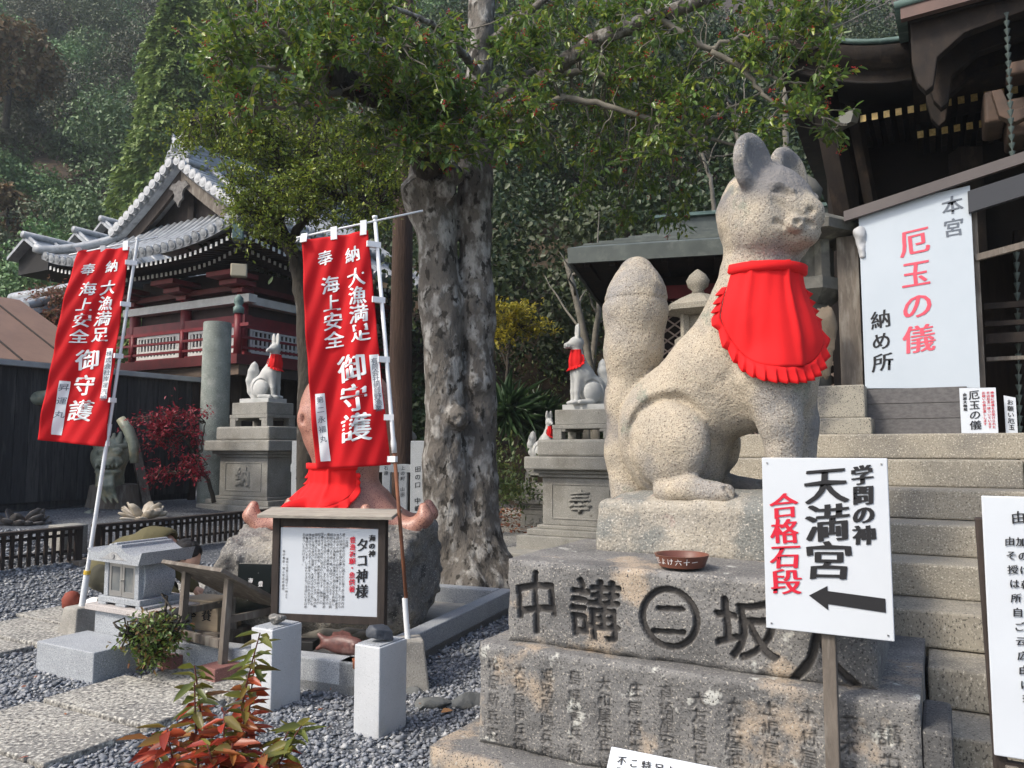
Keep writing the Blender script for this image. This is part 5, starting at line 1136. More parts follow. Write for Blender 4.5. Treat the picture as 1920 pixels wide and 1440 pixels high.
# upper gable roof: ridge runs back along v
gw = 2.18; gz0, gz1 = 6.60, 8.15; gc = SW / 2
def gpt(x, w, up=0):   # x -1..1 across the gable, concave
    a = abs(x); z = gz1 - (gz1 - gz0) * (1.18 * a - .18 * a * a) + .10 * max(0, a - .8) * 5 * (a - .8) * 5 * .2; return tp(gc - x * gw * 1.06, w, z + up)
w0, w1 = -.40, DW + 1.0
for sg in (1, -1):
    n = 14; V = []; 
    for k in range(n + 1): V += [gpt(sg * k / n, w0), gpt(sg * k / n, w1)]
    u_ = mesh_np('gable_roof', np.array(V), [(2 * k, 2 * k + 1, 2 * k + 3, 2 * k + 2) for k in range(n)], m_tile, TE, smooth=True); m = u_.modifiers.new('t', 'SOLIDIFY'); m.thickness = .12; m.offset = 0
    b = MB()
    for w in np.arange(w0 + .85, w1, .26): b.tube([gpt(sg * k / 10, w, .09) for k in range(11)], .075, 8)
    b.build('round_tiles', m_tile, u_, smooth=True)
    b = MB(); e = MB()   # verge tiles pointing forward with round ends
    for k in range(1, 13):
        x = sg * (k - .2) / 12.4; p = gpt(x, w0 - .08, .13); q = gpt(x, w0 + .62, .13); b.tube([p, q], .085, 10); d = nrm(p - q); e.tube([p, p + d * .05], .115, 16); e.tube([p + d * .05, p + d * .057], [.082, .07], 16)
    b.build('verge_tiles', m_tile, u_, smooth=True); e.build('verge_discs', M('pale tile disc', (.48, .49, .50), (.36, .37, .38), 20, .6, bump=.4, bs=40), u_, sharp=40)
    b = MB(); b.tube([gpt(sg * k / 12, w0 + .80, .20) for k in range(1, 12)], .115, 10); b.build('descending_ridge', m_tile, u_, smooth=True)
    P = [gpt(sg * k / 12, w0 + .12, -.10) for k in range(13)]; b = MB(); bd = .34   # bargeboard
    V = []
    for p in P: V += [p, p - (0, 0, bd), p - (0, 0, bd) + VX * .08, p + VX * .08]
    b.add(V, [(4 * i + j, 4 * i + (j + 1) % 4, 4 * i + 4 + (j + 1) % 4, 4 * i + 4 + j) for i in range(12) for j in range(4)] + [(0, 1, 2, 3), (51, 50, 49, 48)]); b.build('bargeboard', m_wood if sg > 0 else m_darkwood, TE, sharp=40)
b = MB(); b.prism([gpt(-.93, .12, -.15), gpt(-.5, .12, -.15), gpt(0, .12, -.15), gpt(.5, .12, -.15), gpt(.93, .12, -.15)], VX * .06); fixn(b.build('gable_panel', m_darkwood, TE))
b = MB(); b.bar(tp(gc - 1.5, .05, gz0 + .15), tp(gc + 1.5, .05, gz0 + .15), .12, .14); b.bar(tp(gc, .05, gz0 + .2), tp(gc, .05, gz1 - .5), .14, .12); b.build('gable_beam', m_darkwood, TE)
pts2 = [(0, -.10), (.10, -.16), (.22, -.14), (.34, -.26), (.20, -.32), (.13, -.44), (.16, -.55), (.06, -.62), (0, -.74)]
b = MB(); poly = [tp(gc - x, w0 + .06, gz1 - .28 + z) for x, z in pts2] + [tp(gc + x, w0 + .06, gz1 - .28 + z) for x, z in pts2[::-1][1:-1]]; b.prism(poly, VX * .05); fixn(b.build('gable_pendant', M('grey carved wood', (.20, .19, .18), (.10, .095, .09), 14, .8, bump=.6, bs=40), TE))
rg = MB()
for k in range(3): rg.bar(tp(gc, w0 + .15, gz1 + .16 + k * .13), tp(gc, w1, gz1 + .16 + k * .13), .36 - .07 * k, .12)
rg.tube([tp(gc, w0 + .1, gz1 + .55), tp(gc, w1, gz1 + .55)], .10, 10); rg.build('main_ridge', m_tile, TE, sharp=40)
V, F = sculpt([('+', ell((0, 0, .20), (.24, .09, .26)), 0), ('+', cap((-.22, 0, .08), (-.36, 0, -.05), .10, .06), .04), ('+', cap((.22, 0, .08), (.36, 0, -.05), .10, .06), .04), ('+', ell((0, -.06, .2), (.12, .08, .12)), .02), ('+', cap((-.12, 0, .40), (-.2, 0, .55), .06, .03), .03), ('+', cap((.12, 0, .40), (.2, 0, .55), .06, .03), .03), ('-', cap((-.1, -.12, .24), (.1, -.12, .24), .03, .03), .01)], (-.5, -.2, -.2), (.5, .2, .65), .022, lambda P: (.015 * fbm(P * 12, 3, 2)).astype(np.float32))
mesh_np('ridge_end_tile', xf(V, tp(gc, w0 + .02, gz1 + .18), GA, 1.05), F, m_tile, TE, smooth=True)
for sx in (-1, 1):
    b = MB()
    for k in range(3): p = tp(gc + sx * (.16 + .12 * k), w0 - .05, gz1 + .22 - .13 * k); b.tube([p, p + VX * .5], .085, 12)
    b.build('ridge_rolls', m_tile, TE, sharp=40)
# smaller roofs of the corridor behind and the far left eave
def small_roof(px, py, Y, w, h, L, label):
    p = at(px, py, Y); T = thing('corridor_roof', label, 'roof', p - (0, 0, h + 1.0), 'small grey gable roofs'); b = MB()
    for sg in (-1, 1):
        P = [p, p + VX * .0 - (0, 0, 0)]; a = p + UX * sg * w - (0, 0, h); b.prism([p + (0, 0, .0), p + VX * L, a + VX * L, a], (0, 0, -.10))
    r = fixn(b.build('roof_slopes', m_tile, T)); b = MB(); b.tube([p + (0, 0, .06) - VX * .05, p + VX * L + (0, 0, .06)], .11, 10)
    for k in range(6):
        for sg in (-1, 1): q = p + VX * (.1 + k * L / 6); b.tube([q + (0, 0, .03), q + UX * sg * w - (0, 0, h - .03)], .06, 8)
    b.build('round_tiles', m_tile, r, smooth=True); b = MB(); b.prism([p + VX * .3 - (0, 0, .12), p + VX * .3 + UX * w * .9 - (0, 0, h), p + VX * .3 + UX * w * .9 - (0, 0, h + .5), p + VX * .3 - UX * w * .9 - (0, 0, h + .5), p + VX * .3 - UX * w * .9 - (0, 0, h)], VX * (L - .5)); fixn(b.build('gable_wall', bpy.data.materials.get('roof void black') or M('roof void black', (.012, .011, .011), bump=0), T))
small_roof(45, 444, 22, .85, .50, 4.5, 'small dark gable roof at far left, lowest of the three stepped ones'); small_roof(140, 434, 24, 1.25, .85, 4.5, 'small dark gable roof in the middle of the three stepped ones'); small_roof(190, 413, 26, 1.3, .9, 4.5, 'small dark gable roof, highest of the three stepped ones by the temple')
p = at(62, 572, 14.5); T = thing('tiled_eave', 'end of a grey tiled roof at the left edge beside the autumn maple', 'roof', p - (0, 0, 3)); b = MB(); e = MB()
b.prism([p - (0, 0, .08), p + VX * 1.2 + (0, 0, .45), p + VX * 1.2 - UX * 3 + (0, 0, .45), p - UX * 3 - (0, 0, .08)], (0, 0, -.12)); sk = fixn(b.build('roof_slope', m_tile, T))
for k in range(12): q = p - UX * (.1 + k * .25); e.tube([q + (0, 0, .0) - VX * .06, q + VX * 1.2 + (0, 0, .53)], .085, 10)
e.tube([p + VX * 1.2 + (0, 0, .62), p + VX * 1.2 - UX * 3 + (0, 0, .62)], .12, 10); e.build('round_tiles', m_tile, sk, sharp=40); b = MB(); b.obox(p - UX * 1.8 + VX * .8 - (0, 0, 1.6), UX, VX, ZX, 2.6, .8, 2.9); b.build('wall', m_darkwood, T)

# ================================================================ small roofed hall behind the granite fox
hp = at(1064, 484, 12.0); hu, hv = to_uv(hp); ez2 = hp[2]
T = thing('roofed_hall', 'low hall with grey green sheet roof and lattice walls behind the granite fox', 'hall', uv(hu, hv, 1.0)); T.rotation_euler = (0, 0, R(15))
Lh = 5.2
b = MB(); b.prism([uv(hu, hv, ez2), uv(hu, hv, ez2 + .16), uv(hu + 1.35, hv + 2.2, ez2 + .98), uv(hu + Lh, hv + 2.2, ez2 + .98), uv(hu + Lh, hv, ez2 + .16), uv(hu + Lh, hv, ez2)][0:0] or [uv(hu, hv, ez2 + .16), uv(hu + Lh, hv, ez2 + .16), uv(hu + Lh, hv + 2.2, ez2 + .95), uv(hu + 1.5, hv + 2.2, ez2 + .95)], (0, 0, -.06))
for k in range(1, 7): t = k / 7; b.bar(uv(hu + 1.5 * t, hv + 2.2 * t - .03, ez2 + .16 + .79 * t), uv(hu + Lh, hv + 2.2 * t - .03, ez2 + .16 + .79 * t), .05, .03)
fixn(b.build('roof', m_coppergrey, T)); b = MB(); b.prism([uv(hu, hv, ez2 + .16), uv(hu + 1.5, hv + 2.2, ez2 + .95), uv(hu, hv + 4.4, ez2 + .16)], (0, 0, -.06)); fixn(b.build('roof', m_coppergrey, T))
b = MB(); b.ubox(hu + 1.3, hu + Lh, hv + 2.1, hv + 2.5, ez2 + .90, ez2 + 1.16); b.build('ridge', m_coppergrey, T, bevel=.01); b = MB(); b.ubox(hu + 1.25, hu + Lh, hv + 2.02, hv + 2.58, ez2 + 1.16, ez2 + 1.22); b.build('ridge_cap', m_copper, T)
b = MB(); b.ubox(hu + .01, hu + Lh, hv - .02, hv + .03, ez2 - .09, ez2 + .13); b.build('fascia', m_coppergrey, T); b = MB(); b.ubox(hu + .01, hu + .06, hv + .03, hv + 4.3, ez2 - .09, ez2 + .12); b.build('fascia', m_coppergrey, T)
b = MB(); b.ubox(hu + .05, hu + Lh, hv + .03, hv + 4.2, ez2 - .06, ez2 + .02); b.build('soffit', m_shrine, T)
for k in range(12): b = MB(); x = hu + .3 + k * .40; b.bar(uv(x, hv + .06, ez2 - .10), uv(x, hv + 1.4, ez2 - .06), .09, .08); b.build('rafter', m_whitepaint if k % 3 == 9 else m_shrine, T)
for x in (.75, 2.6, 4.4): b = MB(); b.ubox(hu + x - .08, hu + x + .08, hv + .95, hv + 1.11, .6, ez2 - .06); b.build('post', m_shrine, T)
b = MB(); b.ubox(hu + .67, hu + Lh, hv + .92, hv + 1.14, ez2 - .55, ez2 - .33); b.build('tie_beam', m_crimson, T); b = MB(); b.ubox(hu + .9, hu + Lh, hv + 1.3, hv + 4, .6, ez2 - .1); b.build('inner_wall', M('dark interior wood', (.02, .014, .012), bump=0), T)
lat = MB(); lu0, lu1, lz0, lz1 = hu + .85, hu + 4.3, 1.55, ez2 - .58; vf = hv + 1.02
for k in np.arange(-14, 16, 1.0):
    for sg in (1, -1):
        P = []; a = lu0 + k * .24; zz = np.linspace(lz0, lz1, 2)
        for z in zz: P.append((a + sg * (z - lz0) * 1.35 + (0 if sg > 0 else 2.0), z))
        (ua, za), (ub, zb) = P
        def clip(ua, za, ub, zb, lo, hi):
            if ua == ub: return None
            ts = sorted(((lo - ua) / (ub - ua), (hi - ua) / (ub - ua))); t0, t1 = max(0, ts[0]), min(1, ts[1])
            return None if t1 <= t0 + .02 else (ua + (ub - ua) * t0, za + (zb - za) * t0, ua + (ub - ua) * t1, za + (zb - za) * t1)
        cl = clip(ua, za, ub, zb, lu0, lu1)
        if cl: lat.bar(uv(cl[0], vf + (.012 if sg > 0 else -.012), cl[1]), uv(cl[2], vf + (.012 if sg > 0 else -.012), cl[3]), .022, .05, up=VX)
lat.build('diagonal_lattice', M('brown lattice', (.30, .235, .20), (.22, .17, .145), 5, .8, bump=.1), T)
b = MB(); b.ubox(hu + .7, hu + Lh, hv + .95, hv + 1.15, .5, 1.52); b.build('plank_base', m_wood, T)

# ================================================================ main shrine hall at the right
SH = thing('shrine_hall', 'large dark timber shrine hall with green copper eaves and gold rafter ends', 'shrine', uv(2, 11, 1.6))
L0 = 1.602
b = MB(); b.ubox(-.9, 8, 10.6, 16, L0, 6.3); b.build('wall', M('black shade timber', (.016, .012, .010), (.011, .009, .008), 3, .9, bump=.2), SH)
def ezz(u): return 5.86 + .50 * np.clip((-u) / 1.47, 0, 1) ** 2.0
us = np.concatenate((np.linspace(-1.47, .3, 14), np.linspace(.8, 9, 6)))
def strip(name, mat, rows, par=SH, smooth=True, th=0):
    V = np.concatenate(rows); n = len(rows[0]); I = np.arange(len(V)).reshape(len(rows), n); F = np.stack((I[:-1, :-1], I[1:, :-1], I[1:, 1:], I[:-1, 1:]), -1).reshape(-1, 4); o = mesh_np(name, V, F, mat, par, smooth=smooth)
    if th: m = o.modifiers.new('t', 'SOLIDIFY'); m.thickness = th; m.offset = 0
    return o
R_ = lambda v, dz, k=1.0: np.array([uv(u + (.0 if k == 1 else (1 - k) * 1.2 * (u < 0)), v, ezz(u) * k + 5.86 * (1 - k) + dz) for u in us])
strip('copper_roof', m_copper, [R_(9.0, .04), R_(9.5, .17, .9), R_(10.5, .45, .7), R_(12, .95, .4), R_(14, 1.7, .2)], th=.05)
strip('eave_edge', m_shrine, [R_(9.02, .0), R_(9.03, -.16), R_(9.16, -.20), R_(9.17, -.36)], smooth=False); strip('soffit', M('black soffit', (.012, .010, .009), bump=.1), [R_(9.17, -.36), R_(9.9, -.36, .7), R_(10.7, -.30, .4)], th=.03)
sd = np.array([uv(-1.47 + .0, 9.0 + t * 6, 6.36 - .5 * math.sin(min(1, t * 2.2) * 1.57) + .0) for t in np.linspace(0, 1, 10)]); strip('side_eave', m_shrine, [sd, sd + (0, 0, -.34), sd + (0, 0, -.34) + UX * .8], smooth=False)
m_gold = M('gold leaf end', (.62, .47, .20), (.40, .28, .10), 30, .45, metal=.2, bump=.1)
for k in range(22):
    u = -.62 + k * .122; b = MB(); b.bar(uv(u, 9.46, 5.28), uv(u, 10.7, 5.38), .06, .075); r = b.build('rafter', m_shrine, SH); b = MB(); b.obox(uv(u, 9.455, 5.28), UX, VX, ZX, .062, .012, .078); b.build('gold_end', m_gold, r)
for k in range(16):
    u = -.05 + k * .122; b = MB(); b.bar(uv(u, 9.80, 5.10), uv(u, 10.7, 5.18), .06, .075); r = b.build('rafter', m_shrine, SH); b = MB(); b.obox(uv(u, 9.795, 5.10), UX, VX, ZX, .062, .012, .078); b.build('gold_end', m_gold, r)
for p, q, w in ((uv(-1.05, 9.6, 5.75), uv(-.72, 10.2, 3.2), .22), (uv(-.75, 9.7, 5.6), uv(-.45, 10.4, 3.2), .12), (uv(-.95, 10.4, 5.5), uv(-.95, 10.4, L0), .28), (uv(.4, 10.3, 5.0), uv(.4, 10.3, L0), .26)): b = MB(); b.bar(p, q, w, w); b.build('post', m_shrine, SH, bevel=.01)
c = uv(-.78, 9.45, 5.30); b = MB(); b.obox(c, nrm(UX - .8 * VX), nrm(VX + .8 * UX), nrm(ZX + .3 * UX), .24, .10, .16); b.build('metal_tip', M('grey metal tip', (.25, .25, .22), rough=.5, metal=.5, bump=.1), SH)
for k in range(13): b = MB(); z = 4.7 - k * .115; b.bar(uv(-.55, 10.56, z - .25), uv(.35, 10.56, z + .2), .02, .025); b.build('slat', m_shrine, SH)
# projecting porch with curved gable boards
PO_ = thing('shrine_porch', 'dark projecting porch roof with brown fascia and carved brackets at top right', 'porch', uv(1, 8, 1.6))
b = MB(); b.prism([uv(-.15, 7.4, 5.30), uv(-.15, 7.4, 5.42), uv(5, 7.4, 5.62), uv(5, 7.4, 5.50)], VX * .07); fixn(b.build('fascia', M('brown fascia', (.14, .085, .07), (.10, .065, .055), 3, .6, bump=.05), PO_))
strip('copper_roof', m_copper, [np.array([uv(u, 7.38, 5.44 + .04 * u) for u in np.linspace(-.2, 5, 8)]), np.array([uv(u, 8.4, 5.72 + .04 * u) for u in np.linspace(-.2, 5, 8)]), np.array([uv(u, 10.4, 6.3) for u in np.linspace(-.2, 5, 8)])], par=PO_, th=.06)
b = MB(); b.prism([uv(-.1, 7.5, 5.36), uv(5, 7.5, 5.5), uv(5, 10, 5.5), uv(-.1, 10, 5.36)], (0, 0, -.05)); fixn(b.build('soffit', m_shrine, PO_))
for k, (v, dd) in enumerate(((7.55, 0), (8.0, .12), (8.45, .1))):
    prof = [(.0, 5.33), (.0, 4.95), (.04, 4.75), (.10, 4.66), (.16, 4.70), (.20, 4.95), (.42, 5.12), (.9, 5.20), (1.2, 5.33)]; b = MB(); b.prism([uv(-.08 + dd + x, v, z) for x, z in prof], VX * .12); fixn(b.build('gable_board', m_shrine, PO_, bevel=.01))
for k, (u, v, z, w, h, d) in enumerate(((.55, 7.9, 4.55, .16, .30, .5), (.72, 7.9, 4.42, .16, .34, .5), (.95, 7.75, 4.30, .14, .30, .45), (1.15, 7.75, 4.12, .55, .14, .4), (1.25, 7.75, 3.92, .75, .12, .4), (1.15, 7.7, 4.78, 1.0, .12, .3))): b = MB(); b.ubox(u - w / 2, u + w / 2, v, v + d, z - h / 2, z + h / 2); b.build('bracket', M('worn bracket wood', (.10, .062, .042), (.055, .037, .028), 5, .7, bump=.2) if k == 0 else bpy.data.materials['worn bracket wood'], PO_, bevel=.03, seg=3)
for k in range(4): u = .92 + k * .125; b = MB(); b.obox(uv(u, 7.68, 4.66 - .0), UX, VX, ZX, .06, .03, .075); b.build('gold_end', m_gold, PO_)
V = [(.0, 4.62), (.05, 4.38), (.16, 4.30), (.27, 4.34), (.31, 4.5), (.27, 4.52), (.22, 4.42), (.14, 4.42), (.08, 4.62)]; b = MB(); b.prism([uv(.52 + x, 7.72, z) for x, z in V], VX * .1); fixn(b.build('carved_scroll', bpy.data.materials['worn bracket wood'], PO_, bevel=.01))
b = MB(); b.ubox(1.0, 1.26, 8.0, 8.26, L0, 5.3); b.build('post', m_shrine, PO_, bevel=.01)
# pent roof over the big sign, its timber frame, posts and rails
PR = thing('pent_roof', 'low lean-to roof with a brown metal edge above the big white sign', 'roof', uv(.3, 7.2, 1.6))
e0, e1 = uv(-.62, 6.80, 3.375), uv(2.4, 6.80, 4.02); b = MB(); b.prism([e0, e0 + (0, 0, .085), e1 + (0, 0, .085), e1], VX * .05); fixn(b.build('metal_edge', M('brown metal edge', (.10, .085, .08), (.08, .068, .065), 3, .5, bump=0), PR)); b = MB(); b.prism([e0 + (0, 0, .07) + VX * .05, e1 + (0, 0, .07) + VX * .05, e1 + VX * 1.6 + (0, 0, .5), e0 + VX * 1.6 + (0, 0, .5)], (0, 0, -.04)); fixn(b.build('roof_sheet', m_coppergrey, PR))
b = MB(); q0, q1 = uv(.27, 6.82, 3.32), uv(2.4, 6.82, 3.78); b.prism([q0, q0 + (0, 0, .17), q1 + (0, 0, .17), q1], VX * .06); fixn(b.build('fascia', M('blue grey fascia', (.045, .048, .055), bump=0), PR)); b = MB(); b.bar(uv(-.55, 6.97, 3.31), uv(.3, 6.97, 3.50), .05, .07); b.build('rafter', m_wood, PR); b = MB(); b.bar(uv(.3, 6.93, 2.98), uv(2.3, 6.93, 3.36), .05, .05); b.build('rafter', m_wood, PR)
for u, v, w, m_ in ((-.62, 7.0, .17, m_wood), (.30, 6.93, .06, m_wood), (.75, 7.9, .22, m_shrine), (1.15, 7.5, .2, m_shrine), (1.6, 7.4, .14, m_shrine)): b = MB(); b.ubox(u - w / 2, u + w / 2, v, v + w * .7, L0, 3.30 if u < .2 else 3.4); b.build('post', m_, PR, bevel=.006)
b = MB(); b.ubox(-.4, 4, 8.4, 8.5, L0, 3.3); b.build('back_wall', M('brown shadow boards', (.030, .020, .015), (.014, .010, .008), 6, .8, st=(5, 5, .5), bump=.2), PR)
for z, t in ((2.62, .05), (2.48, .04), (2.34, .08), (2.20, .03)): b = MB(); b.ubox(.36, 3, 7.25, 7.31, z, z + t); b.build('rail', m_shrine if t > .03 else m_wood, PR)
for k in range(9): b = MB(); u = .95 + k * .07; b.ubox(u, u + .02, 7.9, 7.93, 2.75, 3.3); b.build('lattice_bar', m_wood, PR)
# the big white sign
sc_ = uv(-.514, 6.92, 1.985); T = thing('shrine_sign', 'big white sign with large red and black characters under the lean-to roof', 'sign', uv(-.1, 6.92, 1.61))
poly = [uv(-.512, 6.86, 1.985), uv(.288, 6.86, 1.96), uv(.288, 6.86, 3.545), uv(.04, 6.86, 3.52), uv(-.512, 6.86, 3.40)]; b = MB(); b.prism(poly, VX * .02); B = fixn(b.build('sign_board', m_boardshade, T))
O = uv(-.512, 6.86, 1.985)
letter(B, O, UX, ZX, [('厄玉の儀', .40, 1.285, .235, .262, .95)], m_inkpink, bold=.035, name='red_lettering'); letter(B, O, UX, ZX, [('本宮', .675, 1.50, .155, .178)], m_inkgrey, bold=.03); letter(B, O, UX, ZX, [('納め所', .135, .635, .155, .175)], m_ink, bold=.03)
for k in range(3): b = MB(); b.ubox(-.50, .20, 6.84, 6.88, 1.61 + k * .122, 1.61 + k * .122 + .119); b.build('base_plank', M('silver grey plank', (.13, .125, .125), (.085, .082, .082), 6, .7, st=(.6, 8, 8), bump=.2) if k == 0 else bpy.data.materials['silver grey plank'], T, bevel=.003)
def card(label, u0, v0, w, h, lean, items, rot=0, tz=L0):
    ey = nrm(ZX + lean * VX); ex = nrm(UX + rot * ZX); T = thing('small_notice', label, 'notice', uv(u0, v0, tz), 'small notices on the landing'); c = uv(u0, v0, tz) + ey * h / 2 + ex * w / 2; n = np.cross(ex, ey); b = MB(); b.obox(c, ex, ey, n, w, h, .01); B = b.build('sign_board', m_board, T); 
    for its, m_ in items: letter(B, uv(u0, v0, tz) + n * .005, ex, ey, its, m_, bold=.03)
    return T
card('small white notice with black and red writing leaning at the landing edge', .135, 6.14, .215, .315, .12, [([('厄玉の儀', .085, .30, .068, .070), ('由加大権現', .03, .28, .024, .026)], m_ink), ([('神様に祈祷をお受けられた', .192, .29, .021, .0215), ('方は厄玉一体ついています', .168, .29, .021, .0215), ('お祓いの後お渡しします', .142, .29, .021, .0215)], m_inkred)], rot=-.02)
card('narrow grey notice tilted behind the small white one', .40, 6.25, .07, .26, .1, [([('お願い厄玉', .035, .24, .04, .043)], m_ink)], rot=-.25)
# rain chains
def chain_(label, p0, p1, n):
    T = thing('rain_chain', label, 'rain chain', p1, 'green bronze rain chains'); b = MB(); p0, p1 = np.array(p0), np.array(p1)
    for k in range(n):
        c = p0 + (p1 - p0) * (k + .5) / n; h = (p0[2] - p1[2]) / n; b.lathe([(.007, -h * .42), (.016, -h * .1), (.025, h * .30), (.021, h * .32), (.008, h * .1)], c, 10)
    b.tube([p0, p1], .005, 6); b.build('cup_string', bpy.data.materials.get('dark bronze') or M('dark bronze', (.10, .13, .12), (.06, .08, .075), 20, .5, bump=0), T, sharp=50)
pc = at(1887, 22, 6.3); chain_('long green rain chain of small cups hanging from the porch gutter', pc, at(1899, 312, 6.3), 19); b = MB(); b.tube([pc, pc + (0, 0, .28)], .045, 10)
chain_('lower rain chain of small dark cups hanging before the timber wall', at(1906, 470, 6.2), at(1912, 815, 6.2), 18)
# stone lantern, rounded stele and stained blocks behind the fox muzzle
c = uv(-.98, 7.15, 1.60); lantern(c, 1.45, 'dark stone lantern with upturned roof behind the granite fox muzzle', M('dark lantern stone', (.13, .125, .11), (.08, .08, .07), 4, .9, (.2, .2, .17), 3, .6, bump=.5))
rock('stele', 'rounded upright brown stone beside the grey timber post', uv(-.80, 6.75, 2.30), (.13, .09, .42), M('brown stone', (.16, .125, .09), (.11, .09, .065), 5, .9, bump=.5), .015, 5, .10, cat='stone')
for u0, u1, z0, z1, v0, lb in ((-1.30, -.45, 1.602, 1.735, 6.50, 'long black stained stone block lying on the landing edge'), (-1.30, -.50, 1.738, 2.0, 6.62, 'tall black stained stone block stacked on the longer one'), (-1.5, -.9, 2.003, 2.15, 6.75, 'short pale stone block topmost of the stained stack')):
    b = MB(); b.ubox(u0, u1, v0, v0 + .6, z0, z1); tag(b.build('stone_block', m_stepdark if z0 < 2 else m_ped, bevel=.012), lb, 'stone block')
c = at(1612, 445, 6.25); V, F = sculpt([('+', ell((0, 0, .04), (.05, .05, .05)), 0), ('+', cap((0, 0, .0), (.015, 0, -.16), .035, .03), .03), ('+', cap((.02, 0, .0), (.05, 0, -.08), .03, .02), .02)], (-.1, -.1, -.24), (.12, .1, .12), .008, lambda P: (.008 * fbm(P * 18, 3, 2)).astype(np.float32)); tag(mesh_np('white_bundle', V + c, F, M('grey white cloth', (.42, .43, .44), bump=.2), smooth=True), 'knotted white cloth bundle hanging beside the big sign', 'cloth')
# ================================================================ foliage helpers
def leaves(P, D, L, W, fold=.25, droop=.0, up=None):
    """n leaves at P pointing along D (unit), length L, width W: two quads folded on the midrib"""
    n = len(P); D = D / (np.linalg.norm(D, axis=1)[:, None] + 1e-9); L = np.broadcast_to(L, n)[:, None]; Wd = np.broadcast_to(W, n)[:, None]
    r = RNG.normal(0, .45, (n, 3)) + (np.array((0, 0, 1.)) if up is None else up); s = np.cross(D, r); s /= np.linalg.norm(s, axis=1)[:, None] + 1e-9; u = np.cross(s, D)
    m = P + D * L * .32 ; q = P + D * L * .72 - u * L * droop; tip = P + D * L - u * L * droop * 2
    V = np.stack((P, m + s * Wd * .5 + u * Wd * fold, q + s * Wd * .36 + u * Wd * fold * .7, tip, q - s * Wd * .36 + u * Wd * fold * .7, m - s * Wd * .5 + u * Wd * fold), 1).reshape(-1, 3)
    b = 6 * np.arange(n)[:, None]; F = np.stack((b + (0, 1, 2, 3), b + (0, 3, 4, 5)), 1).reshape(-1, 4); return V, F
def rnd_dir(n, z=0.0): d = RNG.normal(0, 1, (n, 3)); d[:, 2] += z; return d / np.linalg.norm(d, axis=1)[:, None]
def leafmat(name, cols, rough=.45, tr=.2, **k): return M(name, (.05, .08, .03), rough=rough, island=cols, transl=tr, bump=0, spec=.5, **k)
def octa(P, r):
    o = np.array(((1, 0, 0), (-1, 0, 0), (0, 1, 0), (0, -1, 0), (0, 0, 1), (0, 0, -1)), float); f = np.array(((0, 2, 4), (2, 1, 4), (1, 3, 4), (3, 0, 4), (2, 0, 5), (1, 2, 5), (3, 1, 5), (0, 3, 5)))
    return (P[:, None] + o[None] * np.broadcast_to(r, len(P))[:, None, None]).reshape(-1, 3), (f[None] + 6 * np.arange(len(P))[:, None, None]).reshape(-1, 3)
def wob(p, q, n, a, seed=0):
    rr = np.random.default_rng(seed); t = np.linspace(0, 1, n)[:, None]; P = np.asarray(p) * (1 - t) + np.asarray(q) * t; w = rr.normal(0, a, (n, 3)); w = np.cumsum(w, 0) * np.sin(np.pi * t) ; return P + w

# ================================================================ the big holly tree
MT = thing('holly_tree', 'huge old holly tree with lichen blotched double trunk and red berries', 'tree', at(880, 1105, 8.4) * (1, 1, 0))
def big_trunk():
    Lp = [(852, 1110, .42), (848, 1010, .31), (842, 860, .27), (834, 700, .245), (829, 560, .235), (822, 440, .235), (806, 375, .27), (806, 325, .22)]
    Rp = [(905, 1110, .36), (900, 1000, .26), (899, 850, .205), (901, 700, .20), (898, 560, .195), (897, 430, .185), (899, 330, .185), (904, 200, .165), (906, 80, .145), (913, -70, .13)]
    A = [at(x, y, 8.4) for x, y, r in Lp]; B = [at(x - 6, y, 8.50) for x, y, r in Rp]; o = [('+', chain(A, [r * .95 for *_, r in Lp], .06), 0), ('+', chain(B, [r * 1.02 for *_, r in Rp], .06), .06)]
    for x, y, r, L in ((800, 1115, .20, .0), (950, 1120, .22, 0), (880, 1125, .24, -.25), (925, 1090, .3, 0)): p = at(x, y, 8.3 + L); p[2] = .02; o.append(('+', cap(p, at(880, 980, 8.45), r, .14), .12))
    kn = lambda x, y, Y, r, k=.05: o.append(('+', ell(at(x, y, Y), (r, r, r * 1.05)), k)); ct = lambda x, y, Y, r: o.append(('-', ell(at(x, y, Y), (r, .06, r)), .02))
    kn(856, 785, 8.18, .135); kn(856, 785, 8.10, .085, .03); ct(856, 785, 8.02, .03); kn(895, 575, 8.34, .11); ct(895, 570, 8.22, .05); kn(897, 720, 8.36, .13, .08); kn(785, 360, 8.3, .16, .08); kn(832, 360, 8.2, .13, .06); kn(850, 325, 8.2, .10); ct(815, 310, 8.2, .07); kn(818, 640, 8.26, .10, .1)
    ct(830, 1000, 8.05, .05)
    lo = np.array(A).min(0) - .75; hi = np.array(A).max(0) + .75; lo[2] = -.1
    def disp(P): return (.035 * fbm(P * (3.2, 3.2, 1.6), 4, 17) + .014 * vnoise(P * (14, 14, 7), 3)).astype(np.float32)
    b = np.array(B); hi2 = b.max(0) + .4; lo = np.minimum(lo, b.min(0) - .4); hi = np.maximum(hi, hi2); hi[2] = min(hi[2], 7.4)
    return sculpt(o, lo, hi, .032, disp)
V, F = big_trunk(); mesh_np('trunk', V, F, m_bark, MT, smooth=True)
NODES = []
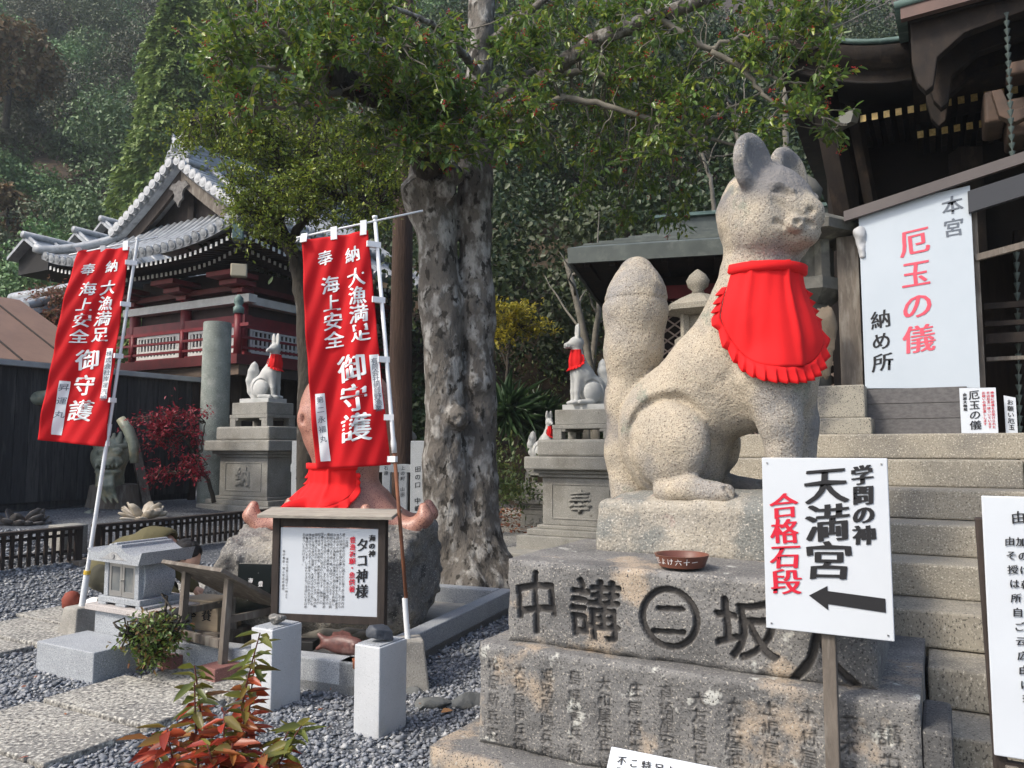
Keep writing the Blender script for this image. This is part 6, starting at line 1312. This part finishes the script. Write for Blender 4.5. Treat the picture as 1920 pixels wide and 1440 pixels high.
def limb(pts, r0, r1, mat, par=MT, name='branch', n=10, jit=.0):
    P = np.array([at(*p) for p in pts]); t = np.linspace(0, 1, len(P)); tt = np.linspace(0, 1, len(P) * 5); Q = np.stack([np.interp(tt, t, P[:, i]) for i in range(3)], -1)
    Q = (np.pad(Q, ((1, 1), (0, 0)), mode='edge')[:-2] + Q + np.pad(Q, ((1, 1), (0, 0)), mode='edge')[2:]) / 3; Q += RNG.normal(0, .012 + jit, Q.shape) * np.sin(np.pi * tt)[:, None]
    b = MB(); b.tube(Q, r0 + (r1 - r0) * tt, n); b.build(name, mat, par, smooth=True); NODES.extend(list(Q)); return Q
limb([(812, 330, 8.3), (790, 262, 8.1), (755, 195, 7.9), (700, 172, 7.7), (648, 155, 7.5), (617, 140, 7.4)], .19, .125, m_barkdark, jit=.01)
limb([(625, 142, 7.4), (590, 100, 7.3), (545, 70, 7.1), (480, 40, 7.0)], .05, .015, m_branch); limb([(622, 135, 7.4), (650, 95, 7.3), (700, 82, 7.3), (740, 80, 7.2)], .04, .012, m_branch); limb([(640, 170, 7.4), (590, 190, 7.2), (520, 200, 7.1), (440, 205, 7.0)], .035, .01, m_branch); limb([(617, 150, 7.4), (560, 130, 7.2), (500, 130, 7.0), (430, 110, 6.9)], .04, .01, m_branch)
limb([(902, 260, 8.5), (1000, 160, 8.2), (1120, 70, 7.8), (1230, 30, 7.5), (1330, -5, 7.3), (1420, -60, 7.2)], .10, .06, m_bark); limb([(905, 200, 8.5), (1010, 130, 8.6), (1100, 135, 8.4), (1220, 150, 8.2), (1330, 95, 8.0)], .06, .02, m_branch)
limb([(960, 240, 8.3), (1050, 180, 8.0), (1150, 200, 7.8), (1290, 250, 7.6), (1390, 275, 7.5)], .045, .012, m_branch); limb([(1230, 30, 7.5), (1330, 95, 7.4), (1400, 62, 7.3), (1480, 80, 7.2), (1560, 55, 7.1)], .035, .008, m_branch)
limb([(1330, 95, 7.4), (1400, 130, 7.3), (1440, 190, 7.2), (1520, 215, 7.1), (1590, 235, 7.0)], .03, .007, m_branch); limb([(1400, 130, 7.3), (1470, 150, 7.2), (1540, 160, 7.1)], .02, .006, m_branch); limb([(1290, 250, 7.6), (1350, 215, 7.5), (1430, 170, 7.4), (1500, 130, 7.3)], .025, .006, m_branch)
limb([(860, 300, 8.2), (830, 275, 7.9), (790, 265, 7.7), (745, 270, 7.6)], .03, .008, m_branch); limb([(905, 150, 8.5), (860, 90, 8.0), (800, 40, 7.6), (720, 5, 7.3)], .06, .015, m_bark); limb([(905, 90, 8.5), (980, 30, 8.2), (1060, -30, 8.0)], .06, .03, m_bark); limb([(1300, 255, 7.6), (1330, 300, 7.5), (1380, 285, 7.4)], .015, .005, m_branch)
def clusters(regs):
    C = []
    for (x0, x1, y0, y1, Y0, Y1, n) in regs:
        for _ in range(n): C.append((random.uniform(x0, x1), random.uniform(y0, y1), random.uniform(Y0, Y1)))
    return C
REG = [(385, 620, 60, 215, 6.6, 7.6, 46), (430, 760, 0, 110, 6.6, 7.8, 46), (600, 780, 60, 230, 7.0, 8.0, 24), (640, 860, 20, 190, 6.9, 7.9, 22), (740, 1010, 190, 290, 7.2, 8.0, 44), (680, 860, 210, 290, 7.4, 8.1, 26), (760, 880, 120, 220, 7.3, 8.0, 12), (930, 1240, -10, 130, 7.4, 8.8, 46), (980, 1240, 120, 290, 7.6, 9.0, 50), (1200, 1420, -10, 120, 7.0, 8.2, 26), (1230, 1420, 120, 300, 7.2, 8.2, 26), (1400, 1580, 20, 120, 6.9, 7.5, 14), (1430, 1590, 120, 250, 6.9, 7.5, 15), (1080, 1300, 280, 410, 8.2, 9.4, 18), (620, 760, -20, 30, 7, 8, 8), (1400, 1700, -40, 15, 7.0, 7.8, 12)]
Cs = clusters(REG); NA = np.array(NODES); tw = MB(); LP, LD, BP = [], [], []
for (x, y, Yc) in Cs:
    c = at(x, y, Yc); i = int(np.argmin(np.linalg.norm(NA - c, axis=1))); p = NA[i]; d = c - p
    if np.linalg.norm(d) > .05: tw.tube(wob(p, c, 6, .03, int(x)), np.linspace(.011, .004, 6), 5)
    dir0 = nrm(d + (0, 0, .15)) if np.linalg.norm(d) > .05 else np.array((0, 0, 1.))
    for k in range(random.randint(4, 7)):   # twigs of the cluster
        e = c + RNG.normal(0, .13, 3) + dir0 * .12; tw.tube([c, (c + e) / 2 + RNG.normal(0, .02, 3), e], [.005, .004, .0025], 4)
        m = random.randint(8, 13); t = RNG.uniform(.15, 1.05, m)[:, None]; LP.append(c + (e - c) * t + RNG.normal(0, .015, (m, 3))); q = rnd_dir(m, -.1) + nrm(e - c) * .8; LD.append(q)
        if random.random() < .22: BP.append(e + RNG.normal(0, .018, (9, 3)))
tw.build('twigs', m_branch, MT, smooth=True)
LP, LD = np.concatenate(LP), np.concatenate(LD); n = len(LP)
V, F = leaves(LP, LD, RNG.uniform(.055, .10, n), RNG.uniform(.028, .045, n), .18, .08)
m_holly = leafmat('holly leaves', [(0.079, 0.142, 0.034), (0.129, 0.211, 0.044), (0.096, 0.176, 0.051), (0.196, 0.281, 0.047), (0.121, 0.193, 0.037), (0.325, 0.371, 0.051), (0.086, 0.159, 0.037), (0.151, 0.249, 0.051)], .32, .34)
crown = mesh_np('crown', V, F, m_holly, MT); BPc = np.concatenate(BP); V, F = octa(BPc, RNG.uniform(.006, .0095, len(BPc))); mesh_np('berries', V, F, M('red berries', (.42, .015, .012), (.30, .01, .012), 40, .3, bump=0), crown, smooth=True)

# ================================================================ smaller trees and shrubs
def leafy_tree(name, label, cat, root, limbs, regs, leaf, mat, bark, sp=.14, per=(5, 8), lv=(9, 14), group=None, tipz=.0, Rr=None):
    global NODES
    T = thing(name, label, cat, root, group); NODES = []
    for i, (pts, r0, r1) in enumerate(limbs): limb(pts, r0, r1, bark, T, 'trunk' if i == 0 else 'branch')
    NA = np.array(NODES); tw = MB(); LP, LD = [], []
    for (x, y, Yc) in clusters(regs):
        c = at(x, y, Yc); i = int(np.argmin(np.linalg.norm(NA - c, axis=1))); p = NA[i]; d = c - p
        if np.linalg.norm(d) > .03: tw.tube(wob(p, c, 6, .03, int(x)), np.linspace(.012, .004, 6), 5)
        for k in range(random.randint(*per)):
            e = c + RNG.normal(0, sp, 3); e[2] = c[2] + (e[2] - c[2]) * .7; tw.tube([c, e], [.004, .002], 4); m = random.randint(*lv); t = RNG.uniform(.1, 1.1, m)[:, None]; LP.append(c + (e - c) * t + RNG.normal(0, .03, (m, 3))); LD.append(rnd_dir(m, tipz) + nrm(e - c) * .6)
    tw.build('twigs', bark, T, smooth=True); LP, LD = np.concatenate(LP), np.concatenate(LD); n = len(LP)
    V, F = leaves(LP, LD, RNG.uniform(leaf[0], leaf[1], n), RNG.uniform(leaf[0], leaf[1], n) * leaf[2], .15, .05); mesh_np('crown', V, F, mat, T); return T
m_box = leafmat('small olive leaves', [(0.137, 0.204, 0.029), (0.227, 0.295, 0.036), (0.106, 0.170, 0.029), (0.335, 0.372, 0.041), (0.182, 0.250, 0.033), (0.091, 0.140, 0.026)], .4, .3)
r0 = at(575, 960, 10.4); r0[2] = gz(r0[0], r0[1])
leafy_tree('evergreen_tree', 'small evergreen tree with fine olive leaves between the temple and right banner', 'tree', r0,
  [([(576, 1000, 10.4), (575, 800, 10.4), (575, 690, 10.4), (568, 560, 10.4), (557, 500, 10.4), (540, 457, 10.4), (526, 425, 10.4), (505, 380, 10.3), (480, 350, 10.2)], .145, .05), ([(540, 457, 10.4), (565, 420, 10.5), (590, 380, 10.5), (600, 330, 10.6), (640, 300, 10.6)], .07, .02), ([(590, 390, 10.5), (585, 300, 10.6), (590, 240, 10.6), (602, 190, 10.6)], .09, .05), ([(526, 425, 10.4), (470, 400, 10.0), (440, 370, 9.9), (430, 330, 9.8)], .045, .012), ([(600, 360, 10.5), (660, 370, 10.4), (710, 380, 10.3)], .04, .012), ([(520, 290, 10.6), (512, 230, 10.6), (440, 215, 10.4), (370, 220, 10.3)], .05, .015), ([(526, 425, 10.4), (522, 340, 10.6), (520, 280, 10.6)], .05, .05)],
  [(425, 600, 290, 400, 9.6, 10.8, 80), (440, 560, 390, 460, 9.6, 10.4, 20), (560, 750, 300, 430, 9.9, 11.0, 75), (340, 500, 195, 290, 10, 10.8, 52), (480, 640, 210, 300, 10.2, 11, 46), (620, 760, 220, 320, 10.2, 11.0, 40)], (.038, .066, .5), m_box, m_barkdark, sp=.17)
# tall cedar trunk with a high crown
c = at(752, 900, 12.4); c[2] = gz(c[0], c[1]); T = thing('cedar_tree', 'straight reddish brown cedar trunk rising behind the right banner', 'tree', c)
b = MB(); P = np.array([at(748, 1000, 12.4), at(750, 900, 12.4), at(751, 700, 12.4), at(754, 500, 12.4), at(757, 300, 12.4), at(760, 100, 12.4), at(762, -100, 12.4)]); b.tube(P, [.24, .20, .185, .17, .155, .14, .12], 18); b.build('trunk', m_cedarbark, T, smooth=True)
b = MB(); top = P[-1]; LPs = RNG.normal(0, 1, (6000, 3)) * (1.6, 1.6, 2.4) + top + (0, 0, 3); V, F = leaves(LPs, rnd_dir(6000, -.2), RNG.uniform(.1, .2, 6000), .05, .1); m_conif = leafmat('conifer sprays', [(0.042, 0.073, 0.034), (0.063, 0.101, 0.042), (0.050, 0.084, 0.031), (0.084, 0.123, 0.048)], .6, .15); mesh_np('crown', V, F, m_conif, T)
# red maple by the column
m_maple = leafmat('crimson maple leaves', [(0.200, 0.012, 0.030), (0.300, 0.018, 0.036), (0.138, 0.010, 0.024), (0.375, 0.036, 0.048), (0.225, 0.014, 0.026)], .5, .35)
r0 = at(395, 930, 12.0); r0[2] = gz(r0[0], r0[1])
leafy_tree('maple_tree', 'small crimson red maple before the black wall beside the round column', 'tree', r0, [([(402, 945, 12.0), (392, 905, 12.0), (370, 865, 11.9), (350, 820, 11.8), (320, 795, 11.7), (270, 780, 11.6)], .035, .008), ([(370, 865, 11.9), (380, 830, 11.8), (385, 790, 11.8)], .018, .006), ([(370, 880, 11.9), (330, 885, 11.7), (295, 880, 11.6)], .015, .005)],
  [(240, 390, 770, 792, 11.4, 12.0, 16), (280, 400, 808, 836, 11.4, 12.0, 13), (240, 330, 790, 812, 11.4, 11.9, 9), (285, 390, 880, 900, 11.4, 11.9, 11), (340, 395, 845, 880, 11.5, 12, 5)], (.045, .075, .45), m_maple, m_barkdark, sp=.12, per=(4, 6), lv=(6, 9), tipz=-.4)
m_yel = leafmat('yellow maple leaves', [(0.360, 0.300, 0.020), (0.280, 0.260, 0.025), (0.420, 0.330, 0.030), (0.220, 0.220, 0.030)], .5, .4)
r0 = at(950, 745, 16.5); r0[2] = gz(r0[0], r0[1])
leafy_tree('maple_tree', 'small bright yellow maple on the dark slope right of the big trunk', 'tree', r0, [([(952, 760, 16.5), (950, 700, 16.5), (955, 650, 16.5), (975, 610, 16.4)], .05, .015), ([(952, 690, 16.5), (935, 640, 16.5), (930, 610, 16.5)], .03, .01)], [(925, 985, 575, 600, 16, 17, 16), (925, 1025, 598, 628, 16, 17, 22), (930, 960, 625, 640, 16, 17, 5)], (.07, .12, .5), m_yel, m_barkdark, sp=.17, per=(4, 6), lv=(7, 11))
m_brn = leafmat('fading autumn leaves', [(0.180, 0.085, 0.050), (0.230, 0.080, 0.060), (0.130, 0.085, 0.045), (0.200, 0.110, 0.060), (0.090, 0.085, 0.040), (0.260, 0.100, 0.080)], .6, .35)
r0 = at(95, 690, 15.0); r0[2] = gz(r0[0], r0[1])
leafy_tree('autumn_tree', 'pinkish brown autumn tree behind the black wall near the left banner', 'tree', r0, [([(95, 720, 15), (95, 660, 15), (92, 620, 15), (100, 570, 15)], .08, .02), ([(95, 660, 15), (60, 620, 14.8), (50, 590, 14.8)], .04, .01), ([(95, 650, 15), (130, 610, 14.8), (140, 580, 14.8)], .04, .01)], [(60, 150, 548, 600, 14.4, 15.4, 30), (35, 160, 600, 690, 14.4, 15.4, 44)], (.06, .10, .5), m_brn, m_branch, sp=.2)
# nandina bush by the pedestal
m_nan = leafmat('nandina leaves', [(0.078, 0.133, 0.031), (0.111, 0.189, 0.037), (0.155, 0.221, 0.043), (0.066, 0.111, 0.031), (0.221, 0.099, 0.043), (0.133, 0.199, 0.034)], .4, .25)
r0 = gr(285, 1248)
leafy_tree('nandina_bush', 'small green nandina bush growing beside the incense pedestal', 'bush', r0, [([(288, 1250, 5.2), (285, 1215, 5.15), (280, 1180, 5.1)], .008, .004), ([(290, 1250, 5.2), (300, 1210, 5.1), (315, 1165, 5.1)], .008, .004), ([(284, 1250, 5.2), (262, 1215, 5.05), (245, 1190, 5.0)], .007, .003)], [(255, 325, 1158, 1205, 4.9, 5.2, 26), (268, 318, 1200, 1238, 4.95, 5.2, 17), (236, 262, 1178, 1195, 4.95, 5.1, 4)], (.028, .05, .42), m_nan, m_barkdark, sp=.05, per=(4, 6), lv=(7, 10))
# red leaved shrub in the foreground
SHR = gr(420, 1560) ; SHR = np.array((-.98, 2.62, 0)); T = thing('red_shrub', 'foreground shrub with red, orange and green pointed leaves', 'shrub', SHR)
m_shr = leafmat('red shrub leaves', [(0.374, 0.050, 0.024), (0.462, 0.094, 0.033), (0.286, 0.033, 0.022), (0.330, 0.132, 0.033), (0.176, 0.154, 0.033), (0.506, 0.066, 0.044), (0.220, 0.039, 0.022), (0.132, 0.143, 0.033)], .38, .35); m_shg = leafmat('green shrub leaves', [(0.156, 0.182, 0.033), (0.111, 0.137, 0.029), (0.221, 0.208, 0.039), (0.130, 0.111, 0.033)], .38, .35)
stems = [((475, 1172), (430, 1560), 2.62), ((470, 1300), (440, 1560), 2.55), ((385, 1245), (400, 1560), 2.60), ((350, 1275), (385, 1560), 2.52), ((410, 1330), (410, 1560), 2.45), ((545, 1335), (450, 1560), 2.55), ((575, 1370), (470, 1560), 2.5), ((285, 1395), (360, 1560), 2.45), ((330, 1385), (380, 1560), 2.40), ((500, 1415), (450, 1560), 2.4), ((440, 1390), (430, 1560), 2.38), ((380, 1400), (405, 1560), 2.36), ((480, 1250), (445, 1560), 2.66)]
st_ = MB(); gp, gd, rp_, rd = [], [], [], []
for k, (a, c, Yd) in enumerate(stems):
    p, q = at(*c, Yd), at(*a, Yd); q = q + RNG.normal(0, .02, 3); t = np.linspace(0, 1, 9)[:, None]; mid = (p + q) / 2 + RNG.normal(0, .03, 3); C_ = p * (1 - t) ** 2 + 2 * mid * t * (1 - t) + q * t ** 2; st_.tube(C_, np.linspace(.006, .002, 9), 6)
    nl = int(26 + 46 * np.linalg.norm(q - p))
    for j in range(nl):
        f = .20 + .82 * j / nl; f = min(f, 1); pos = p * (1 - f) ** 2 + 2 * mid * f * (1 - f) + q * f ** 2; a_ = j * 2.4 + k; d = np.array((math.cos(a_), math.sin(a_), random.uniform(-.35, .45)));
        top = f > .80 and k in (0, 2, 3, 5, 6, 12) ; (gp if (top or random.random() < .14) else rp_).append(pos); (gd if len(gd) < len(gp) else rd).append(d)
st_.build('stems', M('red stem', (.12, .03, .025), bump=0), T, smooth=True)
for nm, P_, D_, mt in (('green_leaves', gp, gd, m_shg), ('red_leaves', rp_, rd, m_shr)):
    P_, D_ = np.array(P_), np.array(D_); n = len(P_); V, F = leaves(P_, D_, RNG.uniform(.05, .10, n), RNG.uniform(.019, .034, n), .16, .12); mesh_np(nm, V, F, mt, T)
# fan leaved palms and undergrowth behind the big trunk
def frond_plant(label, px, py, Y, n, L, mat, w=.05):
    c = at(px, py, Y); T = thing('palm_plant', label, 'plant', c, 'green palm clumps'); P = np.repeat(c[None], n, 0) + RNG.normal(0, .08, (n, 3)); d = rnd_dir(n, .7); V, F = leaves(P, d, RNG.uniform(.5, 1, n) * L, w, .1, .18); mesh_np('fronds', V, F, mat, T)
m_frond = leafmat('palm fronds', [(0.039, 0.078, 0.033), (0.058, 0.111, 0.039), (0.033, 0.065, 0.026)], .4, .2)
frond_plant('green fan palm clump on the slope below the yellow maple', 955, 775, 15.5, 160, 1.0, m_frond); frond_plant('dark palm clump half behind the scroll fox pedestal', 1010, 790, 15.8, 130, .9, m_frond)
def ground_plants(label, name, boxes, n, L, mat, w=.4):
    P = []
    for (px, py, Y, sx, sz) in boxes:
        c = at(px, py, Y); q = RNG.normal(0, 1, (n, 3)) * (sx, sx, sz) + c; q[:, 2] = np.maximum(q[:, 2], gz(q[:, 0], q[:, 1])); P.append(q)
    P = np.concatenate(P); V, F = leaves(P, rnd_dir(len(P), .5), RNG.uniform(.6, 1.2, len(P)) * L, L * w, .1); tag(mesh_np(name, V, F, mat), kind='stuff')
ground_plants('', 'undergrowth', [(940, 905, 14.0, .3, .3), (925, 870, 14.6, .3, .3), (960, 925, 13.6, .35, .12), (905, 910, 15, .4, .25), (1100, 760, 17.5, 1, .5), (960, 700, 19, 1.2, .5)], 420, .10, leafmat('undergrowth leaves', [(0.065, 0.104, 0.026), (0.104, 0.143, 0.033), (0.046, 0.078, 0.026), (0.156, 0.169, 0.039)], .5, .25))
P = np.stack((RNG.uniform(-.3, 1.3, 1500), RNG.uniform(13.5, 17, 1500), np.zeros(1500)), -1); P[:, 2] = gz(P[:, 0], P[:, 1]) + .03; d = rnd_dir(1500); d[:, 2] *= .2; V, F = leaves(P, d, .07, .05, .1); tag(mesh_np('fallen_leaves', V, F, leafmat('fallen leaves', [(0.200, 0.050, 0.030), (0.260, 0.100, 0.040), (0.140, 0.050, 0.030), (0.300, 0.160, 0.060)], .7, .1)), kind='stuff')
p = gr(826, 1343) + (0, 0, .02); V, F = leaves(np.array([p]), np.array([(1., .25, .1)]), .07, .05, .2); tag(mesh_np('fallen_leaf', V, F, M('orange dead leaf', (.40, .20, .08), bump=0)), 'single orange dead leaf on the gravel near the fox base', 'leaf')
P = np.stack((RNG.uniform(-3.4, .2, 70), RNG.uniform(3.6, 8, 70), np.full(70, .035)), -1); d = rnd_dir(70); d[:, 2] *= .25; V, F = leaves(P, d, RNG.uniform(.025, .055, 70), .022, .15); tag(mesh_np('dead_leaves', V, F, bpy.data.materials['fallen leaves']), kind='stuff')
m_flat = M('flat field stone', (.13, .135, .13), (.09, .095, .095), 5, .9, (.2, .19, .16), 3, .6, bump=.6)
for i, (px, py, rr, lb) in enumerate(((805, 1325, (.15, .12, .05), 'dark flat stone sunk in gravel beside the concrete banner weight'), (872, 1322, (.16, .13, .06), 'pale brown flat stone sunk in gravel near the fox base'), (775, 1300, (.07, .06, .04), 'small rounded stone in gravel at the foot of the concrete banner weight'))): rock('field_stone', lb, gr(px, py) + (0, 0, .01), rr, m_flat, .01, 20 + i, .12)

# ================================================================ forest on the slopes
def wood(name, trees, leafL, per, mat, lobes=14, seed=1, kind='stuff'):
    """trees: list of (x, y, z_base, height, radius, tint)"""
    rg = np.random.default_rng(seed); PV, DV, UV_, LL, TT = [], [], [], [], []
    for (x, y, z, h, r, tn) in trees:
        ctr = np.array((x, y, z + h * .62)); dl = rg.normal(0, 1, (lobes, 3)); dl /= np.linalg.norm(dl, axis=1)[:, None]; dl[:, 2] = dl[:, 2] * .8 + .15
        lc = ctr + dl * (r * .62, r * .62, h * .33) * rg.uniform(.7, 1.1, (lobes, 1)); lr = r * rg.uniform(.30, .50, lobes)
        k = rg.integers(0, lobes, per); d = rg.normal(0, 1, (per, 3)); d[:, 2] += .35; d /= np.linalg.norm(d, axis=1)[:, None]
        p = lc[k] + d * lr[k][:, None] * rg.uniform(.65, 1.08, (per, 1)); PV.append(p); t = rg.normal(0, 1, (per, 3)); t[:, 2] -= .25; DV.append(t); UV_.append(d * 1.3 + (0, 0, .5)); LL.append(rg.uniform(.6, 1.25, per) * leafL); TT.append(np.full(per * 6, tn))
    P, D, U_, L_ = map(np.concatenate, (PV, DV, UV_, LL)); V, F = leaves(P, D, L_, L_ * .62, .12, .05, up=U_); o = mesh_np(name, V, F, mat)
    a = o.data.attributes.new('tint', 'FLOAT', 'POINT'); a.data.foreach_set('value', np.concatenate(TT).astype(np.float32)); return tag(o, kind=kind)
def seen(x, y, z0, z1):
    d = y * CP + (z0 - CAMZ) * SP; px = 960 + FPX * x / max(d, .1); return -160 < px < 2080
TR = []
for y in np.arange(33, 112, 4.4):
    for x in np.arange(-84, 6, 4.6):
        xx, yy = x + random.uniform(-1.8, 1.8), y + random.uniform(-1.8, 1.8); z = float(gz(xx, yy)); h = random.uniform(6.5, 10.5)
        if seen(xx, yy, z, z + h): TR.append((xx, yy, z - .5, h, random.uniform(2.2, 3.4), random.choice((0, 0, .15, .4, .8, 1.0))))
for y in np.arange(31, 80, 4.0):
    for x in np.arange(-62, 2, 4.2):
        xx, yy = x + random.uniform(-1.8, 1.8), y + random.uniform(-1.8, 1.8); z = float(gz(xx, yy)); h = random.uniform(3, 5)
        if seen(xx, yy, z, z + h): TR.append((xx, yy, z - .8, h, random.uniform(1.8, 2.6), random.choice((0, .2, .5))))
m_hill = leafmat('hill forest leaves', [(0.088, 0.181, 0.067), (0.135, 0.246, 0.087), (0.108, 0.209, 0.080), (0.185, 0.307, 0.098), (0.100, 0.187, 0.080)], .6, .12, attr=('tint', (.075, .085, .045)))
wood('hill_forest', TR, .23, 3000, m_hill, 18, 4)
TR = []
for y in np.arange(20.5, 52, 3.2):
    for x in np.arange(-7, 40, 3.1):
        xx, yy = x + random.uniform(-1.3, 1.3), y + random.uniform(-1.3, 1.3); z = float(gz(xx, yy)); h = random.uniform(5.5, 9.5)
        if -6 < xx < -2.6 and yy < 27: continue
        if seen(xx, yy, z, z + h): TR.append((xx, yy, z - .3 + random.uniform(0, 1.2), h, random.uniform(1.7, 2.7), random.choice((0, 0, .1, .3, .5))))
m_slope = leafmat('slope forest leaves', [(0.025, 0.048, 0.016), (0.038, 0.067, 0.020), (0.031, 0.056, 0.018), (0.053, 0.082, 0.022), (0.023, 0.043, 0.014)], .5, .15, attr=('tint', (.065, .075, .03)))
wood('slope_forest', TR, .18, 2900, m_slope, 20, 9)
TR = []
for y in np.arange(18.6, 32, 1.7):
    for x in np.arange(-3.4, 15, 1.7):
        xx, yy = x + random.uniform(-.7, .7), y + random.uniform(-.6, .6); z = float(gz(xx, yy))
        if yy < 20.5 and -1 < xx < 2.2: continue
        TR.append((xx, yy, z - .5, random.uniform(1.6, 3.4), random.uniform(.8, 1.4), random.choice((0, 0, .2, .5))))
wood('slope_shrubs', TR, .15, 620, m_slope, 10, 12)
# single trees that stand out of the wood
def single(name, label, cat, px, Y, z0, h, r, leafL, per, mat, lobes=26, seed=1, cone=False):
    x = (px - 960) / FPX * Y; z = float(gz(x, Y)) + z0; T = thing(name, label, cat, (x, Y, z)); b = MB(); b.tube([(x, Y, z - .5), (x + .1, Y, z + h * .5), (x, Y, z + h * .95)], [r * .05 + .06, r * .035 + .04, .03], 10); b.build('trunk', m_cedarbark if cone else m_barkdark, T, smooth=True); rg = np.random.default_rng(seed)
    if cone:
        t = rg.uniform(0, 1, per) ** .8; k = np.floor(t * 26) / 26; a = rg.uniform(0, 6.283, per); lob = .72 + .28 * np.sin(a * 5 + k * 40) * np.sin(k * 60 + a * 2); rad = r * (1.02 - t) ** .55 * (.35 + .65 * np.minimum(1, t * 8)) * lob * rg.uniform(.72, 1.0, per) ** .5
        P = np.stack((x + rad * np.cos(a), Y + rad * np.sin(a), z + .4 + h * t - rad * .18), -1); D = np.stack((np.cos(a), np.sin(a), -.7 + rg.normal(0, .35, per)), -1) + rg.normal(0, .35, (per, 3)); L_ = rg.uniform(.6, 1.3, per) * leafL; V, F = leaves(P, D, L_, L_ * .45, .1, .08)
    else:
        ctr = np.array((x, Y, z + h * .66)); dl = rg.normal(0, 1, (lobes, 3)); dl /= np.linalg.norm(dl, axis=1)[:, None]; lc = ctr + dl * (r * .65, r * .65, h * .30); lr = r * rg.uniform(.26, .42, lobes); k = rg.integers(0, lobes, per); d = rg.normal(0, 1, (per, 3)); d[:, 2] += .3; d /= np.linalg.norm(d, axis=1)[:, None]
        P = lc[k] + d * lr[k][:, None] * rg.uniform(.6, 1.08, (per, 1)); L_ = rg.uniform(.6, 1.3, per) * leafL; V, F = leaves(P, rnd_dir(per, -.2), L_, L_ * .6, .12, .05, up=d * 1.3 + (0, 0, .5))
    mesh_np('crown', V, F, mat, T); return T
m_cyp = leafmat('cypress sprays', [(0.151, 0.230, 0.066), (0.213, 0.294, 0.079), (0.177, 0.253, 0.070), (0.274, 0.353, 0.098), (0.121, 0.188, 0.061)], .6, .15)
single('cypress_tree', 'very tall light green cypress standing behind the temple', 'tree', 308, 33, -1.5, 21.5, 3.9, .30, 36000, m_cyp, cone=True, seed=3)
single('cypress_tree', 'second tall cypress partly hidden behind the lighter one', 'tree', 392, 36, -1, 22, 3.0, .32, 14000, m_cyp, cone=True, seed=5)
single('orange_tree', 'orange brown autumn tree on the hillside at the left edge', 'tree', -20, 42, 7.0, 5, 2.9, .30, 5200, leafmat('orange hill leaves', [(0.182, 0.115, 0.045), (0.136, 0.104, 0.040), (0.218, 0.125, 0.050), (0.091, 0.089, 0.035)], .6, .2, ), seed=8)
single('orange_tree', 'smaller orange brown autumn tree lower on the left hillside', 'tree', -8, 38, 2.2, 4, 1.7, .28, 2600, bpy.data.materials['orange hill leaves'], seed=9)
for i, (pts, lb, r) in enumerate((([(1342, 420, 15.5), (1335, 360, 15.5), (1322, 300, 15.5), (1300, 250, 15.6)], 'slender pale bare trunk above the roofed hall beside the granite fox ear', .05), ([(1392, 330, 16), (1385, 270, 16), (1378, 215, 16), (1365, 190, 16)], 'pale bare trunk leaning left above the granite fox', .07), ([(1474, 290, 15), (1472, 220, 15), (1473, 120, 15), (1478, 30, 15)], 'pale straight bare trunk beside the shrine eave', .065), ([(1116, 800, 16), (1108, 700, 16), (1090, 600, 16), (1060, 480, 16)], 'grey leaning bare trunk behind the scroll fox', .10), ([(1098, 800, 16.5), (1110, 680, 16.5), (1125, 560, 16.5), (1120, 470, 16.5)], 'grey upright bare trunk close behind the scroll fox', .08))):
    c = at(*pts[0]); c[2] = gz(c[0], c[1]); T = thing('bare_tree', lb, 'tree', c); NODES = []; Q = limb([tuple(p) for p in pts], r, r * .6, m_branch, T, 'trunk'); b = MB(); b.tube([np.array((Q[0][0], Q[0][1], min(c[2] - .2, Q[0][2] - .3))), Q[0]], [r * 1.1, r], 10); b.build('trunk_foot', m_branch, T, smooth=True)
    b = MB()
    for k in range(5): q = Q[len(Q) // 2 + k * len(Q) // 11]; b.tube(wob(q, q + RNG.normal(0, .5, 3) + (0, 0, .6), 6, .04, k), np.linspace(r * .35, .008, 6), 6)
    b.build('branch', m_branch, T, smooth=True)
bpy.data.objects.remove(_fo)
# ================================================================ thin morning haze
hb = MB(); hb.hexa([(-150, -42, -1.2), (150, -42, -1.2), (150, 172, -1.2), (-150, 172, -1.2), (-150, -42, 165), (150, -42, 165), (150, 172, 165), (-150, 172, 165)])
hm = bpy.data.materials.new('haze air'); hm.use_nodes = True; N = hm.node_tree.nodes; N.remove(N['Principled BSDF']); pv = N.new('ShaderNodeVolumePrincipled'); pv.inputs['Color'].default_value = (.86, .93, 1, 1); pv.inputs['Density'].default_value = .0009; pv.inputs['Anisotropy'].default_value = .3
hm.node_tree.links.new(pv.outputs[0], N['Material Output'].inputs['Volume']); tag(hb.build('haze', hm), kind='stuff')
